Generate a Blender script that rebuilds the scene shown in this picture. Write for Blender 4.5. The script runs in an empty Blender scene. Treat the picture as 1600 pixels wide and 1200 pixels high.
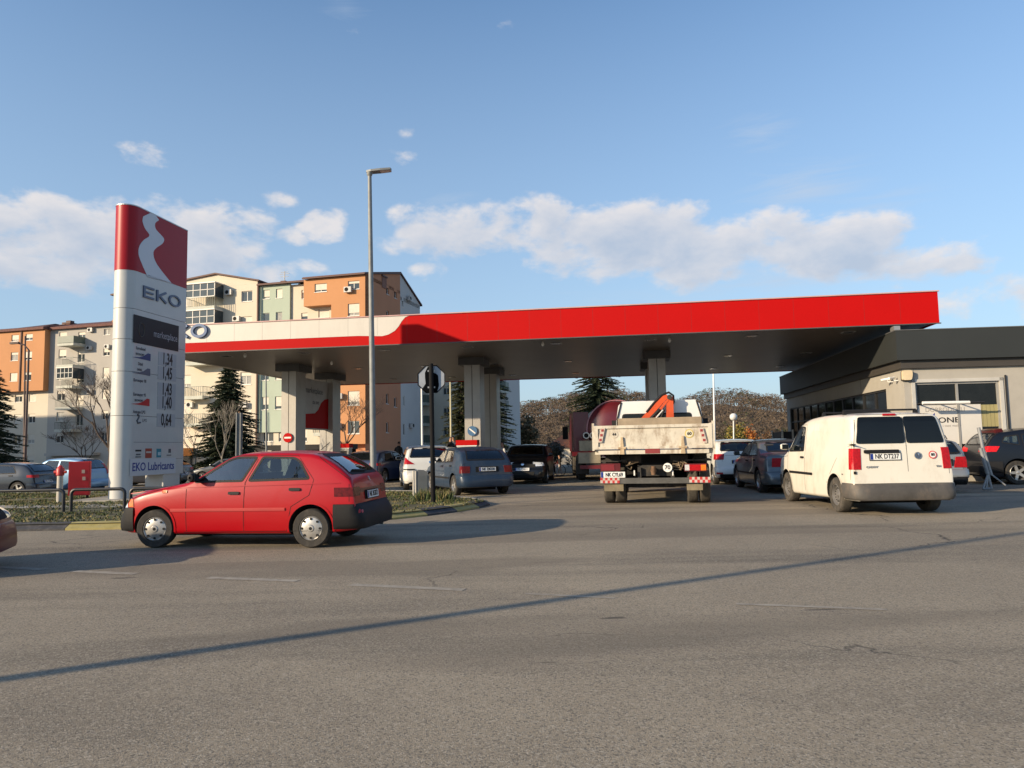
import bpy, bmesh, math, random
from math import sin, cos, tan, pi, radians, sqrt, atan2
from mathutils import Vector, Matrix, Euler
random.seed(7)
SC = bpy.context.scene
C = SC.collection
# ------------------------------------------------------------------ camera
F_PX, PITCH, ROLL, EYE = 1150.0, math.atan(97.0 / 1150.0), 0.018, 1.42
R0, U0 = Vector((1, 0, 0)), Vector((0, -sin(PITCH), cos(PITCH)))
FW = Vector((0, cos(PITCH), sin(PITCH)))
RX = R0 * cos(ROLL) - U0 * sin(ROLL)
UX = R0 * sin(ROLL) + U0 * cos(ROLL)
cd = bpy.data.cameras.new('camera'); cam = bpy.data.objects.new('camera', cd); C.objects.link(cam)
cd.sensor_width = 36; cd.lens = F_PX / 1600 * 36; cd.clip_start = .1; cd.clip_end = 8000
mw = Matrix.Identity(4)
for i in range(3):
    mw[i][0], mw[i][1], mw[i][2] = RX[i], UX[i], -FW[i]
mw[2][3] = EYE
cam.matrix_world = mw
SC.camera = cam
# ------------------------------------------------------------------ light
SUN_AZ, SUN_EL = radians(210), radians(17.5)       # direction towards the sun (from +X, anticlockwise)
world = bpy.data.worlds.new('World'); SC.world = world; world.use_nodes = True
try: world.cycles.sampling_method = 'MANUAL'; world.cycles.sample_map_resolution = 512
except Exception: pass
sd = bpy.data.lights.new('sun', 'SUN'); sd.energy = 5.0; sd.angle = radians(.6); sd.color = (1, .80, .55)
sun = bpy.data.objects.new('sun', sd); C.objects.link(sun)
tosun = Vector((cos(SUN_AZ) * cos(SUN_EL), sin(SUN_AZ) * cos(SUN_EL), sin(SUN_EL)))
sun.rotation_mode = 'QUATERNION'; sun.rotation_quaternion = tosun.to_track_quat('Z', 'Y')
sun.location = tosun * 50
SC.view_settings.view_transform = 'Standard'; SC.view_settings.look = 'None'
SC.view_settings.gamma = 1; SC.view_settings.exposure = 0.5
SC.cycles.max_bounces = 6; SC.cycles.transparent_max_bounces = 12
try: SC.cycles.use_denoising = True
except Exception: pass

def build_world():
    nt = world.node_tree; nt.nodes.clear(); N = nt.nodes.new; L = nt.links.new
    out = N('ShaderNodeOutputWorld'); bg = N('ShaderNodeBackground'); L(bg.outputs[0], out.inputs[0])
    sky = N('ShaderNodeTexSky'); sky.sky_type = 'NISHITA'; sky.sun_disc = False
    sky.sun_elevation = SUN_EL; sky.sun_rotation = radians(240); sky.altitude = 60
    sky.air_density = 1.0; sky.dust_density = .6; sky.ozone_density = 2.0
    geo = N('ShaderNodeTexCoord')
    sep = N('ShaderNodeSeparateXYZ'); L(geo.outputs['Generated'], sep.inputs[0])
    def math_(op, a, b=None, c=None, clamp=False):
        n = N('ShaderNodeMath'); n.operation = op; n.use_clamp = clamp
        for i, v in enumerate((a, b, c)):
            if v is None: continue
            if isinstance(v, (int, float)): n.inputs[i].default_value = v
            else: L(v, n.inputs[i])
        return n.outputs[0]
    az = math_('ARCTAN2', sep.outputs[0], sep.outputs[1])      # azimuth from +Y towards +X
    el = math_('ARCSINE', sep.outputs[2])
    def field(eo, ao, lst):
        """cumulus density seen in the direction (az + ao, el + eo)"""
        e_ = math_('ADD', el, eo); a_ = math_('ADD', az, ao)
        cmb = N('ShaderNodeCombineXYZ'); L(a_, cmb.inputs[0]); L(math_('MULTIPLY', e_, 1.7), cmb.inputs[1])
        def noise(scale, det, rough, off=0., dist=0., sx=1., sy=1.):
            mp = N('ShaderNodeMapping'); L(cmb.outputs[0], mp.inputs[0]); mp.inputs['Scale'].default_value = (sx, sy, 1); mp.inputs['Location'].default_value = (off, off * .7, off)
            n = N('ShaderNodeTexNoise'); n.inputs['Scale'].default_value = scale; n.inputs['Detail'].default_value = det; n.inputs['Roughness'].default_value = rough; n.inputs['Distortion'].default_value = dist
            L(mp.outputs[0], n.inputs['Vector']); return n.outputs['Fac']
        n0 = noise(4.5, 3, .5, 9.3); n1 = noise(13, 9, .56, 3.1, .15); nw = noise(6, 2, .5, 17.)
        aw = math_('MULTIPLY_ADD', math_('SUBTRACT', nw, .5), .10, a_); ew = math_('MULTIPLY_ADD', math_('SUBTRACT', n0, .5), .055, e_)
        tot = None
        for (a, e, ra, re, w) in lst:
            dx = math_('DIVIDE', math_('SUBTRACT', aw, a), ra); dy = math_('DIVIDE', math_('SUBTRACT', ew, e), re)
            d = math_('ADD', math_('MULTIPLY', dx, dx), math_('MULTIPLY', dy, dy)); v = math_('MULTIPLY', math_('SUBTRACT', 1., d, clamp=True), w)
            tot = v if tot is None else math_('MAXIMUM', tot, v)
        d = math_('MULTIPLY_ADD', math_('SUBTRACT', n1, .5), 3.2, math_('MULTIPLY', tot, 1.25)); d = math_('MULTIPLY_ADD', math_('SUBTRACT', n0, .5), .9, d)
        return d, tot, noise
    d, tot, noise = field(0., 0., CLOUDS)
    dup, tup, _n = field(.016, -.012, [c for c in CLOUDS if c[4] > .82])
    dens = N('ShaderNodeMapRange'); dens.interpolation_type = 'SMOOTHSTEP'; L(d, dens.inputs[0]); dens.inputs[1].default_value = .40; dens.inputs[2].default_value = 1.08
    dens = math_('MULTIPLY', dens.outputs[0], math_('MULTIPLY', tot, 4., clamp=True))
    # faint wisps and a haze layer low in the sky
    w1 = noise(7, 9, .65, 12.3, 1.2, .6, 2.2)
    wt = None
    for (a, e, ra, re, w) in WISPS:
        dx = math_('DIVIDE', math_('SUBTRACT', az, a), ra); dy = math_('DIVIDE', math_('SUBTRACT', el, e), re)
        v = math_('MULTIPLY', math_('SUBTRACT', 1., math_('SQRT', math_('ADD', math_('MULTIPLY', dx, dx), math_('MULTIPLY', dy, dy))), clamp=True), w); wt = v if wt is None else math_('MAXIMUM', wt, v)
    wm = N('ShaderNodeMapRange'); L(math_('ADD', math_('MULTIPLY', w1, 1.), math_('MULTIPLY', wt, .35)), wm.inputs[0])
    wm.inputs[1].default_value = .62; wm.inputs[2].default_value = .95
    wisp = math_('MULTIPLY', math_('MULTIPLY', wm.outputs[0], wt), .75, clamp=True)
    # cloud brightness: sunlit where there is little cloud towards the light, grey-blue below the thick parts
    sh = N('ShaderNodeMapRange'); L(dup, sh.inputs[0]); sh.inputs[1].default_value = 1.75; sh.inputs[2].default_value = .2
    cr = N('ShaderNodeMix'); cr.data_type = 'RGBA'; L(sh.outputs[0], cr.inputs[0])
    cr.inputs[6].default_value = CLOUD_LO; cr.inputs[7].default_value = CLOUD_HI
    skym = N('ShaderNodeMix'); skym.data_type = 'RGBA'; skym.blend_type = 'MULTIPLY'; skym.inputs[0].default_value = 1
    L(sky.outputs[0], skym.inputs[6]); skym.inputs[7].default_value = SKY_TINT
    hz = N('ShaderNodeMapRange'); L(el, hz.inputs[0]); hz.inputs[1].default_value = .60; hz.inputs[2].default_value = -.02
    hz.inputs[3].default_value = 0; hz.inputs[4].default_value = .85
    hm = N('ShaderNodeMix'); hm.data_type = 'RGBA'; L(hz.outputs[0], hm.inputs[0]); L(skym.outputs[2], hm.inputs[6]); hm.inputs[7].default_value = HAZE_COL
    m1 = N('ShaderNodeMix'); m1.data_type = 'RGBA'; L(wisp, m1.inputs[0]); L(hm.outputs[2], m1.inputs[6]); m1.inputs[7].default_value = CLOUD_MID
    m2 = N('ShaderNodeMix'); m2.data_type = 'RGBA'; L(math_('MULTIPLY', dens, .84), m2.inputs[0]); L(m1.outputs[2], m2.inputs[6]); L(cr.outputs[2], m2.inputs[7])
    L(m2.outputs[2], bg.inputs[0]); bg.inputs[1].default_value = .142
# clouds as directions of the sky: azimuth right of +Y, elevation, half-widths, weight (radians)
def ae(px, py):
    d = RX * (px - 800) + UX * (600 - py) + FW * F_PX; d.normalize()
    return atan2(d.x, d.y), math.asin(d.z)
def bl(px, py, rx, ry, w=1.):
    a, e = ae(px, py); return (a, e, rx / F_PX, ry / F_PX, w)
CLOUDS = [bl(110, 355, 220, 64, 1.), bl(40, 405, 200, 60, .85), bl(310, 380, 150, 80, 1.), bl(700, 362, 125, 62, 1.),
          bl(515, 362, 60, 34, .8), bl(455, 380, 45, 22, .7), bl(820, 360, 150, 66, 1.), bl(960, 378, 230, 74, 1.1), bl(1130, 395, 230, 68, 1.05), bl(1300, 398, 190, 68, 1.05), bl(1400, 402, 150, 58, .95),
          bl(670, 425, 60, 26, .7), bl(215, 248, 55, 24, .58), bl(415, 316, 45, 22, .42), bl(1195, 352, 50, 26, .65), bl(430, 430, 120, 26, .6), bl(1580, 465, 130, 50, .6),
          bl(540, 38, 42, 26, .38), bl(630, 197, 24, 16, .36), bl(650, 240, 50, 17, .38), bl(780, 28, 40, 24, .35), bl(-300, 380, 260, 60, 1.), bl(1900, 420, 300, 60, 1.)]
WISPS = [bl(1190, 210, 90, 45, .9), bl(1250, 290, 150, 50, .9), bl(1370, 320, 140, 40, .7), bl(700, 310, 80, 30, .6), bl(1550, 380, 120, 40, .6), bl(540, 15, 80, 40, .6),
         bl(300, 450, 500, 60, .8), bl(1200, 440, 500, 60, .8)]
CLOUD_HI = (4.3, 4.05, 3.95, 1); CLOUD_LO = (2.45, 2.8, 3.4, 1); CLOUD_MID = (2.8, 3.2, 3.8, 1)
SKY_TINT = (.92, 1.03, 1.10, 1); HAZE_COL = (2.1, 2.72, 3.45, 1)
build_world()
# ------------------------------------------------------------------ from photograph to world
def ray(px, py):
    d = RX * (px - 800) + UX * (600 - py) + FW * F_PX; return d.normalized()
def G(px, py, z=0.):
    d = ray(px, py); t = (z - EYE) / d.z; return Vector((0, 0, EYE)) + d * t
def PD(px, py, D):
    d = ray(px, py); return Vector((0, 0, EYE)) + d * (D / d.y)
class Plane:      # vertical plane through P0 running along u
    def __init__(s, P0, az):
        s.P0 = Vector((P0[0], P0[1], 0)); s.u = Vector((cos(radians(az)), sin(radians(az)), 0)); s.n = Vector((s.u.y, -s.u.x, 0))
    def __call__(s, px, py):
        d = ray(px, py); o = Vector((0, 0, EYE)); t = (s.P0 - o).dot(s.n) / d.dot(s.n); p = o + d * t
        return ((p - s.P0).dot(s.u), p.z)
    def pt(s, a, z, out=0.): return s.P0 + s.u * a + Vector((0, 0, z)) + s.n * out
# ------------------------------------------------------------------ materials
def s2l(c): return tuple((x / 12.92 if x <= .04045 else ((x + .055) / 1.055) ** 2.4) for x in [v / 255. for v in c])
_M = {}
def M(name, col, rough=.55, metal=0., coat=0., var=.10, vs=2.5, bump=0., bs=30., spec=.5, emit=None, dirt=None):
    if name in _M: return _M[name]
    m = bpy.data.materials.new(name); m.use_nodes = True; nt = m.node_tree; N = nt.nodes.new; L = nt.links.new
    b = nt.nodes['Principled BSDF']
    b.inputs['Roughness'].default_value = rough; b.inputs['Metallic'].default_value = metal
    b.inputs['Coat Weight'].default_value = coat; b.inputs['Coat Roughness'].default_value = .04
    b.inputs['Specular IOR Level'].default_value = spec
    tc = N('ShaderNodeTexCoord')
    n = N('ShaderNodeTexNoise'); n.inputs['Scale'].default_value = vs; n.inputs['Detail'].default_value = 6; n.inputs['Roughness'].default_value = .6
    L(tc.outputs['Object'], n.inputs['Vector'])
    mx = N('ShaderNodeMix'); mx.data_type = 'RGBA'
    mr = N('ShaderNodeMapRange'); L(n.outputs['Fac'], mr.inputs[0]); mr.inputs[1].default_value = .3; mr.inputs[2].default_value = .7
    L(mr.outputs[0], mx.inputs[0])
    c = list(col[:3])
    mx.inputs[6].default_value = tuple(max(0, x * (1 - var)) for x in c) + (1,)
    mx.inputs[7].default_value = tuple(min(1, x * (1 + var)) for x in c) + (1,)
    last = mx.outputs[2]
    if dirt:      # (colour, amount, scale): irregular stains
        d = N('ShaderNodeTexNoise'); d.inputs['Scale'].default_value = dirt[2]; d.inputs['Detail'].default_value = 9; d.inputs['Roughness'].default_value = .72
        mp = N('ShaderNodeMapping'); mp.inputs['Scale'].default_value = (1, 1, .45) if len(dirt) < 4 else dirt[3]; L(tc.outputs['Object'], mp.inputs[0]); L(mp.outputs[0], d.inputs['Vector'])
        r = N('ShaderNodeMapRange'); L(d.outputs['Fac'], r.inputs[0]); r.inputs[1].default_value = .5; r.inputs[2].default_value = .72; r.inputs[4].default_value = dirt[1]
        m2 = N('ShaderNodeMix'); m2.data_type = 'RGBA'; L(r.outputs[0], m2.inputs[0]); L(last, m2.inputs[6]); m2.inputs[7].default_value = tuple(dirt[0]) + (1,)
        last = m2.outputs[2]
    L(last, b.inputs['Base Color'])
    if bump:
        bn = N('ShaderNodeTexNoise'); bn.inputs['Scale'].default_value = bs; bn.inputs['Detail'].default_value = 4; L(tc.outputs['Object'], bn.inputs['Vector'])
        bp = N('ShaderNodeBump'); bp.inputs['Strength'].default_value = bump; bp.inputs['Distance'].default_value = .02
        L(bn.outputs['Fac'], bp.inputs['Height']); L(bp.outputs[0], b.inputs['Normal'])
    if emit: b.inputs['Emission Color'].default_value = tuple(emit[0]) + (1,); b.inputs['Emission Strength'].default_value = emit[1]
    _M[name] = m; return m
def glass(name, tint=(.5, .6, .58), refl=1.0, alpha_dark=0.):
    if name in _M: return _M[name]
    m = bpy.data.materials.new(name); m.use_nodes = True; nt = m.node_tree; N = nt.nodes.new; L = nt.links.new
    nt.nodes.clear(); o = N('ShaderNodeOutputMaterial')
    t = N('ShaderNodeBsdfTransparent'); t.inputs[0].default_value = tuple(tint) + (1,)
    g = N('ShaderNodeBsdfGlossy'); g.inputs['Roughness'].default_value = .02; g.inputs[0].default_value = (.95, .97, 1, 1)
    fr = N('ShaderNodeFresnel'); fr.inputs[0].default_value = 1.6
    tc = N('ShaderNodeTexCoord'); n = N('ShaderNodeTexNoise'); n.inputs['Scale'].default_value = 5; L(tc.outputs['Object'], n.inputs['Vector'])
    bp = N('ShaderNodeBump'); bp.inputs['Strength'].default_value = .04; bp.inputs['Distance'].default_value = .05; L(n.outputs['Fac'], bp.inputs['Height']); L(bp.outputs[0], g.inputs['Normal'])
    mu = N('ShaderNodeMath'); mu.operation = 'MULTIPLY'; mu.use_clamp = True; L(fr.outputs[0], mu.inputs[0]); mu.inputs[1].default_value = refl
    mx = N('ShaderNodeMixShader'); L(mu.outputs[0], mx.inputs[0]); L(t.outputs[0], mx.inputs[1]); L(g.outputs[0], mx.inputs[2]); L(mx.outputs[0], o.inputs[0])
    _M[name] = m; return m
BLACK = M('black_plastic', (.011, .011, .012), .65, spec=.3, var=.25, bump=.1, bs=60)
RUB = M('tyre_rubber', (.025, .023, .021), .85, var=.3, vs=9, dirt=((.10, .085, .065), .55, 6))
RUBD = M('dusty_rubber', (.05, .045, .038), .9, var=.3, vs=9, dirt=((.16, .13, .10), .7, 6))
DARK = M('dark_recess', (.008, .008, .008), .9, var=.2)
CHROME = M('chrome', (.75, .75, .74), .18, 1., var=.05)
STEEL = M('silver_wheel_paint', (.42, .41, .39), .38, .7, var=.12, vs=6)
GALV = M('galvanised_steel', (.20, .21, .21), .6, .2, var=.22, vs=3)
REDL = M('red_lamp_plastic', (.36, .004, .008), .3, coat=.15, var=.3, vs=30, spec=.3)
ORL = M('amber_lamp_plastic', (.7, .16, .01), .15, coat=1, var=.3, vs=30)
CLRL = M('clear_lamp_plastic', (.75, .78, .8), .08, .35, coat=1, var=.2, vs=25)
PLATE = M('plate_white', (.72, .72, .70), .4, var=.03)
PBLUE = M('plate_blue', (.01, .03, .22), .4)
INK = M('ink_black', (.01, .01, .012), .5)
NAVY = M('navy_lettering', s2l((32, 60, 110)), .45)
GLS = glass('car_glass', (.42, .5, .5), 1.5)
GLD = M('dark_tinted_glass', (.006, .008, .010), .04, var=.1, spec=.35)
SEAT = M('seat_fabric', (.035, .036, .04), .9, var=.3, vs=12)
WHITE = M('white_paint', (.74, .73, .70), .45, var=.05)
# ------------------------------------------------------------------ mesh helpers
def tag(o, label=None, cat=None, group=None, kind=None):
    if label: o['label'] = label
    if cat: o['category'] = cat
    if group: o['group'] = group
    if kind: o['kind'] = kind
    return o
def empty(name, loc=(0, 0, 0), rz=0., label=None, cat=None, group=None, sc=1.):
    o = bpy.data.objects.new(name, None); C.objects.link(o); o.empty_display_size = .3
    o.matrix_basis = Matrix.Translation(Vector(loc)) @ Matrix.Rotation(rz, 4, 'Z') @ Matrix.Scale(sc, 4)
    return tag(o, label, cat, group)
def wmat(o):
    m = o.matrix_basis.copy()
    while o.parent: o = o.parent; m = o.matrix_basis @ m
    return m
class MB:
    def __init__(s): s.v = []; s.f = []; s.m = []; s.mi = 0
    def add(s, vs, fs, mi=None):
        k = len(s.v); s.v += [Vector(v) for v in vs]
        for f in fs: s.f.append([i + k for i in f]); s.m.append(s.mi if mi is None else mi)
        return s
    def box(s, x0, x1, y0, y1, z0, z1, mi=None):
        return s.add([(x, y, z) for x in (x0, x1) for y in (y0, y1) for z in (z0, z1)],
                     [(0, 1, 3, 2), (4, 6, 7, 5), (0, 4, 5, 1), (2, 3, 7, 6), (0, 2, 6, 4), (1, 5, 7, 3)], mi)
    def ob(s, c, u, v, w, mi=None):       # oriented box, half vectors u v w
        c = Vector(c); u = Vector(u); v = Vector(v); w = Vector(w)
        return s.add([c + u * a + v * b + w * d for a in (-1, 1) for b in (-1, 1) for d in (-1, 1)],
                     [(0, 1, 3, 2), (4, 6, 7, 5), (0, 4, 5, 1), (2, 3, 7, 6), (0, 2, 6, 4), (1, 5, 7, 3)], mi)
    def quad(s, a, b, c, d, mi=None): return s.add([a, b, c, d], [(0, 1, 2, 3)], mi)
    def prism(s, poly, vec, mi=None):
        n = len(poly); vec = Vector(vec); P = [Vector(p) for p in poly]
        return s.add(P + [p + vec for p in P], [tuple(range(n))[::-1], tuple(range(n, 2 * n))] + [(i, (i + 1) % n, n + (i + 1) % n, n + i) for i in range(n)], mi)
    def tube(s, pts, r, n=8, mi=None, cap=True):
        pts = [Vector(p) for p in pts]; k = len(s.v); rs = r if isinstance(r, (list, tuple)) else [r] * len(pts)
        up = None; rings = []
        for i, p in enumerate(pts):
            d = (pts[min(i + 1, len(pts) - 1)] - pts[max(i - 1, 0)]).normalized()
            if up is None or abs(up.dot(d)) > .98: up = Vector((0, 0, 1)) if abs(d.z) < .9 else Vector((1, 0, 0))
            a = d.cross(up).normalized(); b = a.cross(d).normalized(); up = b
            rings.append([p + (a * cos(2 * pi * j / n) + b * sin(2 * pi * j / n)) * rs[i] for j in range(n)])
        vs = [v for q in rings for v in q]; fs = []
        for i in range(len(pts) - 1):
            for j in range(n): fs.append((i * n + j, i * n + (j + 1) % n, (i + 1) * n + (j + 1) % n, (i + 1) * n + j))
        if cap: fs.append(tuple(range(n))[::-1]); fs.append(tuple(range((len(pts) - 1) * n, len(pts) * n)))
        return s.add(vs, fs, mi)
    def lathe(s, prof, c=(0, 0, 0), ax='Z', n=24, mi=None, mis=None):
        c = Vector(c); vs = []; fs = []
        for (r, h) in prof:
            for j in range(n):
                a = 2 * pi * j / n; p = (r * cos(a), r * sin(a), h)
                if ax == 'Y': p = (p[0], p[2], p[1])
                if ax == 'X': p = (p[2], p[0], p[1])
                vs.append(c + Vector(p))
        base = len(s.f)
        for i in range(len(prof) - 1):
            for j in range(n):
                fs.append((i * n + j, i * n + (j + 1) % n, (i + 1) * n + (j + 1) % n, (i + 1) * n + j))
        s.add(vs, fs, mi)
        if mis:
            for i in range(len(prof) - 1):
                for j in range(n): s.m[base + i * n + j] = mis[i]
        return s
    def mesh(s, name, mats, smooth=None, fix=True):
        me = bpy.data.meshes.new(name); me.from_pydata([tuple(v) for v in s.v], [], s.f)
        for m in (mats if isinstance(mats, (list, tuple)) else [mats]): me.materials.append(m)
        for p, mi in zip(me.polygons, s.m): p.material_index = mi
        if fix:
            bm = bmesh.new(); bm.from_mesh(me); bmesh.ops.remove_doubles(bm, verts=bm.verts, dist=1e-5)
            bmesh.ops.recalc_face_normals(bm, faces=bm.faces); bm.to_mesh(me); bm.free()
        if smooth is not None:
            me.polygons.foreach_set('use_smooth', [True] * len(me.polygons)); me.set_sharp_from_angle(angle=radians(smooth))
        return me
    def build(s, name, mats, parent=None, smooth=None, world=False, fix=True):
        if world and parent:
            im = wmat(parent).inverted(); s.v = [im @ v for v in s.v]
        o = bpy.data.objects.new(name, s.mesh(name, mats, smooth, fix)); C.objects.link(o)
        if parent: o.parent = parent
        return o
def text(body, size, m, parent, loc, xd, ud, ext=.0015, sx=1., name='lettering', align='CENTER', world=False, bold=0.):
    cu = bpy.data.curves.new('t', 'FONT'); cu.body = body; cu.size = size; cu.extrude = ext; cu.align_x = align; cu.align_y = 'CENTER'
    cu.resolution_u = 3; cu.offset = bold
    o = bpy.data.objects.new('t', cu); C.objects.link(o)
    me = bpy.data.meshes.new_from_object(o); bpy.data.objects.remove(o); bpy.data.curves.remove(cu)
    xd = Vector(xd).normalized(); ud = Vector(ud).normalized(); n = xd.cross(ud)
    mt = Matrix.Identity(4)
    for i in range(3): mt[i][0] = xd[i] * sx; mt[i][1] = ud[i]; mt[i][2] = n[i]; mt[i][3] = loc[i]
    if world and parent: mt = wmat(parent).inverted() @ mt
    me.transform(mt); me.materials.clear(); me.materials.append(m); me.name = name
    o = bpy.data.objects.new(name, me); C.objects.link(o); o.parent = parent
    return o
def lerp(a, b, t): return a + (b - a) * t
def smooth01(t): t = max(0., min(1., t)); return t * t * (3 - 2 * t)
# ------------------------------------------------------------------ vehicles
def curve(keys):
    """monotone cubic through (x, value) keys"""
    xs = [k[0] for k in keys]; ys = [k[1] for k in keys]; n = len(xs)
    d = [(ys[i + 1] - ys[i]) / (xs[i + 1] - xs[i]) for i in range(n - 1)]
    m = [d[0]] + [0 if d[i - 1] * d[i] <= 0 else 2 * d[i - 1] * d[i] / (d[i - 1] + d[i]) for i in range(1, n - 1)] + [d[-1]]
    def f(x):
        if x <= xs[0]: return ys[0]
        if x >= xs[-1]: return ys[-1]
        for i in range(n - 1):
            if x <= xs[i + 1]: break
        h = xs[i + 1] - xs[i]; t = (x - xs[i]) / h
        return (ys[i] * (1 + 2 * t) * (1 - t) ** 2 + m[i] * h * t * (1 - t) ** 2 + ys[i + 1] * t * t * (3 - 2 * t) + m[i + 1] * h * t * t * (t - 1))
    a, b = xs[0], xs[-1]; K = max(2, int((b - a) / .0025)); T = [f(a + (b - a) * i / K) for i in range(K + 1)]; iv = K / (b - a)
    def g(x):
        u = (x - a) * iv
        if u <= 0: return T[0]
        if u >= K: return T[K]
        i = int(u); return T[i] + (T[i + 1] - T[i]) * (u - i)
    return g
def roundpoly(P, r, n=3):
    out = []; k = len(P)
    for i in range(k):
        p = Vector(P[i]); a = Vector(P[i - 1]) - p; b = Vector(P[(i + 1) % k]) - p
        ra = min(r, a.length * .45, b.length * .45); p0 = p + a.normalized() * ra; p1 = p + b.normalized() * ra
        for j in range(n + 1):
            t = j / n; out.append(tuple(p0 * (1 - t) ** 2 + p * 2 * t * (1 - t) + p1 * t * t))
    return out
def inset(P, d):
    A = sum(P[i - 1][0] * P[i][1] - P[i][0] * P[i - 1][1] for i in range(len(P))); sg = 1 if A > 0 else -1
    out = []; k = len(P)
    for i in range(k):
        a = (Vector(P[i]) - Vector(P[i - 1])); b = (Vector(P[(i + 1) % k]) - Vector(P[i]))
        if a.length < 1e-6: a = b
        if b.length < 1e-6: b = a
        na = Vector((-a.y, a.x)).normalized() * sg; nb = Vector((-b.y, b.x)).normalized() * sg
        h = (na + nb); h = h.normalized() if h.length > 1e-6 else na
        out.append(tuple(Vector(P[i]) + h * (d / max(.5, h.dot(na)))))
    return out
class Car:
    def __init__(s, top, bot, wid, belt, tum=.32, rr=.10, crown=.03, hood_r=.10):
        s.top, s.bot, s.wid, s.belt = curve(top), curve(bot), curve(wid), curve(belt)
        s.x0, s.x1 = top[0][0], top[-1][0]; s.tum, s.rr, s.crown, s.hr = tum, rr, crown, hood_r
        s.memo = {}; s.tops = [(s.x0 + (s.x1 - s.x0) * i / 400, s.top(s.x0 + (s.x1 - s.x0) * i / 400)) for i in range(401)]
        s.keys = sorted({round(k[0], 3) for k in top + wid})
    def zE(s, x): return s.top(x) - min(s.crown, .25 * (s.top(x) - s.bot(x)))
    def base(s, x, z):
        w = s.wid(x); zb = s.belt(x); zc = .55
        if z < zb:
            return w - (.035 * ((z - zc) / (zb - zc)) ** 2 if z > zc else .06 * ((zc - z) / zc) ** 2)
        return w - .035 - s.tum * (z - zb)
    def HW(s, x, z):
        b = s.bot(x); y = s.base(x, z); zE = s.zE(x); rb = min(.07, .3 * (zE - b))
        if z < b + rb: y -= rb * .8 * (1 - sqrt(max(0, 1 - min(1, (b + rb - z) / rb) ** 2)))
        r0 = s.rr if s.top(x) > s.belt(x) + .25 else lerp(s.hr, s.rr, smooth01((s.top(x) - s.belt(x)) / .25))
        r = min(r0, .45 * (zE - b))
        if z > zE - r: y -= r * (1 - sqrt(max(0, 1 - min(1, (z - zE + r) / r) ** 2)))
        return max(y, .02)
    def zt(s, x, y):
        zE = s.zE(x); yE = s.HW(x, zE); t = min(1, abs(y) / yE); return zE + (s.top(x) - zE) * (1 - t * t)
    def inside(s, x, y, z):
        if not (s.x0 < x < s.x1): return False
        t = s.top(x)
        if z > t or z < s.bot(x): return False
        zE = s.zE(x)
        if z <= zE: return abs(y) < s.HW(x, z)
        yE = s.HW(x, zE); y = abs(y)
        return y < yE and z < zE + (t - zE) * (1 - (y / yE) ** 2)
    def end(s, y, z, rear):
        key = (round(abs(y), 4), round(z, 4), rear)
        if key in s.memo: return s.memo[key]
        sg = 1 if rear else -1; T = s.tops if rear else s.tops[::-1]; x = None
        for q, h in T:
            if h > z: x = q; break
        if x is None: return s.x0 if rear else s.x1
        x -= sg * .03; a = x; lim = 60
        while not s.inside(x, y, z):
            a = x; x += sg * .02; lim -= 1
            if lim < 0: s.memo[key] = s.x0 if rear else s.x1; return s.memo[key]
        lo, hi = a, x
        for i in range(7):
            m = (lo + hi) / 2
            if s.inside(m, y, z): hi = m
            else: lo = m
        s.memo[key] = hi
        return hi
    def polar(s, cx, th, z, off=0.):
        dx, dy = cos(th), sin(th); lo, hi = 0, 3.
        z = max(z, s.bot(cx) + .01)
        for i in range(15):
            m = (lo + hi) / 2
            if s.inside2(cx + dx * m, dy * m, z): lo = m
            else: hi = m
        return Vector((cx + dx * (lo + off), dy * (lo + off), z))
    def inside2(s, x, y, z):
        zz = max(z, s.bot(x) + .012); return s.inside(x, y, zz)
    # maps of flat coordinates onto the skin
    def side(s, sg):
        def f(p, off):
            x, z = p; e = .01; y = s.HW(x, z)
            nx = -(s.HW(x + e, z) - s.HW(x - e, z)) / (2 * e); nz = -(s.HW(x, z + e) - s.HW(x, z - e)) / (2 * e)
            nx = max(-1, min(1, nx)); nz = max(-1.2, min(1.2, nz))
            n = Vector((nx, 1, nz)).normalized() * off
            return Vector((x + n.x, sg * (y + n.y), z + n.z))
        return f
    def face(s, rear):
        sg = -1 if rear else 1
        def f(p, off):
            y, z = p; e = .012; x = s.end(y, z, rear)
            dy = (s.end(y + e, z, rear) - s.end(y - e, z, rear)) / (2 * e); dz = (s.end(y, z + e, rear) - s.end(y, z - e, rear)) / (2 * e)
            dy = max(-2, min(2, dy)); dz = max(-2.5, min(2.5, dz))
            n = Vector((1, -dy, -dz)).normalized() * (off * sg)
            return Vector((x, y, z)) + n
        return f
    def wrap(s, cx):
        return lambda p, off: s.polar(cx, radians(p[0]), p[1], off)
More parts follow.
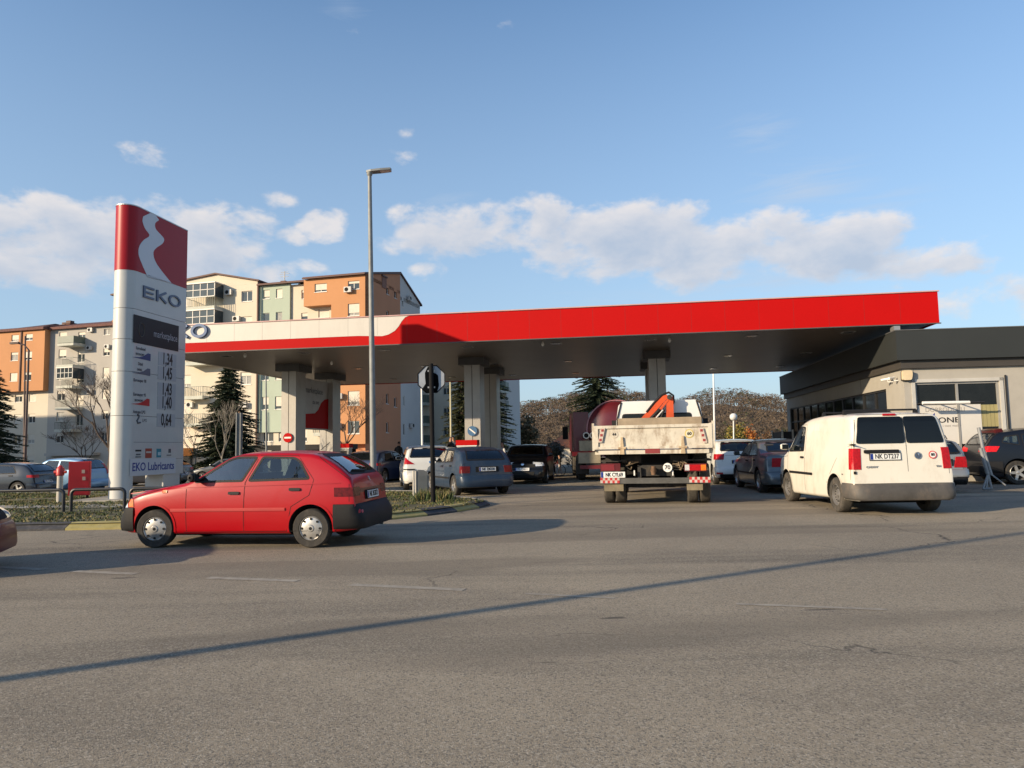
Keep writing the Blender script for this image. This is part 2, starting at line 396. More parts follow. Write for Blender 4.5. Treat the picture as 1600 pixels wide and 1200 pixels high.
    def skin(s, inset_=0., x0=None, x1=None, zmin=None, step=.09):
        xa = s.x0 if x0 is None else x0; xb = s.x1 if x1 is None else x1
        xs = [k for k in s.keys if xa < k < xb] + [xa, xb]; n = int((xb - xa) / step); xs += [xa + (xb - xa) * i / n for i in range(n + 1)]
        xs = sorted(xs); q = [xs[0]]
        for x in xs[1:]:
            if x - q[-1] > .012: q.append(x)
        q[-1] = xb; xs = q
        rows = []
        for x in xs:
            zE = s.zE(x) - inset_; b = max(s.bot(x) + inset_, zmin if zmin is not None else -9); h = zE - b; r0 = s.rr if s.top(x) > s.belt(x) + .25 else lerp(s.hr, s.rr, smooth01((s.top(x) - s.belt(x)) / .25))
            r = min(r0, .45 * h); rb = min(.07, .3 * h)
            zs = [b, b + rb * .25, b + rb * .6, b + rb] + [b + rb + (h - r - rb) * t for t in (.14, .28, .42, .56, .7, .85, 1.)] + [zE - r + r * sin(a) for a in (.35, .7, 1.05, 1.35, pi / 2)]
            pts = [(0, b), (s.HW(x, b + inset_) * .5, b)] + [(max(.02, s.HW(x, min(z + inset_, s.zE(x) - .0001 * 0)) - inset_), z) for z in zs]
            yE = pts[-1][0]
            pts += [(yE * t, zE + (s.top(x) - s.zE(x)) * (1 - t * t)) for t in (.9, .75, .5, .25, 0)]
            rows.append([Vector((x, y, z)) for y, z in pts] + [Vector((x, -y, z)) for y, z in pts[-2:0:-1]])
        m = MB(); k = len(rows[0]); vs = [v for r in rows for v in r]; fs = []
        for i in range(len(rows) - 1):
            for j in range(k): fs.append((i * k + j, i * k + (j + 1) % k, (i + 1) * k + (j + 1) % k, (i + 1) * k + j))
        fs.append(tuple(range(k))[::-1]); fs.append(tuple(range((len(rows) - 1) * k, len(rows) * k)))
        m.add(vs, fs)
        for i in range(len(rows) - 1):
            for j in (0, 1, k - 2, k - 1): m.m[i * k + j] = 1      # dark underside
        return m
def patch(mb, P, f, off=.004, step=.09, mi=None, thick=0.):
    bm = bmesh.new(); vs = [bm.verts.new((p[0], p[1], 0)) for p in P]; bm.faces.new(vs)
    xs = [p[0] for p in P]; ys = [p[1] for p in P]
    sx = step[0] if isinstance(step, tuple) else step; sy = step[1] if isinstance(step, tuple) else step
    for lo, hi, st, nrm in ((min(xs), max(xs), sx, (1, 0, 0)), (min(ys), max(ys), sy, (0, 1, 0))):
        k = int((hi - lo) / st)
        for i in range(1, k + 1):
            c = lo + (hi - lo) * i / (k + 1)
            bmesh.ops.bisect_plane(bm, geom=bm.verts[:] + bm.edges[:] + bm.faces[:], plane_co=(c if nrm[0] else 0, c if nrm[1] else 0, 0), plane_no=nrm)
    bmesh.ops.triangulate(bm, faces=[q for q in bm.faces if len(q.verts) > 4])
    bm.verts.index_update()
    mb.add([f((v.co.x, v.co.y), off) for v in bm.verts], [[v.index for v in q.verts] for q in bm.faces], mi)
    if thick:
        n = len(P); a = [f(p, off) for p in P]; b = [f(p, off - thick) for p in P]
        mb.add(a + b, [(i, (i + 1) % n, n + (i + 1) % n, n + i) for i in range(n)], mi)
    bm.free()
def ring(mb, P, Q, f, off=.004, sub=3, mi=None):
    n = len(P); A = []; B = []
    for i in range(n):
        for j in range(sub):
            t = j / sub; A.append(f(tuple(Vector(P[i]).lerp(Vector(P[(i + 1) % n]), t)), off)); B.append(f(tuple(Vector(Q[i]).lerp(Vector(Q[(i + 1) % n]), t)), off))
    k = len(A); mb.add(A + B, [(i, (i + 1) % k, k + (i + 1) % k, k + i) for i in range(k)], mi)
def band(mb, pts, w, f, off=.003, step=.08, mi=None):
    P = [Vector(p) for p in pts]; q = [P[0]]
    for a, b in zip(P, P[1:]):
        k = max(1, int((b - a).length / step)); q += [a.lerp(b, (i + 1) / k) for i in range(k)]
    A = []; B = []
    for i, p in enumerate(q):
        d = (q[min(i + 1, len(q) - 1)] - q[max(0, i - 1)]).normalized(); n = Vector((-d.y, d.x)) * (w / 2)
        A.append(f(tuple(p + n), off)); B.append(f(tuple(p - n), off))
    k = len(A); mb.add(A + B, [(i, i + 1, k + i + 1, k + i) for i in range(k - 1)], mi)
def boolean(o, cutter, op='DIFFERENCE'):
    old_n = list(o.data.polygons); md = o.modifiers.new('b', 'BOOLEAN'); md.operation = op; md.object = cutter; md.solver = 'EXACT'
    try: md.material_mode = 'INDEX'
    except Exception: pass
    dg = bpy.context.evaluated_depsgraph_get(); dg.update(); me = bpy.data.meshes.new_from_object(o.evaluated_get(dg), depsgraph=dg)
    old = o.data; o.modifiers.clear(); o.data = me; bpy.data.meshes.remove(old)
    if DBG: print('BOOL', o.name, len(old_n), len(me.polygons))
    cm = cutter.data; bpy.data.objects.remove(cutter); bpy.data.meshes.remove(cm)
WC = {}; DBG = 0
def wheel(parent, x, y, R, sg, kind, wdt=.19, tyre=RUB, rimm=None, rimr=.66, steer=0.):
    """tyre with rim (and hub) as children; sg = side it faces"""
    rimm = rimm or STEEL; key = (round(R, 3), kind, tyre.name, rimm.name, wdt, rimr)
    if key not in WC:
        r = R * rimr; w = wdt / 2
        t = MB(); t.lathe([(r, -w * .8), (r * 1.02, -w), (R * .93, -w), (R * .985, -w * .82), (R, -w * .55), (R, w * .55), (R * .985, w * .82), (R * .93, w), (r * 1.02, w), (r, w * .8), (r, -w * .8)], ax='Y', n=36)
        for k in range(18):      # shallow shoulder blocks
            a = 2 * pi * k / 18
        m = MB()
        if kind in ('cap', 'steel', 'truck'):
            dsh = {'cap': [(r, .0), (r, w * .85), (r * .93, w * .98), (r * .86, w * .8), (r * .62, w * .95), (r * .3, w * .98), (r * .24, w * 1.1), (.001, w * 1.12)],
                   'steel': [(r, .0), (r, w * .9), (r * .93, w * .95), (r * .88, w * .35), (r * .72, w * .28), (r * .45, w * .62), (r * .28, w * .6), (r * .26, w * .75), (.001, w * .78)],
                   'truck': [(r, .0), (r, w * .9), (r * .9, w * .9), (r * .85, w * .1), (r * .5, w * .05), (r * .42, w * .35), (.001, w * .4)]}[kind]
            m.lathe(dsh, ax='Y', n=32)
            nh = {'cap': 8, 'steel': 14, 'truck': 8}[kind]; rh = {'cap': .76, 'steel': .62, 'truck': .68}[kind]; sh = {'cap': .085, 'steel': .055, 'truck': .08}[kind]
            hy = {'cap': w * .90, 'steel': w * .50, 'truck': w * .12}[kind]
            for k in range(nh):
                a = 2 * pi * k / nh; cx, cz = r * rh * cos(a), r * rh * sin(a); q = []
                for j in range(10):
                    b = 2 * pi * j / 10; q.append((cx + r * sh * cos(b) * 1.1, hy, cz + r * sh * sin(b) * 1.1))
                m.prism(q, (0, .012, 0), 1)
            m.lathe([(r * .13, w * (1.13 if kind == 'cap' else .8)), (r * .11, w * (1.16 if kind == 'cap' else .84)), (.001, w * (1.16 if kind == 'cap' else .84))], ax='Y', n=16, mi=1 if kind == 'cap' else 0)
        else:
            ns = int(kind)
            m.lathe([(r, -w * .3), (r, w * .88), (r * .95, w * .95), (r * .9, w * .8), (r * .88, -w * .3)], ax='Y', n=36)
            m.lathe([(r * .88, -w * .1), (.001, -w * .1)], ax='Y', n=24, mi=1)
            m.lathe([(r * .22, w * .2), (r * .22, w * .66), (r * .16, w * .74), (.001, w * .74)], ax='Y', n=16)
            for k in range(ns):
                a = 2 * pi * k / ns; u = Vector((cos(a), 0, sin(a))); v = Vector((-sin(a), 0, cos(a))); bw = r * (.9 / ns if ns > 5 else .15)
                P = [u * r * .15 + v * bw * 1.2, u * r * .15 - v * bw * 1.2, u * r * .9 - v * bw * .9, u * r * .9 + v * bw * .9]
                yy = [w * .68, w * .68, w * .78, w * .78]
                m.prism([p + Vector((0, q - .035, 0)) for p, q in zip(P, yy)], (0, .035, 0))
        WC[key] = (t.mesh('tyre', tyre, 40), m.mesh('rim', [rimm, DARK], 35))
    tm, rm = WC[key]
    o = bpy.data.objects.new('wheel', tm); C.objects.link(o); o.parent = parent
    o.matrix_basis = Matrix.Translation((x, y, R)) @ Matrix.Rotation(steer + (0 if sg > 0 else pi), 4, 'Z')
    q = bpy.data.objects.new('rim', rm); C.objects.link(q); q.parent = o
    return o
def plate(parent, f, y, z, w=.52, h=.11, body='', off=.012, rear=True):
    """number plate on the skin at (y, z)"""
    c = f((y, z), off); sgy = 1 if rear else -1
    a = f((y + .1, z), off) - f((y - .1, z), off); b = f((y, z + h * .45), off) - f((y, z - h * .45), off)
    if rear: xd = -a.normalized()
    else: xd = a.normalized()
    ud = b.normalized(); n = xd.cross(ud).normalized(); ud = n.cross(xd)
    m = MB(); m.ob(c, xd * w / 2, ud * h / 2, n * .006, 0); m.ob(c + n * .002 - xd * (w / 2 - .025), xd * .024, ud * (h / 2 - .004), n * .006, 1)
    m.ob(c - n * .004, xd * (w / 2 + .012), ud * (h / 2 + .012), n * .006, 2)
    o = m.build('number_plate', [PLATE, PBLUE, BLACK], parent)
    if body: text(body, h * 1.05, INK, o, c + n * .0085 + xd * .025, xd, ud, .001, sx=.78 * (8 / max(6, len(body))), bold=.002)
    return o
def finish(spec, name, label, pos, heading, sc=1., group=None):
    """build a car from its spec dictionary at pos (ground centre), heading in degrees"""
    root = empty(name, pos, radians(heading), label, spec.get('cat', 'car'), group, sc)
    c = Car(spec['top'], spec['bot'], spec['wid'], spec['belt'], spec.get('tum', .32), spec.get('rr', .1), spec.get('crown', .03), spec.get('hr', .1))
    paint = spec['paint']; wb = spec['wb']; R = spec.get('R', .3); hw = max(k[1] for k in spec['wid']); tr = hw - .115
    MATS = [paint, DARK, SEAT]; body = c.skin().build('body', MATS, root)
    # wheel arches
    cut = MB(); cut.mi = 1
    for wx in (wb / 2, -wb / 2):
        for sg in (-1, 1):
            ra = R + spec.get('arch', .055); n = 28; y0 = sg * (hw - .36)
            P = [(wx + ra * cos(2 * pi * j / n), y0, R + .02 + ra * sin(2 * pi * j / n)) for j in range(n)]
            cut.prism(P, (0, sg * .8, 0))
    boolean(body, cut.build('cutter', MATS, root))
    hol = spec.get('hollow', True); gm = spec.get('glass', GLS if hol else GLD)
    S = [roundpoly(p, .035) for p in spec.get('side', [])]
    if hol:
        x0, x1 = spec['cab']
        cut = MB(); cut.mi = 0
        for p in spec.get('side', []):
            q = inset(p, .014); cut.prism([(a, -1.5, b) for a, b in q], (0, 3, 0))
        if S: boolean(body, cut.build('cutter', MATS, root))
        for key, rear in (('rearwin', True), ('frontwin', False)):
            if key in spec:
                cut = MB(); q = inset(spec[key], .018); xm = (x0 + x1) / 2
                cut.prism([(xm, a, b) for a, b in q], (-4 if rear else 4, 0, 0)); boolean(body, cut.build('cutter', MATS, root))
    if hol:
        cab = c.skin(.055, x0, x1, spec.get('floor', .55)); cab.mi = 2; cab.m = [2] * len(cab.f)
        boolean(body, cab.build('cutter', MATS, root))
    body.data.polygons.foreach_set('use_smooth', [True] * len(body.data.polygons)); body.data.set_sharp_from_angle(angle=radians(32))
    # glazing
    for sg in (1, -1):
        f = c.side(sg)
        for i, p in enumerate(S):
            m = MB(); ring(m, inset(p, -.012), inset(p, .02), f, .004)
            o = m.build('window_frame', spec.get('trim', BLACK), root, 40)
            m = MB(); patch(m, inset(p, .016), f, .0 if hol else .006); m.build('pane', gm, o, 60)
    for key, rear in (('rearwin', True), ('frontwin', False)):
        if key in spec:
            f = c.face(rear); p = roundpoly(spec[key], .05); g2 = spec.get('rearglass', gm) if rear else gm
            m = MB(); ring(m, inset(p, -.015), inset(p, .025), f, .004); o = m.build('rear_window_frame' if rear else 'windscreen_frame', BLACK, root, 40)
            m = MB(); patch(m, inset(p, .018), f, .001 if hol else .006); m.build('rear_window' if rear else 'windscreen', g2, o, 60)
    # seams, mouldings, handles
    m = MB()
    for sg in (1, -1):
        f = c.side(sg)
        for l in spec.get('seams', []): band(m, l, .007, f, .002)
        for l, w, k in spec.get('mould', []):
            mm = MB(); band(mm, l, w, f, .012, mi=0); band(mm, l, w * .35, f, .016, mi=1 if k else 0)
            mm.build('side_moulding', [spec.get('mmat', BLACK), CHROME if spec.get('mchrome') else spec.get('mmat', BLACK)], root)
        for (x, z) in spec.get('handles', []):
            hh = MB(); patch(hh, roundpoly([(x - .085, z - .02), (x + .085, z - .02), (x + .085, z + .022), (x - .085, z + .022)], .015), f, .02, thick=.02)
            hh.build('door_handle', spec.get('hmat', BLACK), root)
        ra = R + spec.get('arch', .055)
        for wx in (wb / 2, -wb / 2):
            arc = [(wx + (ra + .012) * cos(a), R + .02 + (ra + .012) * sin(a)) for a in [radians(-20 + 220 * j / 22) for j in range(23)]]
            arc = [q for q in arc if q[1] > c.bot(q[0]) + .02 and c.x0 + .02 < q[0] < c.x1 - .02]
            ml = MB(); band(ml, arc, .03, f, .008); ml.build('wheel_arch_lip', spec.get('lipm', paint), root, 40)
        for l, w in spec.get('lips', []): ml = MB(); band(ml, l, w, f, .006); ml.build('waist_crease', spec.get('lipm', paint), root, 40)
    for l in spec.get('rseams', []): band(m, l, .007, c.face(True), .002)
    if m.f:
        nd = len(body.data.materials); body.data.materials.append(DARK); sm = m.mesh('seam', [DARK]); bm = bmesh.new(); bm.from_mesh(body.data); k0 = len(bm.faces); bm.from_mesh(sm); bm.faces.ensure_lookup_table()
        for q in bm.faces[k0:]: q.material_index = nd
        bm.to_mesh(body.data); bm.free(); bpy.data.meshes.remove(sm)
    # bumpers
    for key, rear in (('rbump', True), ('fbump', False)):
        if key not in spec: continue
        z0, z1, e, xb, bmat = spec[key]; rear_ = rear
        b = MB(); nth = 44; rows = []
        prof = [(z0 - .01, -.03), (z0, e * .3), (lerp(z0, z1, .15), e * .9), (lerp(z0, z1, .5), e), (lerp(z0, z1, .85), e * .95), (z1 - .005, e * .75), (z1, e * .2), (z1 + .003, -.02)]
        cx = (-1 if rear else 1) * (wb / 2 + R + spec.get('arch', .055) + .012); th0 = 90 if rear else -90
        for z, off in prof:
            rows.append([c.polar(cx, radians(th0 + 180 * i / nth), z, off) for i in range(nth + 1)])
            for p in rows[-1]: p.z = z
        k = nth + 1; b.add([v for r in rows for v in r], [(i * k + j, i * k + j + 1, (i + 1) * k + j + 1, (i + 1) * k + j) for i in range(len(rows) - 1) for j in range(nth)])
        b.build('bumper', bmat, root, 50)
    # lamps
    for L_ in spec.get('lamps', []):      # (name, cx, poly in (angle, z), material, offset)
        nm, cx, P, mt, off = L_
        for sg in (1, -1):
            m = MB(); q = [(a * sg, z) for a, z in roundpoly(P, .03)]; m2 = q
            patch(m, m2, c.wrap(cx), off, (1.6, .08), thick=off + .006); m.build(nm, mt, root, 30)
    fr, ff = c.face(True), c.face(False)
    for it in spec.get('rear_items', []):    # (name, poly (y,z), material, offset)
        m = MB(); patch(m, roundpoly(it[1], it[4] if len(it) > 4 else .02), fr, it[3], .1, thick=it[3]); m.build(it[0], it[2], root)
    for it in spec.get('front_items', []):
        m = MB(); patch(m, roundpoly(it[1], it[4] if len(it) > 4 else .02), ff, it[3], .1, thick=it[3]); m.build(it[0], it[2], root)
    if 'rplate' in spec: y, z, t = spec['rplate'][:3]; plate(root, fr, y, z, body=t, off=spec['rplate'][3] if len(spec['rplate']) > 3 else .02)
    if 'fplate' in spec: y, z, t = spec['fplate']; plate(root, ff, y, z, body=t, rear=False, off=.05)
    # mirrors
    if 'mirror' in spec:
        x, z = spec['mirror']
        for sg in (1, -1):
            y = c.HW(x, z); m = MB(); mc = Vector((x, sg * (y + .12), z + .06))
            m.lathe([(.02, -.085), (.055, -.075), (.072, -.03), (.074, .03), (.055, .08), (.02, .09)], (0, 0, 0), 'Y', 14)
            m.v = [Vector((v.x * .8, v.y, v.z * .95)) + mc for v in m.v]
            m.tube([(x + .03, sg * (y - .02), z), (x + .02, sg * (y + .06), z + .03)], .022, 8)
            m.ob(mc + Vector((-.058, 0, 0)), (.004, 0, 0), (0, .068, 0), (0, 0, .052), 1)
            m.build('mirror', [spec.get('mirm', BLACK), GLD], root, 50)
    # wheels
    st = spec.get('steer', 0.)
    for wx in (wb / 2, -wb / 2):
        for sg in (1, -1):
            wheel(root, wx, sg * tr, R, sg, spec.get('wheel', '5'), tyre=spec.get('tyre', RUB), rimm=spec.get('rim'), rimr=spec.get('rimr', .64), wdt=spec.get('ww', .19), steer=st if wx > 0 else 0)
    u = MB(); u.box(-wb / 2 - .1, wb / 2 + .1, -hw + .38, hw - .38, c.bot(0) - .05, c.bot(0) + .12)
    for wx in (wb / 2, -wb / 2): u.tube([(wx, -tr + .05, R), (wx, tr - .05, R)], .05, 8)
    u.build('underbody', DARK, root)
    if hol and spec.get('seats', True):
        z0 = spec.get('floor', .55) + .003; zr_ = c.top(-.2) - .14
        for sx_, wy in ((spec.get('seatx', -.05), .38), (spec.get('rseatx', -.95), .5)):
            if sx_ is None: continue
            for sg in (1, -1):
                q = MB(); y = sg * wy * .92 * (hw / .85); h = min(zr_ - .2, z0 + .56)
                q.prism([(sx_ - .06, y - .23, z0), (sx_ + .08, y - .23, z0), (sx_ - .04, y - .19, h), (sx_ - .14, y - .19, h)], (0, .44, 0))
                q.prism([(sx_ - .15, y - .12, h + .02), (sx_ - .05, y - .12, h + .02), (sx_ - .07, y - .11, h + .2), (sx_ - .14, y - .11, h + .2)], (0, .23, 0))
                q.tube([(sx_ - .1, y - .06, h - .02), (sx_ - .1, y - .06, h + .04)], .008, 6); q.build('seat', SEAT, root, 30)
        q = MB(); xd = spec.get('dashx', .62); q.prism([(xd, -hw + .2, z0), (xd + .35, -hw + .2, z0), (xd + .35, -hw + .2, c.belt(xd) - .02), (xd + .05, -hw + .2, c.belt(xd) + .0)], (0, 2 * hw - .4, 0)); q.build('dashboard', SEAT, root)
        q = MB(); cx, cy, cz = xd - .08, hw * .42, c.belt(xd) - .02
        q.tube([(cx + .05 * sin(a), cy + .18 * cos(a), cz + .17 * sin(a)) for a in [2 * pi * j / 20 for j in range(21)]], .014, 6); q.build('steering_wheel', BLACK, root, 40)
    return root, c
def pose(F, Rr, wb, track, left=True):
    """centre and heading of a car from two wheel contact points on one side"""
    F = Vector((F[0], F[1], 0)); Rr = Vector((Rr[0], Rr[1], 0)); d = F - Rr; h = atan2(d.y, d.x); sc = d.length / wb
    lat = Vector((sin(h), -cos(h), 0)) * (1 if left else -1)       # from that side towards the middle
    c = (F + Rr) / 2 + lat * track / 2 * sc; return c, math.degrees(h), sc
# ------------------------------------------------------------------ vehicle specs
def paint(n, col, rough=.3, metal=0., dirt=None, var=.04, coat=.55): return M(n, col, rough, metal, coat=coat, spec=.4, var=var, vs=1.2, dirt=dirt)
DUST = ((.20, .17, .13), .22, 2.2)
def gen(wb, fo, ro, H, W, xw, zw, xt, xr, zr, xg, zg, hz, bz=.56, zbelt=.92, **k):
    a = -wb / 2 - ro; b = wb / 2 + fo; w = W / 2
    top = [(a, .40), (a + .015, .5), (a + .05, bz), (a + .085, bz + .03), (xg - .04, zg - .12), (xg, zg), (xr, zr), (xr + .22, zr + .035), ((xr + xt) / 2, H), (xt + -.2, H - .02), (xt, H - .06), (xw, zw), (xw + .35, zw - .06), (b - .28, hz), (b - .12, hz - .1), (b - .07, .60), (b - .03, .54), (b, .38)]
    bot = [(a, .30), (a + .1, .24), (-wb / 2 + .4, .19), (wb / 2, .18), (b - .1, .22), (b, .27)]
    wid = [(a, w * .80), (a + .06, w * .90), (a + .22, w * .965), (-wb / 2, w), (wb / 2 - .1, w), (b - .4, w * .95), (b - .14, w * .86), (b, w * .70)]
    d = dict(top=top, bot=bot, wid=wid, belt=[(a, zbelt + .04), (b, zbelt - .03)], wb=wb, cab=(xg + .12 if xg + .12 < xr else xr, xw - .02), rr=.075, crown=.03)
    d.update(k); return d
def doors(xs, zl, zh, sill=.27): return [[(x, sill), (x, zl)] for x in xs]
# ---- red five-door hatchback
RED = paint('red_car_paint', (.35, .0, .004), .34, coat=.2)
RED2 = M('red_moulding', (.40, .02, .02), .45, coat=.4)
felicia = dict(top=[(-2.0, .42), (-1.985, .52), (-1.93, .60), (-1.885, .63), (-1.865, .78), (-1.84, .95), (-1.78, 1.05), (-1.31, 1.35), (-1.15, 1.39), (-.6, 1.415), (-.12, 1.405), (.06, 1.365), (.76, .985), (1.15, .915), (1.5, .83), (1.66, .765), (1.74, .66), (1.79, .58), (1.86, .54), (1.895, .40)],
    bot=[(-2.0, .33), (-1.9, .26), (-1.2, .2), (1.2, .2), (1.7, .22), (1.895, .28)],
    wid=[(-2.0, .64), (-1.96, .73), (-1.80, .785), (-1.3, .81), (-.8, .8175), (.9, .8175), (1.4, .80), (1.7, .745), (1.895, .60)],
    belt=[(-1.8, .98), (1.6, .90)], wb=2.45, R=.282, paint=RED, cab=(-1.5, .74), floor=.55, tum=.30, rr=.06, hr=.07,
    side=[[(.60, .965), (-.15, .975), (-.34, 1.325), (-.03, 1.325), (.10, 1.285)], [(-.25, .975), (-1.19, .995), (-1.02, 1.25), (-.93, 1.305), (-.43, 1.325)]],
    rearwin=[(-.60, 1.055), (.60, 1.055), (.49, 1.335), (-.49, 1.335)], frontwin=[(-.66, 1.0), (.66, 1.0), (.53, 1.33), (-.53, 1.33)],
    seams=[[(.70, .25), (.72, .95), (.62, .99), (.08, 1.335), (-.02, 1.35), (-.34, 1.35)], [(-.20, .25), (-.20, .95), (-.385, 1.35)], [(-.385, 1.35), (-.98, 1.335), (-1.26, .98), (-1.2, .76), (-.93, .60), (-.86, .25)], [(-1.30, 1.31), (-1.79, .98), (-1.80, .66)], [(1.72, .70), (.9, .93), (.72, .96)], [(-1.6, .25), (.75, .235)]],
    rseams=[[(-.73, .70), (-.70, 1.0), (-.62, 1.07), (-.50, 1.36), (.50, 1.36), (.62, 1.07), (.70, 1.0), (.73, .70)], [(-.73, .66), (.73, .66)]],
    mould=[([(.95, .56), (-.84, .565)], .045, True)], mmat=RED2, handles=[(-.04, .80), (-.98, .845)], mirror=(.56, .98), wheel='cap', rimr=.64, rim=STEEL, ww=.185, arch=.05, steer=.10,
    rbump=(.27, .625, .03, -1.0, BLACK), fbump=(.24, .60, .025, 1.0, BLACK),
    lips=[([(1.7, .80), (1.0, .885), (.0, .90), (-1.66, .93)], .012)],
    lamps=[('tail_light', -1.0, [(150, .735), (126, .735), (126, .865), (150, .865)], M('smoked_tail_light', (.10, .006, .006), .25, spec=.3, var=.4, vs=25), .008), ('headlight', 1.0, [(24, .60), (48, .60), (46, .735), (24, .745)], CLRL, .01), ('indicator', 1.0, [(49, .61), (54, .61), (53, .72), (49, .73)], ORL, .011)],
    rear_items=[('tail_strip', [(-.60, .775), (.60, .775), (.60, .835), (-.60, .835)], M('dark_red_plastic', (.10, .006, .008), .3), .006), ('plate_recess', [(-.30, .66), (.30, .66), (.30, .80), (-.30, .80)], DARK, .01),
                ('badge', [(-.025, .93), (.025, .93), (.025, 1.0), (-.025, 1.0)], STEEL, .01), ('wiper', [(.0, 1.065), (.46, 1.085), (.46, 1.10), (0, 1.085)], BLACK, .03)],
    rplate=(0, .73, 'NK BG072', .028), dashx=.58, seatx=-.05, rseatx=-.95)
root, cr = finish(felicia, 'red_hatchback', 'bright red five-door hatchback with black bumpers turning across the forecourt entrance', *(lambda p: (p[0], p[1]))(pose(G(249, 855), G(487, 855), 2.45, 1.41)), sc=1.0)
m = MB()      # roof rails, side repeaters, aerial, exhaust
m.tube([(-1.05, 0, 1.41), (-1.2, 0, 1.53)], .006, 5); m.build('aerial', BLACK, root)
for sg in (1, -1):
    m = MB(); patch(m, roundpoly([(1.02, .815), (1.10, .81), (1.10, .85), (1.02, .855)], .01), cr.side(sg), .01, thick=.01); m.build('indicator', ORL, root)
m = MB(); m.tube([(-1.6, -.45, .25), (-1.92, -.45, .23)], .022, 10); m.build('exhaust_pipe', STEEL, root)
# ---- white panel van
VANP = paint('white_van_paint', (.68, .645, .56), .38, dirt=((.36, .27, .17), .45, 1.6, (1, 1, .5)))
vb = M('van_bumper_plastic', (.07, .065, .06), .7, var=.3, vs=3, dirt=((.2, .15, .11), .6, 3))
van = dict(top=[(-2.20, .36), (-2.19, .48), (-2.14, .54), (-2.10, .56), (-2.085, .80), (-2.07, 1.10), (-2.03, 1.45), (-1.96, 1.72), (-1.90, 1.785), (-1.6, 1.81), (-.6, 1.835), (.1, 1.81), (.42, 1.765), (.62, 1.70), (1.42, 1.13), (1.8, 1.02), (2.05, .86), (2.14, .66), (2.20, .38)],
    bot=[(-2.20, .30), (-2.1, .25), (-1.3, .24), (1.3, .2), (2.0, .22), (2.2, .27)],
    wid=[(-2.20, .74), (-2.15, .82), (-2.08, .86), (-1.8, .89), (1.2, .895), (1.75, .86), (2.05, .78), (2.2, .64)],
    belt=[(-2.1, 1.12), (1.6, 1.05)], wb=2.68, R=.32, paint=VANP, cab=(-.35, 1.35), floor=.7, tum=.14, rr=.13, crown=.03,
    side=[[(1.14, 1.10), (.28, 1.115), (.28, 1.60), (.52, 1.615), (.70, 1.54)]], frontwin=[(-.72, 1.16), (.72, 1.16), (.58, 1.66), (-.58, 1.66)],
    seams=[[(1.22, .30), (1.24, 1.08), (.70, 1.585), (.52, 1.65), (.20, 1.65), (.20, .30)], [(-2.02, .62), (-2.02, 1.30)], [(1.24, 1.0), (1.9, .95)], [(-.95, .52), (-1.45, 1.0)]],
    rseams=[[(-.10, .60), (-.10, 1.78)], [(.80, .60), (.80, 1.22), (.71, 1.765), (-.71, 1.765), (-.80, 1.22), (-.80, .60)]],
    mould=[([(1.10, .66), (-.25, .66)], .05, False)], mmat=BLACK, handles=[(.34, .98)], mirror=(1.14, 1.14), mirm=VANP, wheel='steel', rimr=.62, rim=M('grey_steel_rim', (.23, .22, .21), .5, .5), ww=.20, tyre=RUBD, hollow=True,
    rbump=(.27, .56, .035, -1.2, vb), fbump=(.24, .58, .02, 1.2, vb),
    lamps=[('tail_light', -1.0, [(147, .80), (138, .80), (138, 1.17), (147, 1.17)], REDL, .012), ('headlight', 1.2, [(15, .70), (42, .78), (42, .94), (18, .86)], CLRL, .01)],
    rear_items=[('rear_window', [(-.76, 1.25), (-.115, 1.25), (-.108, 1.72), (-.67, 1.72)], GLD, .008, .05), ('rear_window', [(-.085, 1.25), (.76, 1.25), (.67, 1.72), (-.092, 1.72)], GLD, .008, .05),
                ('door_grip', [(.04, 1.08), (.64, 1.08), (.64, 1.14), (.04, 1.14)], BLACK, .03), ('brake_light', [(-.0, 1.735), (.22, 1.735), (.22, 1.765), (0, 1.765)], REDL, .02, .005),
                ('door_hinge', [(.80, .72), (.84, .72), (.84, .77), (.80, .77)], DARK, .02, .005), ('door_hinge', [(.80, 1.20), (.84, 1.20), (.84, 1.25), (.80, 1.25)], DARK, .02, .005)],
    rplate=(.28, 1.02, 'NK DT237', .012), rseatx=None, dashx=.95, seatx=.18, seats=True)
root, cr = finish(van, 'panel_van', 'cream white panel van with two dark rear windows and a round red-rimmed 80 sticker', *(lambda p: (p[0] + Vector((0, 0, 0)), p[1]))(pose(G(1239, 783), G(1316, 800), 2.68, 1.56)), sc=1.075)
fr = cr.face(True)
def rear_disc(root, fr, y, z, r, mats, rings, off=.012, name='emblem'):
    c = fr((y, z), off); ud = (fr((y, z + .03), off) - fr((y, z - .03), off)).normalized(); xd = -(fr((y + .03, z), off) - fr((y - .03, z), off)).normalized(); n = xd.cross(ud)
    m = MB()
    for i, rr_ in enumerate(rings):
        P = [c + (xd * cos(2 * pi * j / 24) + ud * sin(2 * pi * j / 24)) * rr_ + n * .003 * i for j in range(24)]; m.prism(P, n * .004, i)
    return m.build(name, mats, root), c + n * (.003 * len(rings) + .004), xd, ud
e, c_, xd, ud = rear_disc(root, fr, -.28, 1.03, .062, [STEEL, M('emblem_blue', (.05, .08, .14), .35)], [.062, .052])
mk = MB()
for pts in ([(-.034, .034), (0, -.04), (.034, .034)], [(-.018, .04), (0, .004), (.018, .04)]):
    mk.tube([c_ + xd * a + ud * b for a, b in pts], .0055, 5)
mk.build('monogram', CHROME, e)
e, c_, xd, ud = rear_disc(root, fr, -.535, 1.04, .068, [M('sticker_red', (.6, .02, .02), .4), WHITE], [.068, .052], name='speed_sticker')
text('80', .065, INK, e, c_, xd, ud, .0005, bold=.003)
c_ = fr((.52, .84), .01); text('CADDY', .045, STEEL, root, c_, xd, ud, .002, sx=1.3, bold=.002)
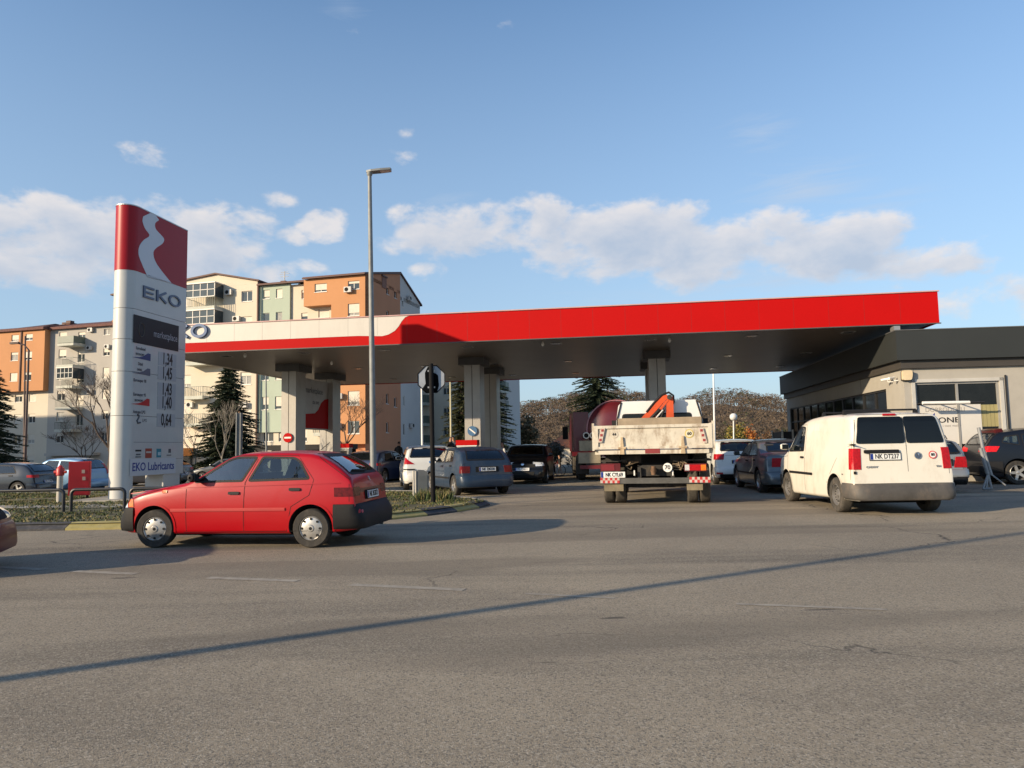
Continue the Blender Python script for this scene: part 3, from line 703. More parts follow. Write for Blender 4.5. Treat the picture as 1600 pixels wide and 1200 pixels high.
c_ = fr((-.62, .84), .01); text('TDI', .04, STEEL, root, c_, xd, ud, .002, sx=1.3, bold=.002)
for x in (-1.35, -.35):
    m = MB(); m.tube([(x, -.66, 1.865), (x, .66, 1.865)], .018, 8)
    for sg in (1, -1): m.prism([(x - .05, sg * .62, 1.79), (x + .05, sg * .62, 1.79), (x + .03, sg * .62, 1.865), (x - .03, sg * .62, 1.865)], (0, sg * .05, 0))
    m.build('roof_bar', BLACK, root, 30)
m = MB(); patch(m, roundpoly([(-1.75, 1.60 - .9), (-1.70, .70), (-1.70, .72), (-1.75, .72)], .005), cr.side(1), .01); m.build('scuff', vb, root)
# ---- dark blue hatchback by the stop sign
BLUE = paint('steel_blue_paint', (.018, .036, .066), .45, .1, coat=.25, dirt=((.12, .12, .12), .2, 2))
golf = gen(2.47, .84, .76, 1.425, 1.70, .78, .97, .12, -1.42, 1.33, -1.83, .99, .80, .58, .93, paint=BLUE, R=.30, wheel='5', arch=.045, tum=.28,
    side=[[(.66, .955), (-.22, .965), (-.30, 1.33), (.02, 1.33), (.14, 1.28)], [(-.32, .965), (-1.10, .985), (-1.02, 1.31), (-.40, 1.33)]],
    rearwin=[(-.60, 1.03), (.60, 1.03), (.52, 1.32), (-.52, 1.32)], frontwin=[(-.66, 1.0), (.66, 1.0), (.55, 1.34), (-.55, 1.34)],
    seams=[[(.78, .25), (.80, .93), (.66, 1.0), (.14, 1.33), (-.26, 1.36), (-.26, .25)], [(-.26, 1.36), (-1.04, 1.34), (-1.16, .95), (-.9, .62), (-.86, .25)], [(-1.84, .62), (-1.84, .95)]],
    rseams=[[(-.72, .62), (-.70, .98), (-.56, 1.34), (.56, 1.34), (.70, .98), (.72, .62)]], mould=[([(.82, .50), (-.85, .50)], .05, False)], handles=[(-.1, .84), (-.95, .86)], mirror=(.64, .98), mirm=BLUE,
    rbump=(.26, .60, .035, -1.1, BLUE), fbump=(.24, .56, .02, 1.1, BLUE),
    lamps=[('tail_light', -1.0, [(149, .66), (133, .66), (133, .86), (149, .86)], M('smoked_red_lamp', (.13, .005, .005), .3, spec=.3, var=.5, vs=30), .008), ('headlight', 1.1, [(20, .62), (48, .62), (46, .76), (20, .76)], CLRL, .01)],
    rear_items=[('plate_recess', [(-.36, .68), (.36, .68), (.36, .84), (-.36, .84)], DARK, .006)], rplate=(0, .76, 'NK EM200', .02))
p, h, s_ = pose(G(785.6, 770.6), G(713.4, 773.8), 1.47, 1.47)
P0 = (Vector(G(785.6, 770.6)) + Vector(G(713.4, 773.8))) / 2; hd = h + 90
hv = Vector((cos(radians(hd)), sin(radians(hd)), 0)); P0.z = 0
finish(golf, 'blue_hatchback', 'steel blue older hatchback seen from behind beside the stop sign pole', P0 + hv * 1.235, hd, 1.0)
# ---- white hatchback left of it
WH = paint('white_car_paint', (.66, .65, .60), .35)
peug = gen(2.61, .84, .75, 1.51, 1.75, .98, 1.0, .25, -1.45, 1.42, -1.93, 1.02, .80, .60, .96, paint=WH, R=.31, tum=.30, wheel='5',
    side=[[(.78, 1.0), (-.22, 1.01), (-.30, 1.39), (.2, 1.40)], [(-.32, 1.01), (-1.25, 1.04), (-1.12, 1.36), (-.40, 1.39)]],
    rearwin=[(-.66, 1.10), (.66, 1.10), (.56, 1.40), (-.56, 1.40)], frontwin=[(-.66, 1.05), (.66, 1.05), (.56, 1.42), (-.56, 1.42)],
    rseams=[[(-.74, .62), (-.72, 1.0), (-.60, 1.42), (.60, 1.42), (.72, 1.0), (.74, .62)]], mirror=(.72, 1.0), mirm=WH,
    rbump=(.30, .64, .035, -1.1, WH), fbump=(.24, .56, .02, 1.1, WH),
    lamps=[('tail_light', -1.1, [(150, .88), (126, .88), (122, 1.10), (132, 1.10)], REDL, .01)],
    rear_items=[('bumper_strip', [(-.84, .69), (-.5, .69), (-.5, .73), (-.84, .73)], BLACK, .04, .01), ('bumper_strip', [(.5, .69), (.84, .69), (.84, .73), (.5, .73)], BLACK, .04, .01), ('badge', [(-.04, .90), (.04, .90), (.04, .98), (-.04, .98)], CHROME, .01),
                ('valance', [(-.6, .26), (.6, .26), (.6, .36), (-.6, .36)], BLACK, .05)], rplate=(0, .60, 'NK CH831', .05))
finish(peug, 'white_hatchback', 'white hatchback with rounded rear standing left of the stop sign pole', (-3.15, 26.55, 0), 101, 1.0)
# ---- black hatchback facing us
BLK = paint('black_car_paint', (.006, .006, .007), .3, coat=.3)
bvw = gen(2.58, .86, .72, 1.48, 1.76, 1.05, 1.02, .32, -1.42, 1.38, -1.85, 1.0, .84, .58, .95, paint=BLK, R=.31, tum=.30, wheel='5',
    side=[[(.84, 1.0), (-.20, 1.01), (-.28, 1.37), (.25, 1.38)], [(-.30, 1.01), (-1.2, 1.04), (-1.1, 1.34), (-.38, 1.37)]],
    rearwin=[(-.66, 1.08), (.66, 1.08), (.56, 1.37), (-.56, 1.37)], frontwin=[(-.70, 1.06), (.70, 1.06), (.57, 1.40), (-.57, 1.40)],
    mirror=(.80, 1.02), mirm=BLK, fbump=(.24, .58, .03, 1.2, BLK), rbump=(.26, .58, .03, -1.2, BLK),
    lamps=[('headlight', 1.1, [(22, .66), (44, .68), (43, .80), (24, .82)], CLRL, .01)],
    front_items=[('grille', [(-.5, .62), (.5, .62), (.46, .74), (-.46, .74)], DARK, .012), ('lower_grille', [(-.42, .34), (.42, .34), (.46, .46), (-.46, .46)], DARK, .05), ('badge', [(-.055, .69), (.055, .69), (.055, .80), (-.055, .80)], CHROME, .03, .05)], fplate=(0, .54, 'PG CN511'))
finish(bvw, 'black_hatchback', 'black hatchback facing the camera under the canopy with a chrome front emblem', (.62, 29.4, 0), -98, 1.0)
# ---- white hatchback right of the lorry
sand = gen(2.59, .80, .69, 1.53, 1.73, 1.0, 1.03, .30, -1.38, 1.46, -1.80, 1.05, .86, .60, .97, paint=WH, R=.32, tum=.26, wheel='6',
    side=[[(.80, 1.03), (-.22, 1.04), (-.28, 1.42), (.22, 1.43)], [(-.30, 1.04), (-1.18, 1.08), (-1.12, 1.38), (-.38, 1.42)]],
    rearwin=[(-.64, 1.13), (.64, 1.13), (.56, 1.42), (-.56, 1.42)], frontwin=[(-.66, 1.06), (.66, 1.06), (.56, 1.44), (-.56, 1.44)],
    seams=doors([.85, -.25], .97, 1.4), rseams=[[(-.62, .62), (-.60, 1.0), (-.60, 1.46), (.60, 1.46), (.60, 1.0), (.62, .62)], [(-.5, .98), (.5, .98)]], mirror=(.76, 1.02), mirm=WH, handles=[(-.1, .9), (-1.0, .92)],
    rbump=(.30, .60, .03, -1.1, WH), fbump=(.24, .56, .02, 1.1, WH), lips=[([(-.9, .86), (.9, .84)], .01)],
    lamps=[('tail_light', -1.0, [(147, .84), (124, .84), (124, 1.03), (147, 1.03)], REDL, .012), ('reflector', -1.0, [(148, .36), (138, .36), (138, .42), (148, .42)], REDL, .04)],
    rear_items=[('plate_recess', [(-.3, .70), (.3, .70), (.3, .82), (-.3, .82)], DARK, .006), ('valance', [(-.7, .27), (.7, .27), (.7, .36), (-.7, .36)], BLACK, .045)], rplate=(0, .76, 'NK AB614', .02))
finish(sand, 'white_hatchback', 'white hatchback between the tipper lorry and the grey saloon', (7.80, 26.6, 0), 84, 1.0)
# ---- grey saloon
GREY = paint('grey_saloon_paint', (.13, .145, .155), .3, .4)
bora = dict(top=[(-2.09, .40), (-2.075, .5), (-2.03, .58), (-2.0, .62), (-1.985, .80), (-1.96, .97), (-1.9, 1.02), (-1.5, 1.05), (-.92, 1.36), (-.7, 1.405), (-.2, 1.44), (.1, 1.42), (.25, 1.38), (.95, 1.0), (1.35, .93), (1.85, .80), (2.0, .70), (2.07, .58), (2.11, .38)],
    bot=[(-2.09, .3), (-2.0, .24), (-1.0, .19), (1.3, .18), (2.0, .22), (2.11, .27)], wid=[(-2.09, .70), (-2.03, .78), (-1.85, .83), (-1.25, .865), (1.2, .865), (1.7, .82), (1.97, .74), (2.11, .6)],
    belt=[(-2, .98), (2, .88)], wb=2.51, R=.31, paint=GREY, cab=(-1.2, .92), rr=.075, crown=.03, tum=.30, wheel='5',
    side=[[(.78, .96), (-.16, .97), (-.24, 1.34), (.12, 1.35), (.26, 1.30)], [(-.26, .97), (-1.14, .99), (-.98, 1.20), (-.78, 1.32), (-.34, 1.34)]],
    rearwin=[(-.60, 1.09), (.60, 1.09), (.52, 1.34), (-.52, 1.34)], frontwin=[(-.66, 1.03), (.66, 1.03), (.55, 1.36), (-.55, 1.36)],
    seams=[[(.86, .25), (.86, .94), (.78, 1.0), (.26, 1.35), (-.2, 1.375), (-.2, .25)], [(-.2, 1.375), (-.8, 1.35), (-1.2, .97), (-.95, .62), (-.88, .25)]], mould=[([(.95, .50), (-.9, .50)], .045, False)], handles=[(-.08, .84), (-.92, .86)], mirror=(.74, .98), mirm=GREY,
    rbump=(.26, .58, .03, -1.3, GREY), fbump=(.24, .56, .02, 1.3, GREY), lamps=[('tail_light', -1.3, [(150, .70), (136, .70), (136, .93), (150, .93)], REDL, .008), ('headlight', 1.3, [(20, .62), (48, .62), (46, .76), (20, .76)], CLRL, .01)],
    rplate=(0, .80, 'NK DA355', .012))
pb = G(1192, 769.5); hv = Vector((cos(radians(86)), sin(radians(86)), 0)); pb.z = 0
finish(bora, 'grey_saloon', 'dark grey saloon with red tail lamps partly behind the white van', pb + hv * 1.255 + Vector((.77, 0, 0)), 86, 1.04)
# ---- silver estate right of the van
SIL = paint('silver_paint', (.27, .28, .285), .35, .4)
est = gen(2.62, .9, 1.02, 1.49, 1.74, 1.0, 1.0, .3, -1.95, 1.36, -2.24, .98, .80, .60, .95, paint=SIL, R=.31, tum=.27, wheel='6',
    side=[[(.8, .99), (-.22, 1.0), (-.3, 1.37), (.22, 1.38)], [(-.32, 1.0), (-1.2, 1.0), (-1.2, 1.36), (-.4, 1.37)], [(-1.28, 1.0), (-2.0, 1.02), (-1.8, 1.33), (-1.28, 1.35)]],
    rearwin=[(-.66, 1.03), (.66, 1.03), (.56, 1.35), (-.56, 1.35)], frontwin=[(-.66, 1.05), (.66, 1.05), (.55, 1.4), (-.55, 1.4)], mirror=(.74, 1.0), mirm=SIL,
    rseams=[[(-.70, .62), (-.72, .98), (-.60, 1.38), (.60, 1.38), (.72, .98), (.70, .62)]],
    rbump=(.38, .62, .04, -1.4, SIL), fbump=(.24, .56, .02, 1.1, SIL), lamps=[('tail_light', -1.4, [(151, .66), (136, .66), (134, .94), (148, .94)], REDL, .008)],
    rear_items=[('plate_recess', [(-.45, .70), (.3, .70), (.3, .88), (-.45, .88)], DARK, .006), ('valance', [(-.74, .24), (.74, .24), (.74, .42), (-.74, .42)], BLACK, .03), ('badge', [(.0, .92), (.07, .92), (.07, .97), (0, .97)], BLACK, .01)], rplate=(.02, .80, 'BR 1790', .02))
root, cr = finish(est, 'silver_estate', 'silver estate car with roof rails behind the right side of the van', (11.12, 21.55, 0), 87, 1.0)
for sg in (1, -1):
    m = MB(); m.tube([(-1.8, sg * .56, 1.40), (-1.7, sg * .56, 1.50), (-.2, sg * .58, 1.54), (.1, sg * .58, 1.46)], .014, 6); m.build('roof_rail', BLACK, root, 40)
# ---- black sport utility vehicle
NVY = paint('dark_navy_paint', (.005, .006, .010), .3, coat=.25)
suv = gen(2.70, .95, 1.0, 1.70, 1.86, 1.05, 1.10, .35, -1.75, 1.58, -2.15, 1.15, .92, .66, 1.08, paint=NVY, R=.355, tum=.26, wheel='5', rimr=.68, ww=.23, rim=STEEL,
    side=[[(.82, 1.12), (-.22, 1.14), (-.3, 1.53), (.2, 1.54)], [(-.32, 1.14), (-1.15, 1.17), (-1.15, 1.50), (-.4, 1.53)], [(-1.24, 1.18), (-1.72, 1.26), (-1.62, 1.44), (-1.24, 1.49)]],
    rearwin=[(-.66, 1.20), (.66, 1.20), (.56, 1.54), (-.56, 1.54)], frontwin=[(-.7, 1.15), (.7, 1.15), (.58, 1.58), (-.58, 1.58)], mirror=(.8, 1.12), mirm=NVY, seams=doors([.88, -.26, -1.15], 1.1, 1.5, .35),
    rbump=(.36, .70, .04, -1.3, BLACK), fbump=(.34, .62, .03, 1.3, BLACK), lips=[([(-1.0, .50), (1.0, .50)], .09)], lipm=NVY,
    lamps=[('tail_light', -1.2, [(157, .98), (128, .99), (124, 1.15), (136, 1.16), (157, 1.10)], M('bright_tail_lamp', (.55, .01, .015), .3, spec=.3, var=.3, vs=20), .012)], rear_items=[('spoiler', [(-.56, 1.56), (.56, 1.56), (.54, 1.60), (-.54, 1.60)], M('red_black_spoiler', (.08, .01, .012), .3), .10)])
pw = G(1590, 757); pw.z = 0; h = radians(-10); lat = Vector((-sin(h), cos(h), 0))
finish(suv, 'black_offroader', 'black off-road car with bright red tail lamp parked before the shop front', pw + Vector((cos(h), sin(h), 0)) * 1.35 + lat * .80, -10, 1.0)
# ---- parked on the left, on lower ground
DG = paint('graphite_paint', (.035, .042, .055), .22, .3)
LOWZ = -.33
vii = gen(2.63, .86, .76, 1.45, 1.80, 1.0, 1.0, .3, -1.45, 1.36, -1.90, 1.0, .80, .60, .93, paint=DG, R=.325, wheel='5', rimr=.72, rim=STEEL,
    side=[[(.78, .97), (-.22, .98), (-.30, 1.33), (.22, 1.34)], [(-.32, .98), (-1.22, 1.0), (-1.05, 1.30), (-.40, 1.33)]], rearwin=[(-.66, 1.05), (.66, 1.05), (.55, 1.34), (-.55, 1.34)], frontwin=[(-.66, 1.05), (.66, 1.05), (.55, 1.36), (-.55, 1.36)],
    mirror=(.74, 1.0), mirm=DG, seams=doors([.86, -.26], .95, 1.3), handles=[(-.1, .88), (-1.0, .9)], rbump=(.26, .58, .03, -1.2, DG), fbump=(.24, .56, .02, 1.2, DG), lips=[([(1.5, .80), (-1.8, .85)], .012)],
    lamps=[('tail_light', -1.1, [(150, .80), (124, .82), (124, .92), (150, .93)], REDL, .008)], rplate=(0, .62, 'NK CG408', .02))
finish(vii, 'grey_hatchback', 'graphite hatchback parked behind the railing left of the fuel price sign', (-21.6, 31.3, LOWZ), 177, 1.0)
LB = paint('light_blue_paint', (.16, .30, .48), .3, .3)
agi = gen(2.36, .70, .62, 1.59, 1.68, 1.1, 1.05, .35, -1.25, 1.50, -1.66, 1.0, .92, .58, .98, paint=LB, R=.30, wheel='7', rimr=.7, rim=STEEL, tum=.22,
    side=[[(.82, 1.02), (-.2, 1.03), (-.26, 1.44), (.25, 1.45)], [(-.3, 1.03), (-1.15, 1.08), (-1.0, 1.40), (-.36, 1.44)]], rearwin=[(-.6, 1.08), (.6, 1.08), (.54, 1.48), (-.54, 1.48)], frontwin=[(-.64, 1.1), (.64, 1.1), (.55, 1.48), (-.55, 1.48)],
    mirror=(.8, 1.05), mirm=LB, seams=doors([.86, -.25], 1.0, 1.4), rbump=(.26, .56, .03, -1.0, LB), fbump=(.24, .56, .02, 1.0, LB), lamps=[('tail_light', -.9, [(146, .80), (122, .95), (122, 1.28), (138, 1.30)], REDL, .012)], handles=[(-.1, .9), (-1.0, .92)])
finish(agi, 'blue_hatchback', 'light blue small hatchback parked behind the red fire cabinet', (-20.75, 34.2, LOWZ), 174, 1.0)
# ---- dark red car entering from the left edge
DR = paint('dark_red_paint', (.10, .006, .014), .4, 0., coat=.15)
drc = gen(2.6, .88, .75, 1.45, 1.76, 1.0, 1.0, .3, -1.45, 1.36, -1.90, 1.0, .80, .60, .93, paint=DR, R=.31, side=vii['side'], rearwin=vii['rearwin'], frontwin=vii['frontwin'], mirror=(.74, 1.0), mirm=DR,
    fbump=(.22, .56, .03, 1.2, DR), rbump=(.26, .58, .03, -1.2, DR), lamps=[('headlight', 1.1, [(20, .60), (52, .62), (50, .76), (24, .78)], CLRL, .012)], front_items=[('grille', [(-.45, .60), (.45, .60), (.42, .72), (-.42, .72)], DARK, .012)], seams=doors([.86, -.26], .95, 1.3), steer=-.2)
finish(drc, 'dark_red_car', 'dark red car nosing into the picture at the left edge of the road', (-8.47, 8.6, 0), 21, 1.0)
# ---- half hidden cars in the rows behind
mid = dict(vii); mid.update(hollow=False, glass=GLD, seams=[], handles=[], wheel='5')
def copy_tree(o, parent=None):
    c = o.copy(); C.objects.link(c); c.parent = parent
    for ch in list(o.children): copy_tree(ch, c)
    return c
for nm, col, lab, x, y, z, hd in (('navy_car', (.03, .045, .10), 'dark navy car in the gap between the galvanised lamp post and the white hatchback', -5.9, 32.5, -.1, 75),
                                  ('silver_car', (.30, .31, .31), 'silver car behind the white hatchback left of the stop sign', -3.0, 33.5, 0, 30),
                                  ('dark_car', (.02, .022, .03), 'dark car seen through the gap under the fuel price sign', -19.6, 40., LOWZ, 178),
                                  ('grey_car', (.07, .075, .08), 'dark grey car parked low beyond the bonnet of the red hatchback', -16.8, 44., LOWZ - .1, 175),
                                  ('white_car', (.55, .55, .53), 'white car cut by the left edge of the picture behind the graphite hatchback', -28.2, 35.5, LOWZ, 178)):
    sp = dict(mid); sp['paint'] = paint(nm + '_paint', col, .3)
    finish(sp, nm, lab, (x, y, z), hd, 1.0)
# ------------------------------------------------------------------ ground
def gz(x, y):
    z = -.34 * smooth01((y - 23) / 6) * smooth01((-7 - x) / 4)
    z += -.9 * smooth01((y - 55) / 40) * smooth01((-20 - x) / 20)
    return z
def asphalt():
    m = bpy.data.materials.new('asphalt'); m.use_nodes = True; nt = m.node_tree; N = nt.nodes.new; L = nt.links.new; b = nt.nodes['Principled BSDF']
    tc = N('ShaderNodeTexCoord')
    def mp(sx, sy, rz=0):
        q = N('ShaderNodeMapping'); q.inputs['Scale'].default_value = (sx, sy, 1); q.inputs['Rotation'].default_value = (0, 0, rz); L(tc.outputs['Object'], q.inputs[0]); return q.outputs[0]
    def noise(v, sc, det=4, ro=.5, di=0.):
        n = N('ShaderNodeTexNoise'); n.inputs['Scale'].default_value = sc; n.inputs['Detail'].default_value = det; n.inputs['Roughness'].default_value = ro; n.inputs['Distortion'].default_value = di; L(v, n.inputs['Vector']); return n.outputs['Fac']
    def rng(v, a, b_, c=0., d=1.):
        r = N('ShaderNodeMapRange'); L(v, r.inputs[0]); r.inputs[1].default_value = a; r.inputs[2].default_value = b_; r.inputs[3].default_value = c; r.inputs[4].default_value = d; return r.outputs[0]
    def mix(f, a, b_, mode='MIX'):
        q = N('ShaderNodeMix'); q.data_type = 'RGBA'; q.blend_type = mode
        for i, v in ((0, f), (6, a), (7, b_)):
            if isinstance(v, (int, float)): q.inputs[i].default_value = v
            elif isinstance(v, tuple): q.inputs[i].default_value = v + (1,)
            else: L(v, q.inputs[i])
        return q.outputs[2]
    o = mp(1, 1)
    col = mix(rng(noise(o, .16, 5, .6, .4), .38, .62), (.24, .20, .146), (.36, .302, .218))
    col = mix(rng(noise(mp(.10, .75, .12), 1., 6, .6, .3), .5, .68, 0, .9), col, (.13, .110, .083))      # long worn wheel lanes
    col = mix(rng(noise(o, 2.2, 6, .7), .55, .78, 0, .35), col, (.10, .088, .070))
    # stone grain: pale chips and dark binder between them
    vo = N('ShaderNodeTexVoronoi'); vo.inputs['Scale'].default_value = 95; L(o, vo.inputs['Vector'])
    sepc = N('ShaderNodeSeparateColor'); L(vo.outputs['Color'], sepc.inputs[0])
    g = noise(o, 120, 3, .6)
    col = mix(rng(sepc.outputs[0], .60, 1., 0, .7), col, (.46, .41, .33))
    col = mix(rng(sepc.outputs[1], .62, 1., 0, .8), col, (.07, .065, .06))
    col = mix(rng(g, .40, .66, 0, .45), col, (.30, .265, .21))
    col = mix(rng(noise(mp(.06, .35, .2), 1., 3, .5, .6), .56, .60, 0, .45), col, (.15, .128, .10))      # old patched strips
    # dark flecks, oil spots and short cracks
    col = mix(rng(noise(mp(.5, 2.6, .1), 1.9, 3, .4), .735, .76, 0, .7), col, (.045, .042, .04))
    col = mix(rng(noise(mp(1, 1), .9, 2, .4), .745, .80, 0, .6), col, (.05, .047, .045))
    wv = N('ShaderNodeTexVoronoi'); wv.feature = 'DISTANCE_TO_EDGE'; wv.inputs['Scale'].default_value = .28; wv.inputs['Randomness'].default_value = 1
    dn = N('ShaderNodeTexNoise'); dn.inputs['Scale'].default_value = 1.2; dn.inputs['Detail'].default_value = 5; L(o, dn.inputs['Vector'])
    ad = N('ShaderNodeVectorMath'); ad.operation = 'MULTIPLY_ADD'; L(dn.outputs['Color'], ad.inputs[0]); ad.inputs[1].default_value = (1.2, 1.2, 0); L(o, ad.inputs[2]); L(ad.outputs[0], wv.inputs['Vector'])
    cm = N('ShaderNodeMath'); cm.operation = 'MULTIPLY'; L(rng(wv.outputs['Distance'], .0, .006, 1, 0), cm.inputs[0]); L(rng(noise(o, .22, 3), .52, .6), cm.inputs[1])
    col = mix(cm.outputs[0], col, (.05, .047, .045))
    L(col, b.inputs['Base Color']); b.inputs['Roughness'].default_value = .93; b.inputs['Specular IOR Level'].default_value = .25
    bp = N('ShaderNodeBump'); bp.inputs['Strength'].default_value = .75; bp.inputs['Distance'].default_value = .008
    hh = N('ShaderNodeMath'); hh.operation = 'ADD'; L(g, hh.inputs[0]); L(sepc.outputs[0], hh.inputs[1]); L(hh.outputs[0], bp.inputs['Height']); L(bp.outputs[0], b.inputs['Normal'])
    return m
ASPH = asphalt()
xs = [-3000, -1200, -500, -250, -140, -100] + list(range(-80, 81, 2)) + [100, 140, 250, 500, 1200, 3000]
ys = [-400, -100, -40] + list(range(-20, 101, 2)) + [120, 150, 200, 300, 500, 900, 1600, 3500]
m = MB(); m.add([(x, y, gz(x, y)) for y in ys for x in xs], [(j * len(xs) + i, j * len(xs) + i + 1, (j + 1) * len(xs) + i + 1, (j + 1) * len(xs) + i) for j in range(len(ys) - 1) for i in range(len(xs) - 1)])
tag(m.build('ground', ASPH, smooth=30), kind='structure')
# worn lane dashes and a lay-by line
WORN = M('worn_marking', (.29, .26, .21), .9, var=.25, vs=8, dirt=((.19, .165, .13), 1., 7, (1, 1, 1)))
def dash(a, b, w=.12, z=.004):
    a = G(*a); b = G(*b); d = (b - a).normalized(); n = Vector((-d.y, d.x, 0)) * w / 2; q = MB(); q.quad(*[Vector((v.x, v.y, gz(v.x, v.y) + z)) for v in (a - n, b - n, b + n, a + n)])
    tag(q.build('lane_marking', WORN), kind='structure')
for a, b in (((-60, 884), (70, 890)), ((115, 893), (212, 897)), ((325, 903), (465, 908)), ((548, 914), (725, 922)), ((820, 928), (960, 935)), ((1150, 944), (1385, 953))): dash(a, b, .13 if a[0] < 800 else .07)
dash((1340, 779), (1700, 758), .12); dash((840, 745), (905, 744), .12)
# ------------------------------------------------------------------ grass island with painted kerb
GR = M('turf_soil', (.085, .080, .035), .95, var=.45, vs=1.6, bump=.6, bs=25, dirt=((.16, .12, .075), .85, 1.1, (1, 1, 1)))
front = [(-26, 13.9), (-18, 13.7), (-12.5, 13.75), (-9.6, 14.0), (-7.2, 14.05), (-5.2, 14.2), (-3.6, 14.5), (-2.5, 14.95), (-1.9, 15.6), (-1.35, 16.4), (-.92, 17.3)]
back = [(-.70, 18.1), (-1.0, 18.9), (-1.8, 20.2), (-2.6, 22.4), (-5, 23.6), (-9, 24.2), (-14, 25.6), (-26, 26)]
def fine(P, st):
    out = []
    for a, b in zip(P, P[1:]):
        a = Vector(a); b = Vector(b); k = max(1, round((b - a).length / st)); out += [a.lerp(b, i / k) for i in range(k)]
    return out + [Vector(P[-1])]
fr_ = fine(front, 1.0); bk_ = fine(back, 1.0)
KH = .13
m = MB(); poly = [Vector((p.x, p.y, 0)) for p in fr_ + bk_]
cen = []
m.add([Vector((p.x, p.y, KH - .015)) for p in fr_ + bk_], [tuple(range(len(poly)))]); grass_ = m.build('grass_verge', GR); tag(grass_, kind='structure')
KY = M('kerb_yellow_paint', (.33, .28, .10), .8, var=.25, vs=5, dirt=((.17, .15, .11), .8, 5, (1, 1, 1)))
KB = M('kerb_black_paint', (.045, .045, .05), .8, var=.3, vs=5, dirt=((.12, .11, .10), .7, 5, (1, 1, 1)))
KC = M('kerb_concrete', (.25, .24, .22), .85, var=.2, dirt=((.14, .13, .11), .7, 3, (1, 1, 1)))
def kerb(P, mats, idx, w=.28, h=KH, top=.10):
    m = MB()
    def off(i):
        d = (P[min(i + 1, len(P) - 1)] - P[max(i - 1, 0)]).normalized(); return Vector((-d.y, d.x))
    for i in range(len(P) - 1):
        a, b = P[i], P[i + 1]; na, nb = off(i), off(i + 1); g = .006
        d = (b - a).normalized() * g; a = a + d; b = b - d
        sec = [(0, -.05), (0, .035), (w * .75, h), (w + top, h), (w + top, -.05)]
        A = [Vector((a.x + na.x * (s - .12), a.y + na.y * (s - .12), z)) for s, z in sec]; B = [Vector((b.x + nb.x * (s - .12), b.y + nb.y * (s - .12), z)) for s, z in sec]
        n = len(sec); m.add(A + B, [tuple(range(n))[::-1], tuple(range(n, 2 * n))] + [(j, (j + 1) % n, n + (j + 1) % n, n + j) for j in range(n)], idx(i))
    return m
tag(kerb(fr_ + bk_[:1], [KY, KB], lambda i: i % 2).build('kerb', [KY, KB]), kind='structure')
bkr = bk_
tag(kerb(bkr, [KC], lambda i: 0, w=.12).build('back_kerb', [KC]), kind='structure')
# trodden strip and paving by the pylon
PAV = M('pale_paving', (.30, .28, .24), .85, var=.2, dirt=((.15, .13, .09), .8, 2, (1, 1, 1)))
m = MB(); m.add([Vector((x, y, KH - .009)) for x, y in ((-26, 18.9), (-14, 18.5), (-9.6, 18.0), (-5.5, 18.0), (-3.6, 17.9), (-3.6, 18.5), (-6, 18.9), (-9.6, 19.0), (-14, 19.4), (-26, 19.8))], [tuple(range(10))]); tag(m.build('path', PAV), kind='structure')
m = MB(); m.box(-12.2, -9.0, 20.2, 24.0, .0, KH + .02); tag(m.build('paving', PAV), kind='structure')
# grass tufts
def inpoly(x, y, P):
    c = False; n = len(P)
    for i in range(n):
        a, b = P[i], P[i - 1]
        if (a.y > y) != (b.y > y) and x < (b.x - a.x) * (y - a.y) / (b.y - a.y) + a.x: c = not c
    return c
GP = [Vector((p.x, p.y)) for p in fr_ + bk_]
def tufts(n, xr, yr, test, hmin, hmax, seed):
    rnd = random.Random(seed); m = MB(); k = 0
    while k < n:
        x, y = rnd.uniform(*xr), rnd.uniform(*yr)
        if not test(x, y) or (sin(x * 1.9 + 2 * sin(y * 1.3)) + sin(y * 2.3 + x) < rnd.uniform(-1.8, .9)): k += .05; continue
        k += 1; mi = rnd.choice((0, 0, 1, 1, 2))
        for j in range(5):
            a = rnd.uniform(0, 2 * pi); h = rnd.uniform(hmin, hmax); w = .012 + .012 * rnd.random(); bx, by = x + rnd.gauss(0, .05), y + rnd.gauss(0, .05); t = rnd.uniform(.2, .9) * h
            m.add([(bx - w * sin(a), by + w * cos(a), KH - .02), (bx + w * sin(a), by - w * cos(a), KH - .02), (bx + t * cos(a), by + t * sin(a), KH - .02 + h)], [(0, 1, 2)], mi)
    return m
GM = [M('grass_green', (.06, .085, .018), .8, var=.3), M('grass_dry', (.17, .14, .055), .85, var=.3), M('grass_dark', (.035, .05, .014), .8, var=.3)]
ins = lambda x, y: inpoly(x, y, GP) and not (-12.2 < x < -9 and 20.2 < y < 24)
tag(tufts(5200, (-20, -.6), (14.2, 20), ins, .02, .055, 3).build('grass', GM, fix=False), 'patchy green and straw-coloured grass growing on the traffic island', 'grass', kind='stuff')
tag(tufts(3500, (-20, -1), (20, 26), ins, .02, .06, 5).build('grass', GM, fix=False), 'short patchy grass on the far side of the traffic island round the price sign', 'grass', kind='stuff')
m = tufts(90, (-2.5, -1.6), (18.2, 19.6), ins, .12, .30, 8); tag(m.build('weeds', GM, fix=False), 'tall weeds round the foot of the stop sign pole', 'weeds', kind='stuff')
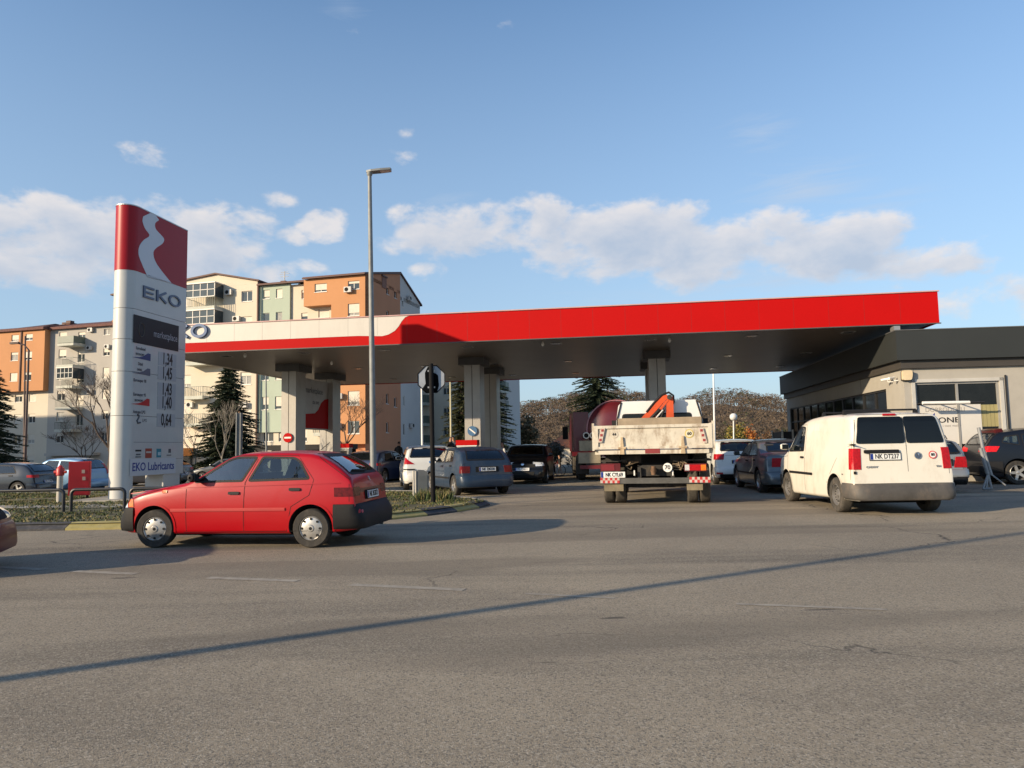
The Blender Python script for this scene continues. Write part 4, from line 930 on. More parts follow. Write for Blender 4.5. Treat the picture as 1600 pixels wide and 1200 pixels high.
# ------------------------------------------------------------------ railing
RB = M('black_rail_paint', (.018, .019, .022), .4, var=.3, vs=6)
def hoop(x0, x1, y, z=KH - .02, lab=''):
    r = empty('parking_hoop', (x0, y, z), 0, lab, 'railing', 'low black hoop railings along the verge'); L_ = x1 - x0; q = MB(); h = .50; b = .10
    q.tube([(b + .0, 0, h)] + [(L_ - b, 0, h)], .038, 10); q.build('top_rail', RB, r, 50)
    for s, X in ((1, 0), (-1, L_)):
        q = MB(); q.tube([(X, 0, -.05), (X, 0, h - b)] + [(X + s * b * (1 - cos(a)), 0, h - b + b * sin(a)) for a in (.4, .8, 1.2, pi / 2)], .038, 10); q.build('post', RB, r, 50)
wpx = lambda px, py: (px - 800) / F_PX
yy = 16.9
X = lambda px: G(px, 806, .11).x
hoop(X(-110), X(58), yy, lab='low black tubular hoop rail, the one cut by the left edge of the picture')
hoop(X(69), X(148), yy, lab='low black tubular hoop rail in the middle, in front of the red fire cabinet')
hoop(X(157), X(262), yy, lab='low black tubular hoop rail running behind the bonnet of the red hatchback')
# ------------------------------------------------------------------ fuel price pylon
PW = M('pylon_white', (.47, .475, .46), .42, coat=.25, var=.03, dirt=((.40, .41, .40), .25, 2.5))
PR = M('pylon_red', (.30, .003, .010), .42, coat=.06, spec=.25, var=.04)
PYA = 81.5; PU = Vector((cos(radians(PYA)), sin(radians(PYA)), 0)); PN = Vector((PU.y, -PU.x, 0))
Pn0 = PD(207, 740, 20.95); Pn0.z = 0      # near corner of the flat face
th = .66; rad = th / 2
pyl = empty('price_pylon', Pn0 - PN * rad, radians(PYA), 'tall white pylon with red top, dark screen and a column of fuel prices', 'sign')
# local frame: x along the face away from the camera, y = -PN side
def footprint(x0, x1, t, r0=True, n=12):
    P = []
    if r0: P += [(x0 - t / 2 * cos(a) * 1.0, t / 2 * sin(a)) for a in [-pi / 2 + pi * i / n for i in range(n + 1)]]
    else: P += [(x0, -t / 2), (x0, t / 2)]
    P += [(x1, t / 2), (x1, -t / 2)]; return P
PL_ = 2.42; TOP = 8.55
def slab(z0, z1, x0=0., x1=PL_, t=th, r0=True): q = MB(); q.prism([(x, y, z0) for x, y in footprint(x0, x1, t, r0)], (0, 0, z1 - z0)); return q
PF = Plane(Pn0, PYA)       # face plane, n points to the viewer's right
def pz(py, px=245): return PF(px, py)[1]
zr = PF(285, 449)[1]; zbtm = PF(240, 742)[1]
bands = [zbtm] + [PF(*q)[1] for q in ((230, 651), (230, 584), (230, 535), (230, 488))] + [zr]
slab(zr, TOP, t=th + .012).build('red_header', PR, pyl, 35)
for i in range(len(bands) - 1): slab(bands[i] + (.012 if i else 0), bands[i + 1] - .012 * 0, t=th).build('cladding_panel', PW, pyl, 35)
slab(zbtm, TOP - .05, x0=.05, x1=PL_ - .02, t=th - .06).build('core', DARK, pyl)
slab(0.1, zbtm, x1=.0 + .02, r0=True).build('front_leg', PW, pyl, 35)
q = MB(); q.box(PL_ - .95, PL_ - .12, -th / 2 + .03, th / 2 - .03, .1, zbtm); q.build('rear_leg', PW, pyl)
q = MB(); q.prism([(x, y, TOP) for x, y in footprint(-.0, PL_, th + .03)], (0, 0, .03)); q.build('cap', STEEL, pyl)
for xs_ in (-.19, -.12):       # vertical cover seams on the rounded edge
    pass
xv, zv = Vector((1, 0, 0)), Vector((0, 0, 1)); YF = -(th / 2)      # viewer side is local -y
def facept(px, py): s_, z = PF(px, py); return s_, z
# white road-ribbon emblem on the red header
lft = [(224, 336), (222, 345), (226, 357), (233, 368), (224, 375), (217, 385), (216, 398), (221, 412), (228, 428), (231, 434)]
rgt = [(248, 344), (242, 349), (243, 358), (251, 367), (256, 374), (253, 381), (243, 388), (239, 396), (243, 410), (255, 427), (273, 449)]
def spl(P, n=28):
    P = [Vector(facept(*p)) for p in P]; out = []
    for i in range(n + 1):
        t = i / n * (len(P) - 1); k = min(int(t), len(P) - 2); f = t - k; p0, p1, p2, p3 = P[max(k - 1, 0)], P[k], P[k + 1], P[min(k + 2, len(P) - 1)]
        out.append(.5 * ((2 * p1) + (p2 - p0) * f + (2 * p0 - 5 * p1 + 4 * p2 - p3) * f * f + (3 * p1 - p0 - 3 * p2 + p3) * f ** 3))
    return out
A = spl(lft); B = spl(rgt); A[0] = Vector(facept(234, 333)); q = MB(); n = len(A)
A[-1].y = zr + .01; B[-1].y = zr + .01
yb = YF - .012
q.add([(p.x, yb, p.y) for p in A] + [(p.x, yb, p.y) for p in B], [(i, i + 1, n + i + 1, n + i) for i in range(n - 1)])
q.add([(A[0].x, yb, A[0].y), (B[0].x, yb, B[0].y), (Vector(facept(242, 335)).x, yb, Vector(facept(242, 335)).y)], [(0, 1, 2)])
q.build('road_emblem', M('emblem_white', (.50, .52, .56), .35, var=.02), pyl)
# EKO letters built from bars (wide geometric capitals)
def eko(parent, org, xd, ud, h, mats, ext, thick=.17, only='EKO', name='letter'):
    n = Vector(xd).cross(Vector(ud)); W = h * 1.05; t = h * thick; out = []
    def P(a, b): return Vector(org) + Vector(xd) * a + Vector(ud) * b
    for ch, x0 in zip('EKO', (0, h * 1.32, h * 2.62)):
        if ch not in only: continue
        q = MB()
        def bar(a, b, w=t):
            a = Vector(a); b = Vector(b); d = (b - a).normalized(); s_ = Vector((-d.y, d.x)) * w / 2
            q.prism([P(x0 + v.x, v.y) for v in (a - s_, b - s_, b + s_, a + s_)], n * ext)
        if ch == 'E':
            bar((t / 2, 0), (t / 2, h)); bar((t, t / 2), (W, t / 2)); bar((t, h / 2), (W * .93, h / 2), t * .9); bar((t, h - t / 2), (W, h - t / 2))
        elif ch == 'K':
            bar((t / 2, 0), (t / 2, h)); bar((t * 1.0, h * .45), (W * .95, h - t * .2)); bar((W * .34, h * .50), (W * .98, t * .2))
        else:
            R1x, R1y = h * .66, h * .53; N_ = 32
            o1 = [P(x0 + R1x + R1x * cos(2 * pi * i / N_), h / 2 + R1y * sin(2 * pi * i / N_)) for i in range(N_)]; i1 = [P(x0 + R1x + (R1x - t) * cos(2 * pi * i / N_), h / 2 + (R1y - t) * sin(2 * pi * i / N_)) for i in range(N_)]
            e = n * ext; q.add(o1 + i1 + [p + e for p in o1] + [p + e for p in i1], [(i, (i + 1) % N_, N_ + (i + 1) % N_, N_ + i) for i in range(N_)] + [(2 * N_ + i, 3 * N_ + i, 3 * N_ + (i + 1) % N_, 2 * N_ + (i + 1) % N_) for i in range(N_)] +
                  [(i, 2 * N_ + i, 2 * N_ + (i + 1) % N_, (i + 1) % N_) for i in range(N_)] + [(N_ + i, N_ + (i + 1) % N_, 3 * N_ + (i + 1) % N_, 3 * N_ + i) for i in range(N_)])
        out.append(q.build(name, mats, parent))
    return out
s0, z0_ = facept(223, 464); s1, _ = facept(281, 480); zt_ = facept(224, 446)[1]
hL = zt_ - z0_; wL = (s1 - s0); sc_ = wL / (hL * 3.94)
eko(pyl, (s0, YF, z0_), (sc_, 0, 0), (0, 0, 1), hL, M('letter_slate', s2l((70, 84, 110)), .4), -.0 - .03 if False else .03)
fx = lambda px, py: facept(px, py)
def fquad(p4, mt, name, out=.006, parent=pyl):
    q = MB(); q.prism([(s_, YF - out, z) for s_, z in p4], (0, out - .0005, 0)); return q.build(name, mt, parent)
def rect(x0, x1, z0, z1): return [(x0, z0), (x1, z0), (x1, z1), (x0, z1)]
SC_ = M('screen_dark', (.012, .012, .016), .55, var=.1, spec=.3)
a0, zt1 = fx(209, 491); a1, _ = fx(279, 508); zb1 = fx(209, 535)[1]; sc1 = fquad(rect(a0, a1, zb1, zt1), SC_, 'screen', .012)
text('marketplace', .30, M('screen_lettering', (.30, .30, .33), .5), sc1, ((a0 + a1) / 2 + .42, YF - .014, (zb1 + zt1) / 2 - .02), xv, zv, .001, sx=.80)
q = MB(); q.tube([((a0 + .35) + .13 * cos(t_) , YF - .014, (zb1 + zt1) / 2 + .2 * sin(t_)) for t_ in [2 * pi * i / 16 for i in range(17)]], .010, 4); q.build('screen_mark', M('screen_mark_grey', (.09, .07, .05), .5), sc1)
# price rows
BG = M('price_strip', (.36, .38, .40), .5, var=.05); LG = M('small_print', (.07, .075, .09), .5)
xa, xb_ = fx(249, 565)[0], fx(272, 568)[0]; xl0, xl1 = fx(207, 560)[0], fx(235, 562)[0]
rows = [('Eurodiesel', '1,34', 562, 545), ('Dizel', '1,45', 584, 569), ('Eurosuper 98', '1,43', 609, 595), ('Eurosuper 95', '1,40', 630, 617), ('Autogas LPG', '0,64', 657, 644)]
for i, (nm, pr, yc, yl) in enumerate(rows):
    zc = PF(260, yc)[1]; st = fquad(rect(xa - .06, xb_ + .10, zc - .20, zc + .20), BG, 'price_strip', .008)
    text(pr, .50, INK, st, ((xa + xb_) / 2 + .02, YF - .010, zc), xv, zv, .001, sx=.60, bold=.012)
    zl = PF(220, yl)[1]; text(nm, .125, LG, pyl, ((xl0 + xl1) / 2 - .05, YF - .004, zl), xv, zv, .001, sx=.82, bold=.003)
    zq = zl - .20
    if i in (0, 1, 3):
        c3 = {0: NAVY, 1: M('badge_grey', (.10, .11, .15), .5), 3: M('badge_red', (.45, .02, .02), .5)}[i]
        w0, w1 = xl0 - .02, xl1 - .0; P = [(w0, zq - .08), (w1, zq - .11), (w1, zq + .10)] + [(w1 - .12, zq + .11), (w1 - .30, zq + .01), (w1 - .5, zq - .05)]
        b_ = fquad(P, c3, 'fuel_badge', .006); text({0: 'EKONOMY', 1: 'DIESEL', 3: 'EKONOMY'}[i], .085, LG, b_, (w0 + .34, YF - .008, zq + .03), xv, zv, .001, sx=.9, bold=.002)
    if i == 4:
        q = MB(); q.tube([((xl0 + xl1) / 2 + dx - .08, YF - .008, zq + dz) for dx, dz in ((-.06, .12), (.02, .10), (.0, .03), (-.07, -.05), (-.03, -.12), (.08, -.10))], .025, 6); q.build('fuel_badge', LG, pyl); text('LPG', .12, LG, pyl, ((xl0 + xl1) / 2 + .2, YF - .004, zq - .04), xv, zv, .001)
for yb_ in (574, 603, 672, 691): zz = PF(230, yb_)[1]
# card logos and the lubricants strip
cz = PF(240, 708)[1]
cards = [(216, .26, .26, [(0, .08, .26, .05, INK), (0, -.03, .2, .04, LG), (0, -.10, .24, .03, LG)]), (232, .30, .28, [(0, 0, .30, .28, M('card_red', (.32, .05, .03), .5)), (.0, .03, .24, .05, M('card_pale', (.5, .45, .42), .5))]),
         (248, .2, .26, [(0, 0, .22, .26, M('card_teal', (.02, .20, .27), .5)), (.02, -.02, .14, .10, M('card_light', (.35, .5, .55), .5))]), (264, .2, .2, [(.03, .06, .12, .12, LG), (0, -.07, .22, .025, LG)])]
for px, w_, h_, parts in cards:
    cx = fx(px, 708)[0]
    for k, (dx, dz, ww, hh_, mt) in enumerate(parts): fquad(rect(cx + dx - ww / 2, cx + dx + ww / 2, cz + dz - hh_ / 2, cz + dz + hh_ / 2), mt, 'card_logo', .005 + .003 * k)
zl = PF(238, 729)[1]; fr2 = fquad(rect(fx(203, 730)[0], fx(274, 730)[0], zl - .24, zl + .24), M('pylon_strip', (.50, .52, .55), .4, var=.02), 'lubricants_strip', .008)
text('EKO Lubricants', .33, M('lubricants_blue', (.02, .04, .22), .5), fr2, ((fx(203, 730)[0] + fx(274, 730)[0]) / 2, YF - .010, zl), xv, zv, .001, sx=.93, bold=.006)
for yb_ in (691, 718): zz = PF(230, yb_)[1]; fquad(rect(.02, PL_ - .05, zz - .006, zz + .006), M('panel_joint', (.16, .17, .18), .6), 'panel_joint', .002)
# ------------------------------------------------------------------ station canopy
CR = M('canopy_red', (.42, .003, .003), .65, spec=.12, var=.03, vs=.6)
CW = M('canopy_white', (.56, .53, .48), .5, var=.03, vs=.7, dirt=((.36, .33, .29), .25, 1.2, (1.5, 1.5, .3)))
def planks(name, col, pitch, ax, dark=.5, rough=.45, metal=.2):
    m = M(name, col, rough, metal, var=.12, vs=.8); nt = m.node_tree; N = nt.nodes.new; L = nt.links.new; b = nt.nodes['Principled BSDF']
    src = b.inputs['Base Color'].links[0].from_socket; tc = N('ShaderNodeTexCoord'); sp = N('ShaderNodeSeparateXYZ'); L(tc.outputs['Object'], sp.inputs[0])
    mu = N('ShaderNodeMath'); mu.operation = 'MULTIPLY'; L(sp.outputs[ax], mu.inputs[0]); mu.inputs[1].default_value = 1 / pitch
    fr_n = N('ShaderNodeMath'); fr_n.operation = 'FRACT'; L(mu.outputs[0], fr_n.inputs[0])
    lt = N('ShaderNodeMath'); lt.operation = 'LESS_THAN'; L(fr_n.outputs[0], lt.inputs[0]); lt.inputs[1].default_value = .12
    mx = N('ShaderNodeMix'); mx.data_type = 'RGBA'; L(lt.outputs[0], mx.inputs[0]); L(src, mx.inputs[6]); mx.inputs[7].default_value = tuple(c * dark for c in col[:3]) + (1,)
    L(mx.outputs[2], b.inputs['Base Color']); return m
SOF = planks('soffit_planks', (.16, .14, .118), .3, 1, .45, .38, .35)
CL = M('column_cladding', (.40, .38, .35), .45, .2, var=.06, dirt=((.25, .22, .18), .35, 1.5))
CDK = M('column_dark', (.06, .06, .06), .5, var=.2)
BX, BY = 14.45, 24.73; CAZ = -8.5; H0, H1 = 5.32, 6.39; CLN, CDP = 29.0, 16.35
can = empty('station_canopy', (BX, BY, 0), radians(CAZ), 'long red and white canopy on grey columns over the pumps', 'canopy')
CP = Plane((BX, BY), CAZ)
q = MB(); q.box(-CLN + .05, -.05, .05, CDP - .05, H0 + .03, H1 - .25); q.build('roof_deck', SOF, can)
def fascia(x0, x1, y0, y1): q = MB(); q.box(x0, x1, y0, y1, H0, H1); return q
fascia(-CLN, 0, -.06, .05).build('front_fascia', CR, can); fascia(-CLN - .06, -CLN, -.06, CDP + .06).build('end_fascia', CW, can); fascia(0, .06, -.06, CDP + .06).build('end_fascia', CR, can); fascia(-CLN, 0, CDP - .05, CDP + .06).build('rear_fascia', CR, can)
q = MB(); q.box(-CLN - .1, .1, -.10, -.062, H0 - .035, H0 + .0); q.build('drip_edge', CDK, can)
q = MB(); q.box(-CLN - .1, .1, -.10, -.04, H1 + .002, H1 + .04); q.build('top_flashing', M('flashing', (.5, .3, .28), .4), can)
pts = [(205, 508.5), (640, 493.2), (634, 496), (628, 503), (624, 510), (618, 517), (608, 523), (598, 525.6), (560, 527), (205, 538)]
W = [CP(*p) for p in pts]; W[0] = (-CLN, H1 - .005); W[1] = (W[1][0], H1 - .005); W[-1] = (-CLN, W[-1][1])
a_ = CP(300, 534.5); b_ = CP(590, 525.8); zl_ = (a_[1] + b_[1]) / 2; W[-1] = (-CLN, zl_); W[-2] = (CP(560, 527)[0], zl_ + .002); 
m = MB(); m.prism([(x, -.062, z) for x, z in W], (0, -.006, 0)); m.build('white_field', CW, can)
jm = M('fascia_joint', (.30, .10, .09), .6)
for i in range(1, 25):
    s_ = -CLN + i * CLN / 25; 
    wj = s_ < CP(600, 525)[0]
    if not wj:
        q = MB(); q.box(s_ - .004, s_ + .004, -.0615, -.060, H0 + .01, H1 - .02); q.build('panel_joint', M('joint_red', (.22, .01, .008), .6), can); continue
    q = MB(); q.box(s_ - .006, s_ + .006, -.0705, -.069, zl_ + .01, H1 - .02); q.build('panel_joint', M('joint_cream', (.42, .39, .35), .6), can)
so, zo = CP(300, 529); so1, _ = CP(325, 529); hE = (so1 - so) / 1.32
eko(can, (so - 2.62 * hE, -.07, zo + .01), (1, 0, 0), (0, 0, 1), hE * 1.02, M('letter_blue', s2l((58, 88, 130)), .4), .09, .20)
LT = M('light_housing', (.30, .30, .30), .4, var=.1); LTE = M('lamp_glass', (.55, .55, .52), .2)
for i, s_ in enumerate([-26.8, -23.4, -20, -16.6, -13.1, -9.5, -5.8, -2.4]):
    for v in (1.6, 7.8, 13.6):
        q = MB(); q.box(s_ - .22, s_ + .22, v - .22, v + .22, H0 + .015, H0 + .029, 0); q.box(s_ - .17, s_ + .17, v - .17, v + .17, H0 + .010, H0 + .014, 1); q.build('light_fitting', [LT, M('lamp_glass_dark', (.10, .10, .10), .15)], can)
for px, py in ((383, 553), (518, 565), (848, 535), (1046, 529)):
    p = G(px, py, H0); d = p - Vector((BX, BY, H0)); u_ = CP.u; s_ = d.dot(u_); v_ = d.dot(Vector((-u_.y, u_.x, 0)))
    q = MB(); q.lathe([(.03, 0), (.05, -.06), (.06, -.12), (.035, -.17), (.001, -.18)], (s_, v_, H0 + .028), n=12); q.build('spot_lamp', [WHITE], can, 40)
cols = [-25.72, -17.16, -9.13]
for s_ in cols:
    for v0 in (5.12, 9.45):
        w = .35; dpt = 1.05
        q = MB(); q.box(s_ - w, s_ - .015, v0, v0 + dpt, 0, H0 - .3); q.box(s_ + .015, s_ + w, v0, v0 + dpt, 0, H0 - .3); q.box(s_ - .015, s_ + .015, v0 + .03, v0 + dpt - .03, 0, H0 - .3, 1); q.build('column', [CL, CDK], can)
        q = MB(); q.box(s_ - w - .22, s_ + w + .22, v0 - .2, v0 + dpt + .2, H0 - .3, H0 + .028); q.build('capital', CDK, can)
# islands under the columns
for s_ in cols:
    q = MB(); q.prism([(s_ + x, y, 0) for x, y in roundpoly([(-.6, 3.6), (.6, 3.6), (.6, 12.6), (-.6, 12.6)], .5, 6)], (0, 0, .15)); o = q.build('pump_island', KC); o.matrix_basis = can.matrix_basis.copy(); tag(o, kind='structure')
def onc(s_, v, z=0): u_ = CP.u; return Vector((BX, BY, z)) + u_ * s_ + Vector((-u_.y, u_.x, 0)) * v
# advertising board between the left pair of columns
ad = empty('advertising_board', onc(-25.72, 7.8), radians(CAZ), 'white board with a red lower wave and dark script between the left canopy columns', 'board')
q = MB(); q.box(-.1, .1, -1.63, 1.63, 2.4, 4.85); q.build('panel', M('board_white', (.42, .41, .40), .5), ad)
P = [(-1.65, 2.46), (1.65, 2.46), (1.65, 4.0), (1.2, 3.95), (.75, 3.75), (.4, 3.4), (.0, 3.2), (-1.65, 3.1)]
q = MB(); q.prism([(.104, y, z) for y, z in P], (.006, 0, 0)); q.build('red_wave', CR, ad); text('marketplace', .42, LG, ad, (.108, -.1, 4.3), (0, 1, 0), (0, 0, 1), .002); text('za sve', .32, LG, ad, (.108, .1, 3.75), (0, 1, 0), (0, 0, 1), .002)
# road signs on the columns
def disc_sign(name, label, px, py, r, D, kind):
    p = PD(px, py, D); p2 = onc(*{'no': (cols[0], 5.12), 'blue': (cols[1], 5.12)}[kind]); r_ = empty(name, (p2.x, p2.y - .0, p.z), radians(CAZ), label, 'road sign')
    c1 = CR if kind == 'no' else M('sign_blue', (.05, .13, .26), .5)
    q = MB(); q.lathe([(.001, 0), (r, 0), (r, -.02), (.001, -.02)], (0, -.05, 0), 'Y', 32); q.build('disc', c1, r_)
    q = MB(); q.lathe([(.02, 0), (.02, .05)], (0, -.05, 0), 'Y', 8); q.build('bracket', STEEL, r_)
    q = MB()
    if kind == 'no': q.box(-r * .74, r * .74, -.078, -.072, -r * .17, r * .17)
    else:
        q.ob((0, -.075, 0), Vector((r * .62, 0, -r * .5)), (0, .003, 0), Vector((.5, 0, .62)).normalized() * r * .13)
    q.build('bar', WHITE, r_); return r_
disc_sign('road_sign', 'round red no entry sign with white bar on the left canopy column', 449.5, 683, .215, 32.1, 'no')
disc_sign('road_sign', 'round blue sign with a white slanting bar on the middle canopy column', 739, 672, .215, 30.6, 'blue')
# fuel pumps
FP = M('pump_grey', (.35, .35, .34), .4, var=.05)
def pump(s_, v, label):
    r_ = empty('fuel_pump', onc(s_, v, .15), radians(CAZ), label, 'fuel pump')
    q = MB(); q.box(-.42, .42, -.25, .25, 0, 1.30); q.build('cabinet', FP, r_)
    q = MB(); q.prism([(-.46, -.28, 1.34), (.46, -.28, 1.34), (.46, -.28, 1.56), (-.46, -.28, 1.56)], (0, .56, 0)); q.build('red_header', CR, r_)
    q = MB(); q.box(-.44, .44, -.26, .26, 1.30, 1.34); q.build('white_band', WHITE, r_)
    q = MB(); q.box(-.3, .3, -.262, -.25, .85, 1.18); q.build('display', SC_, r_)
    for k in (-1, 1):
        q = MB(); q.tube([(k * .43, -.05, .9), (k * .52, -.1, .7), (k * .5, -.12, .35), (k * .45, -.1, .1), (k * .44, 0, .3)], .018, 6); q.build('hose', BLACK, r_, 50)
        q = MB(); q.box(k * .43 - .02, k * .43 + .04 * k, -.12, .0, .8, 1.05); q.build('nozzle', BLACK, r_)
pump(cols[1] - .05, 4.3, 'fuel pump with bright red header showing above the roof of the blue hatchback')
pump(cols[0] + .1, 11.5, 'fuel pump standing behind the left canopy columns')
pump(cols[2], 4.5, 'fuel pump hidden low behind the dump truck')
# ------------------------------------------------------------------ station shop
SW = M('shop_wall', (.36, .34, .30), .75, var=.05, dirt=((.28, .25, .21), .25, .8)); SF = M('shop_fascia', (.024, .027, .026), .6, 0., var=.08, vs=.5)
SWD = M('shop_window_frame', (.30, .295, .28), .5, .2); SDK = M('dark_frame', (.02, .02, .022), .5)
S0 = Vector((12.88, 24.45, 0)); SAZ, FAZ = 82.3, -6.
SP, FPn = Plane(S0, SAZ), Plane(S0, FAZ)
su, fu = SP.u, FPn.u; sn = Vector((-su.y, su.x, 0)); fn = FPn.n      # outward normals of the long and of the front side
shop = empty('station_shop', S0, 0, 'low shop with dark fascia, beige walls and large windows right of the canopy', 'shop')
SL, FL = 17.4, 13.
def wall_open(mb, P0, u, n, x0, x1, z0, z1, ops, depth, mi=0, rmi=None):
    """wall face with rectangular openings and their reveals; n outward"""
    X = sorted({x0, x1} | {o[0] for o in ops} | {o[1] for o in ops}); Z = sorted({z0, z1} | {o[2] for o in ops} | {o[3] for o in ops})
    p = lambda a, z, d=0.: P0 + u * a + Vector((0, 0, z)) - n * d
    for i in range(len(X) - 1):
        for j in range(len(Z) - 1):
            cx, cz = (X[i] + X[i + 1]) / 2, (Z[j] + Z[j + 1]) / 2
            if any(o[0] < cx < o[1] and o[2] < cz < o[3] for o in ops): continue
            mb.quad(p(X[i], Z[j]), p(X[i + 1], Z[j]), p(X[i + 1], Z[j + 1]), p(X[i], Z[j + 1]), mi)
    for a, b, c, d in ops:
        r = mi if rmi is None else rmi
        for q1, q2 in (((a, c), (b, c)), ((b, c), (b, d)), ((b, d), (a, d)), ((a, d), (a, c))):
            mb.quad(p(*q1), p(*q2), p(*q2, depth), p(*q1, depth), r)
def slab_on(P0, u, n, x0, x1, z0, z1, o0, o1, mi=0, mb=None):
    q = mb or MB(); p = lambda a, z, d: P0 + u * a + Vector((0, 0, z)) + n * d
    q.add([p(a, z, d) for a in (x0, x1) for d in (o0, o1) for z in (z0, z1)], [(0, 1, 3, 2), (4, 6, 7, 5), (0, 4, 5, 1), (2, 3, 7, 6), (0, 2, 6, 4), (1, 5, 7, 3)], mi); return q
Wc = S0 + su * .28 - sn * .28 - fn * 0      # wall corner set back under the fascia
Wc = S0 - sn * .28 - fn * .28
ft = 5.04; fb = 4.05
# fascia as one mitred band
def quadpt(o, L1, L2): return [S0 + sn * o + fn * o, S0 + sn * o + fn * o + fu * L2, S0 + sn * o + fn * o + fu * L2 + su * L1, S0 + sn * o + fn * o + su * L1]
q = MB(); q.prism([v + Vector((0, 0, fb)) for v in quadpt(0, SL, FL)], (0, 0, ft - fb)); q.build('fascia', SF, shop, world=True)
q = MB(); q.prism([v + Vector((0, 0, 3.78)) for v in quadpt(-.16, SL - .3, FL - .2)], (0, 0, fb - .002 - 3.78)); q.build('recess_band', M('recess_band', (.05, .044, .038), .6), shop, world=True)
q = MB(); q.prism([v + Vector((0, 0, ft)) for v in quadpt(.02, SL + .04, FL)], (0, 0, .03)); q.build('roof_flashing', M('roof_edge', (.10, .10, .10), .4), shop, world=True)
wz = 3.78
WS = Plane(Wc, SAZ); WF = Plane(Wc, FAZ)
wx0, wz1 = WF(1429, 598); wx1 = WF(1561, 594)[0]; fops = [(wx0, wx1, .75, wz1)]
q = MB(); wall_open(q, Wc, fu, fn, 0, FL - .4, -.05, wz, fops, .14); q.build('front_wall', SW, shop, world=True, fix=False)
sx0 = WS(1385, 620)[0]; zt_s = 3.22; sops = [(sx0, SL - 1.2, .3, zt_s)]
q = MB(); wall_open(q, Wc, su, sn, 0, SL - .5, -.05, wz, sops, .14); q.build('side_wall', SW, shop, world=True, fix=False)
q = MB(); e1 = Wc + su * (SL - .5); q.quad(e1, e1 + fu * (FL - .4), e1 + fu * (FL - .4) + Vector((0, 0, wz)), e1 + Vector((0, 0, wz))); q.build('rear_wall', SW, shop, world=True)
IG = M('shop_glass', (.010, .011, .011), .06, var=.3, spec=.35)
def shopwin(P0, u, n, a, b, c, d, mull, name='shop_window', zt=None):
    q = MB(); fw = .07
    for x in [a + fw / 2] + mull + [b - fw / 2]: slab_on(P0, u, n, x - fw / 2, x + fw / 2, c, d, -.13, -.05, mb=q)
    slab_on(P0, u, n, a, b, c, c + fw, -.128, -.052, mb=q); slab_on(P0, u, n, a, b, d - fw, d, -.128, -.052, mb=q)
    if zt: slab_on(P0, u, n, a, b, zt - .03, zt + .03, -.126, -.054, mb=q)
    f = q.build(name, SWD if name == 'front_window' else SDK, shop, world=True)
    q = MB(); slab_on(P0, u, n, a, b, c, d, -.12, -.10, mb=q); o = q.build('pane', IG, f, world=True); return f
fwin = shopwin(Wc, fu, fn, wx0, wx1, .75, wz1, [(wx0 + wx1) / 2 + .02], 'front_window')
shopwin(Wc, su, sn, sx0, SL - 1.2, .3, zt_s, [sx0 + (SL - 1.2 - sx0) * i / 11 for i in range(1, 11)], 'side_window', 2.45)
fr3 = MB(); t_ = .11
for x0_, x1_, z0_2, z1_2 in ((wx0 - t_, wx0, .75, wz1 + t_), (wx1, wx1 + t_, .75, wz1 + t_), (wx0 - t_ + .0, wx1 + t_, wz1, wz1 + t_ - .002)): slab_on(Wc, fu, fn, x0_, x1_, z0_2, z1_2, .002, .03, mb=fr3)
fr3.build('window_surround', M('surround_pale', (.45, .44, .41), .5), shop, world=True)
q = MB(); slab_on(Wc, fu, fn, wx1 + t_ + .06, wx1 + t_ + .10, .0, wz1 + .18, .0, .05, mb=q); q.build('downpipe', SDK, shop, world=True)
for k in (.32, 1.0 + wx1 + .6, wx1 + 3.2): q = MB(); slab_on(Wc, fu, fn, k - .008, k + .008, 0, wz, .0005, .003, mb=q); q.build('wall_joint', M('wall_joint', (.2, .18, .16), .8), shop, world=True)
q = MB(); slab_on(Wc, su, sn, 4.3, 4.33, 3.2, wz, .001, .01, mb=q); q.build('wall_joint', M('wall_joint', (.2, .18, .16), .8), shop, world=True)
# posters and blind inside the front window
def onwin(px, py): return WF(px, py)
pb0, pz1 = onwin(1431, 633.5); pb1 = onwin(1534, 633)[0]; pz0 = onwin(1480, 694)[1]
q = MB(); slab_on(Wc, fu, fn, wx0 + .05, pb1, pz0, pz1, -.098, -.07, mb=q); po = q.build('window_poster', M('poster_white', (.58, .56, .52), .6, var=.03), shop, world=True)
for k in (1427.5, 1500.): 
    s_ = onwin(k, 650)[0]; q = MB(); slab_on(Wc, fu, fn, s_ - .008, s_ + .008, pz0, pz1, -.07, -.066, mb=q); q.build('poster_joint', LG, po, world=True)
def wt(txt, px, py, size, m_, sx=1., bold=.0):
    s_, z = onwin(px, py); p = Wc + fu * s_ + Vector((0, 0, z)) - fn * .066; text(txt, size, m_, po, p, fu, (0, 0, 1), .001, sx=sx, world=True, bold=bold)
wt('ONE', 1484, 656.5, .25, INK, 1.3, .004); wt('DOBRODOSLI', 1478, 640, .20, M('poster_grey', (.30, .28, .26), .6), 1.0); wt('za vas i vase vozilo', 1481, 665, .12, M('poster_grey', (.30, .28, .26), .6), 1.0)
s_, z = onwin(1455, 663); q = MB(); q.prism([Wc + fu * (s_ + a) + Vector((0, 0, z + b)) - fn * .066 for a, b in ((-.1, .05), (.13, -.06), (.16, .38), (.08, .30), (.06, .18))], fn * .003); q.build('poster_mark', M('poster_blue', (.01, .02, .25), .5), po, world=True)
q = MB(); slab_on(Wc, fu, fn, pb1 + .02, wx1 - .07, pz1 - .75, pz1 - .02, -.098, -.08, mb=q); q.build('blind', planks('yellow_blind', (.32, .28, .13), .12, 0, .5, .8, 0), shop, world=True)
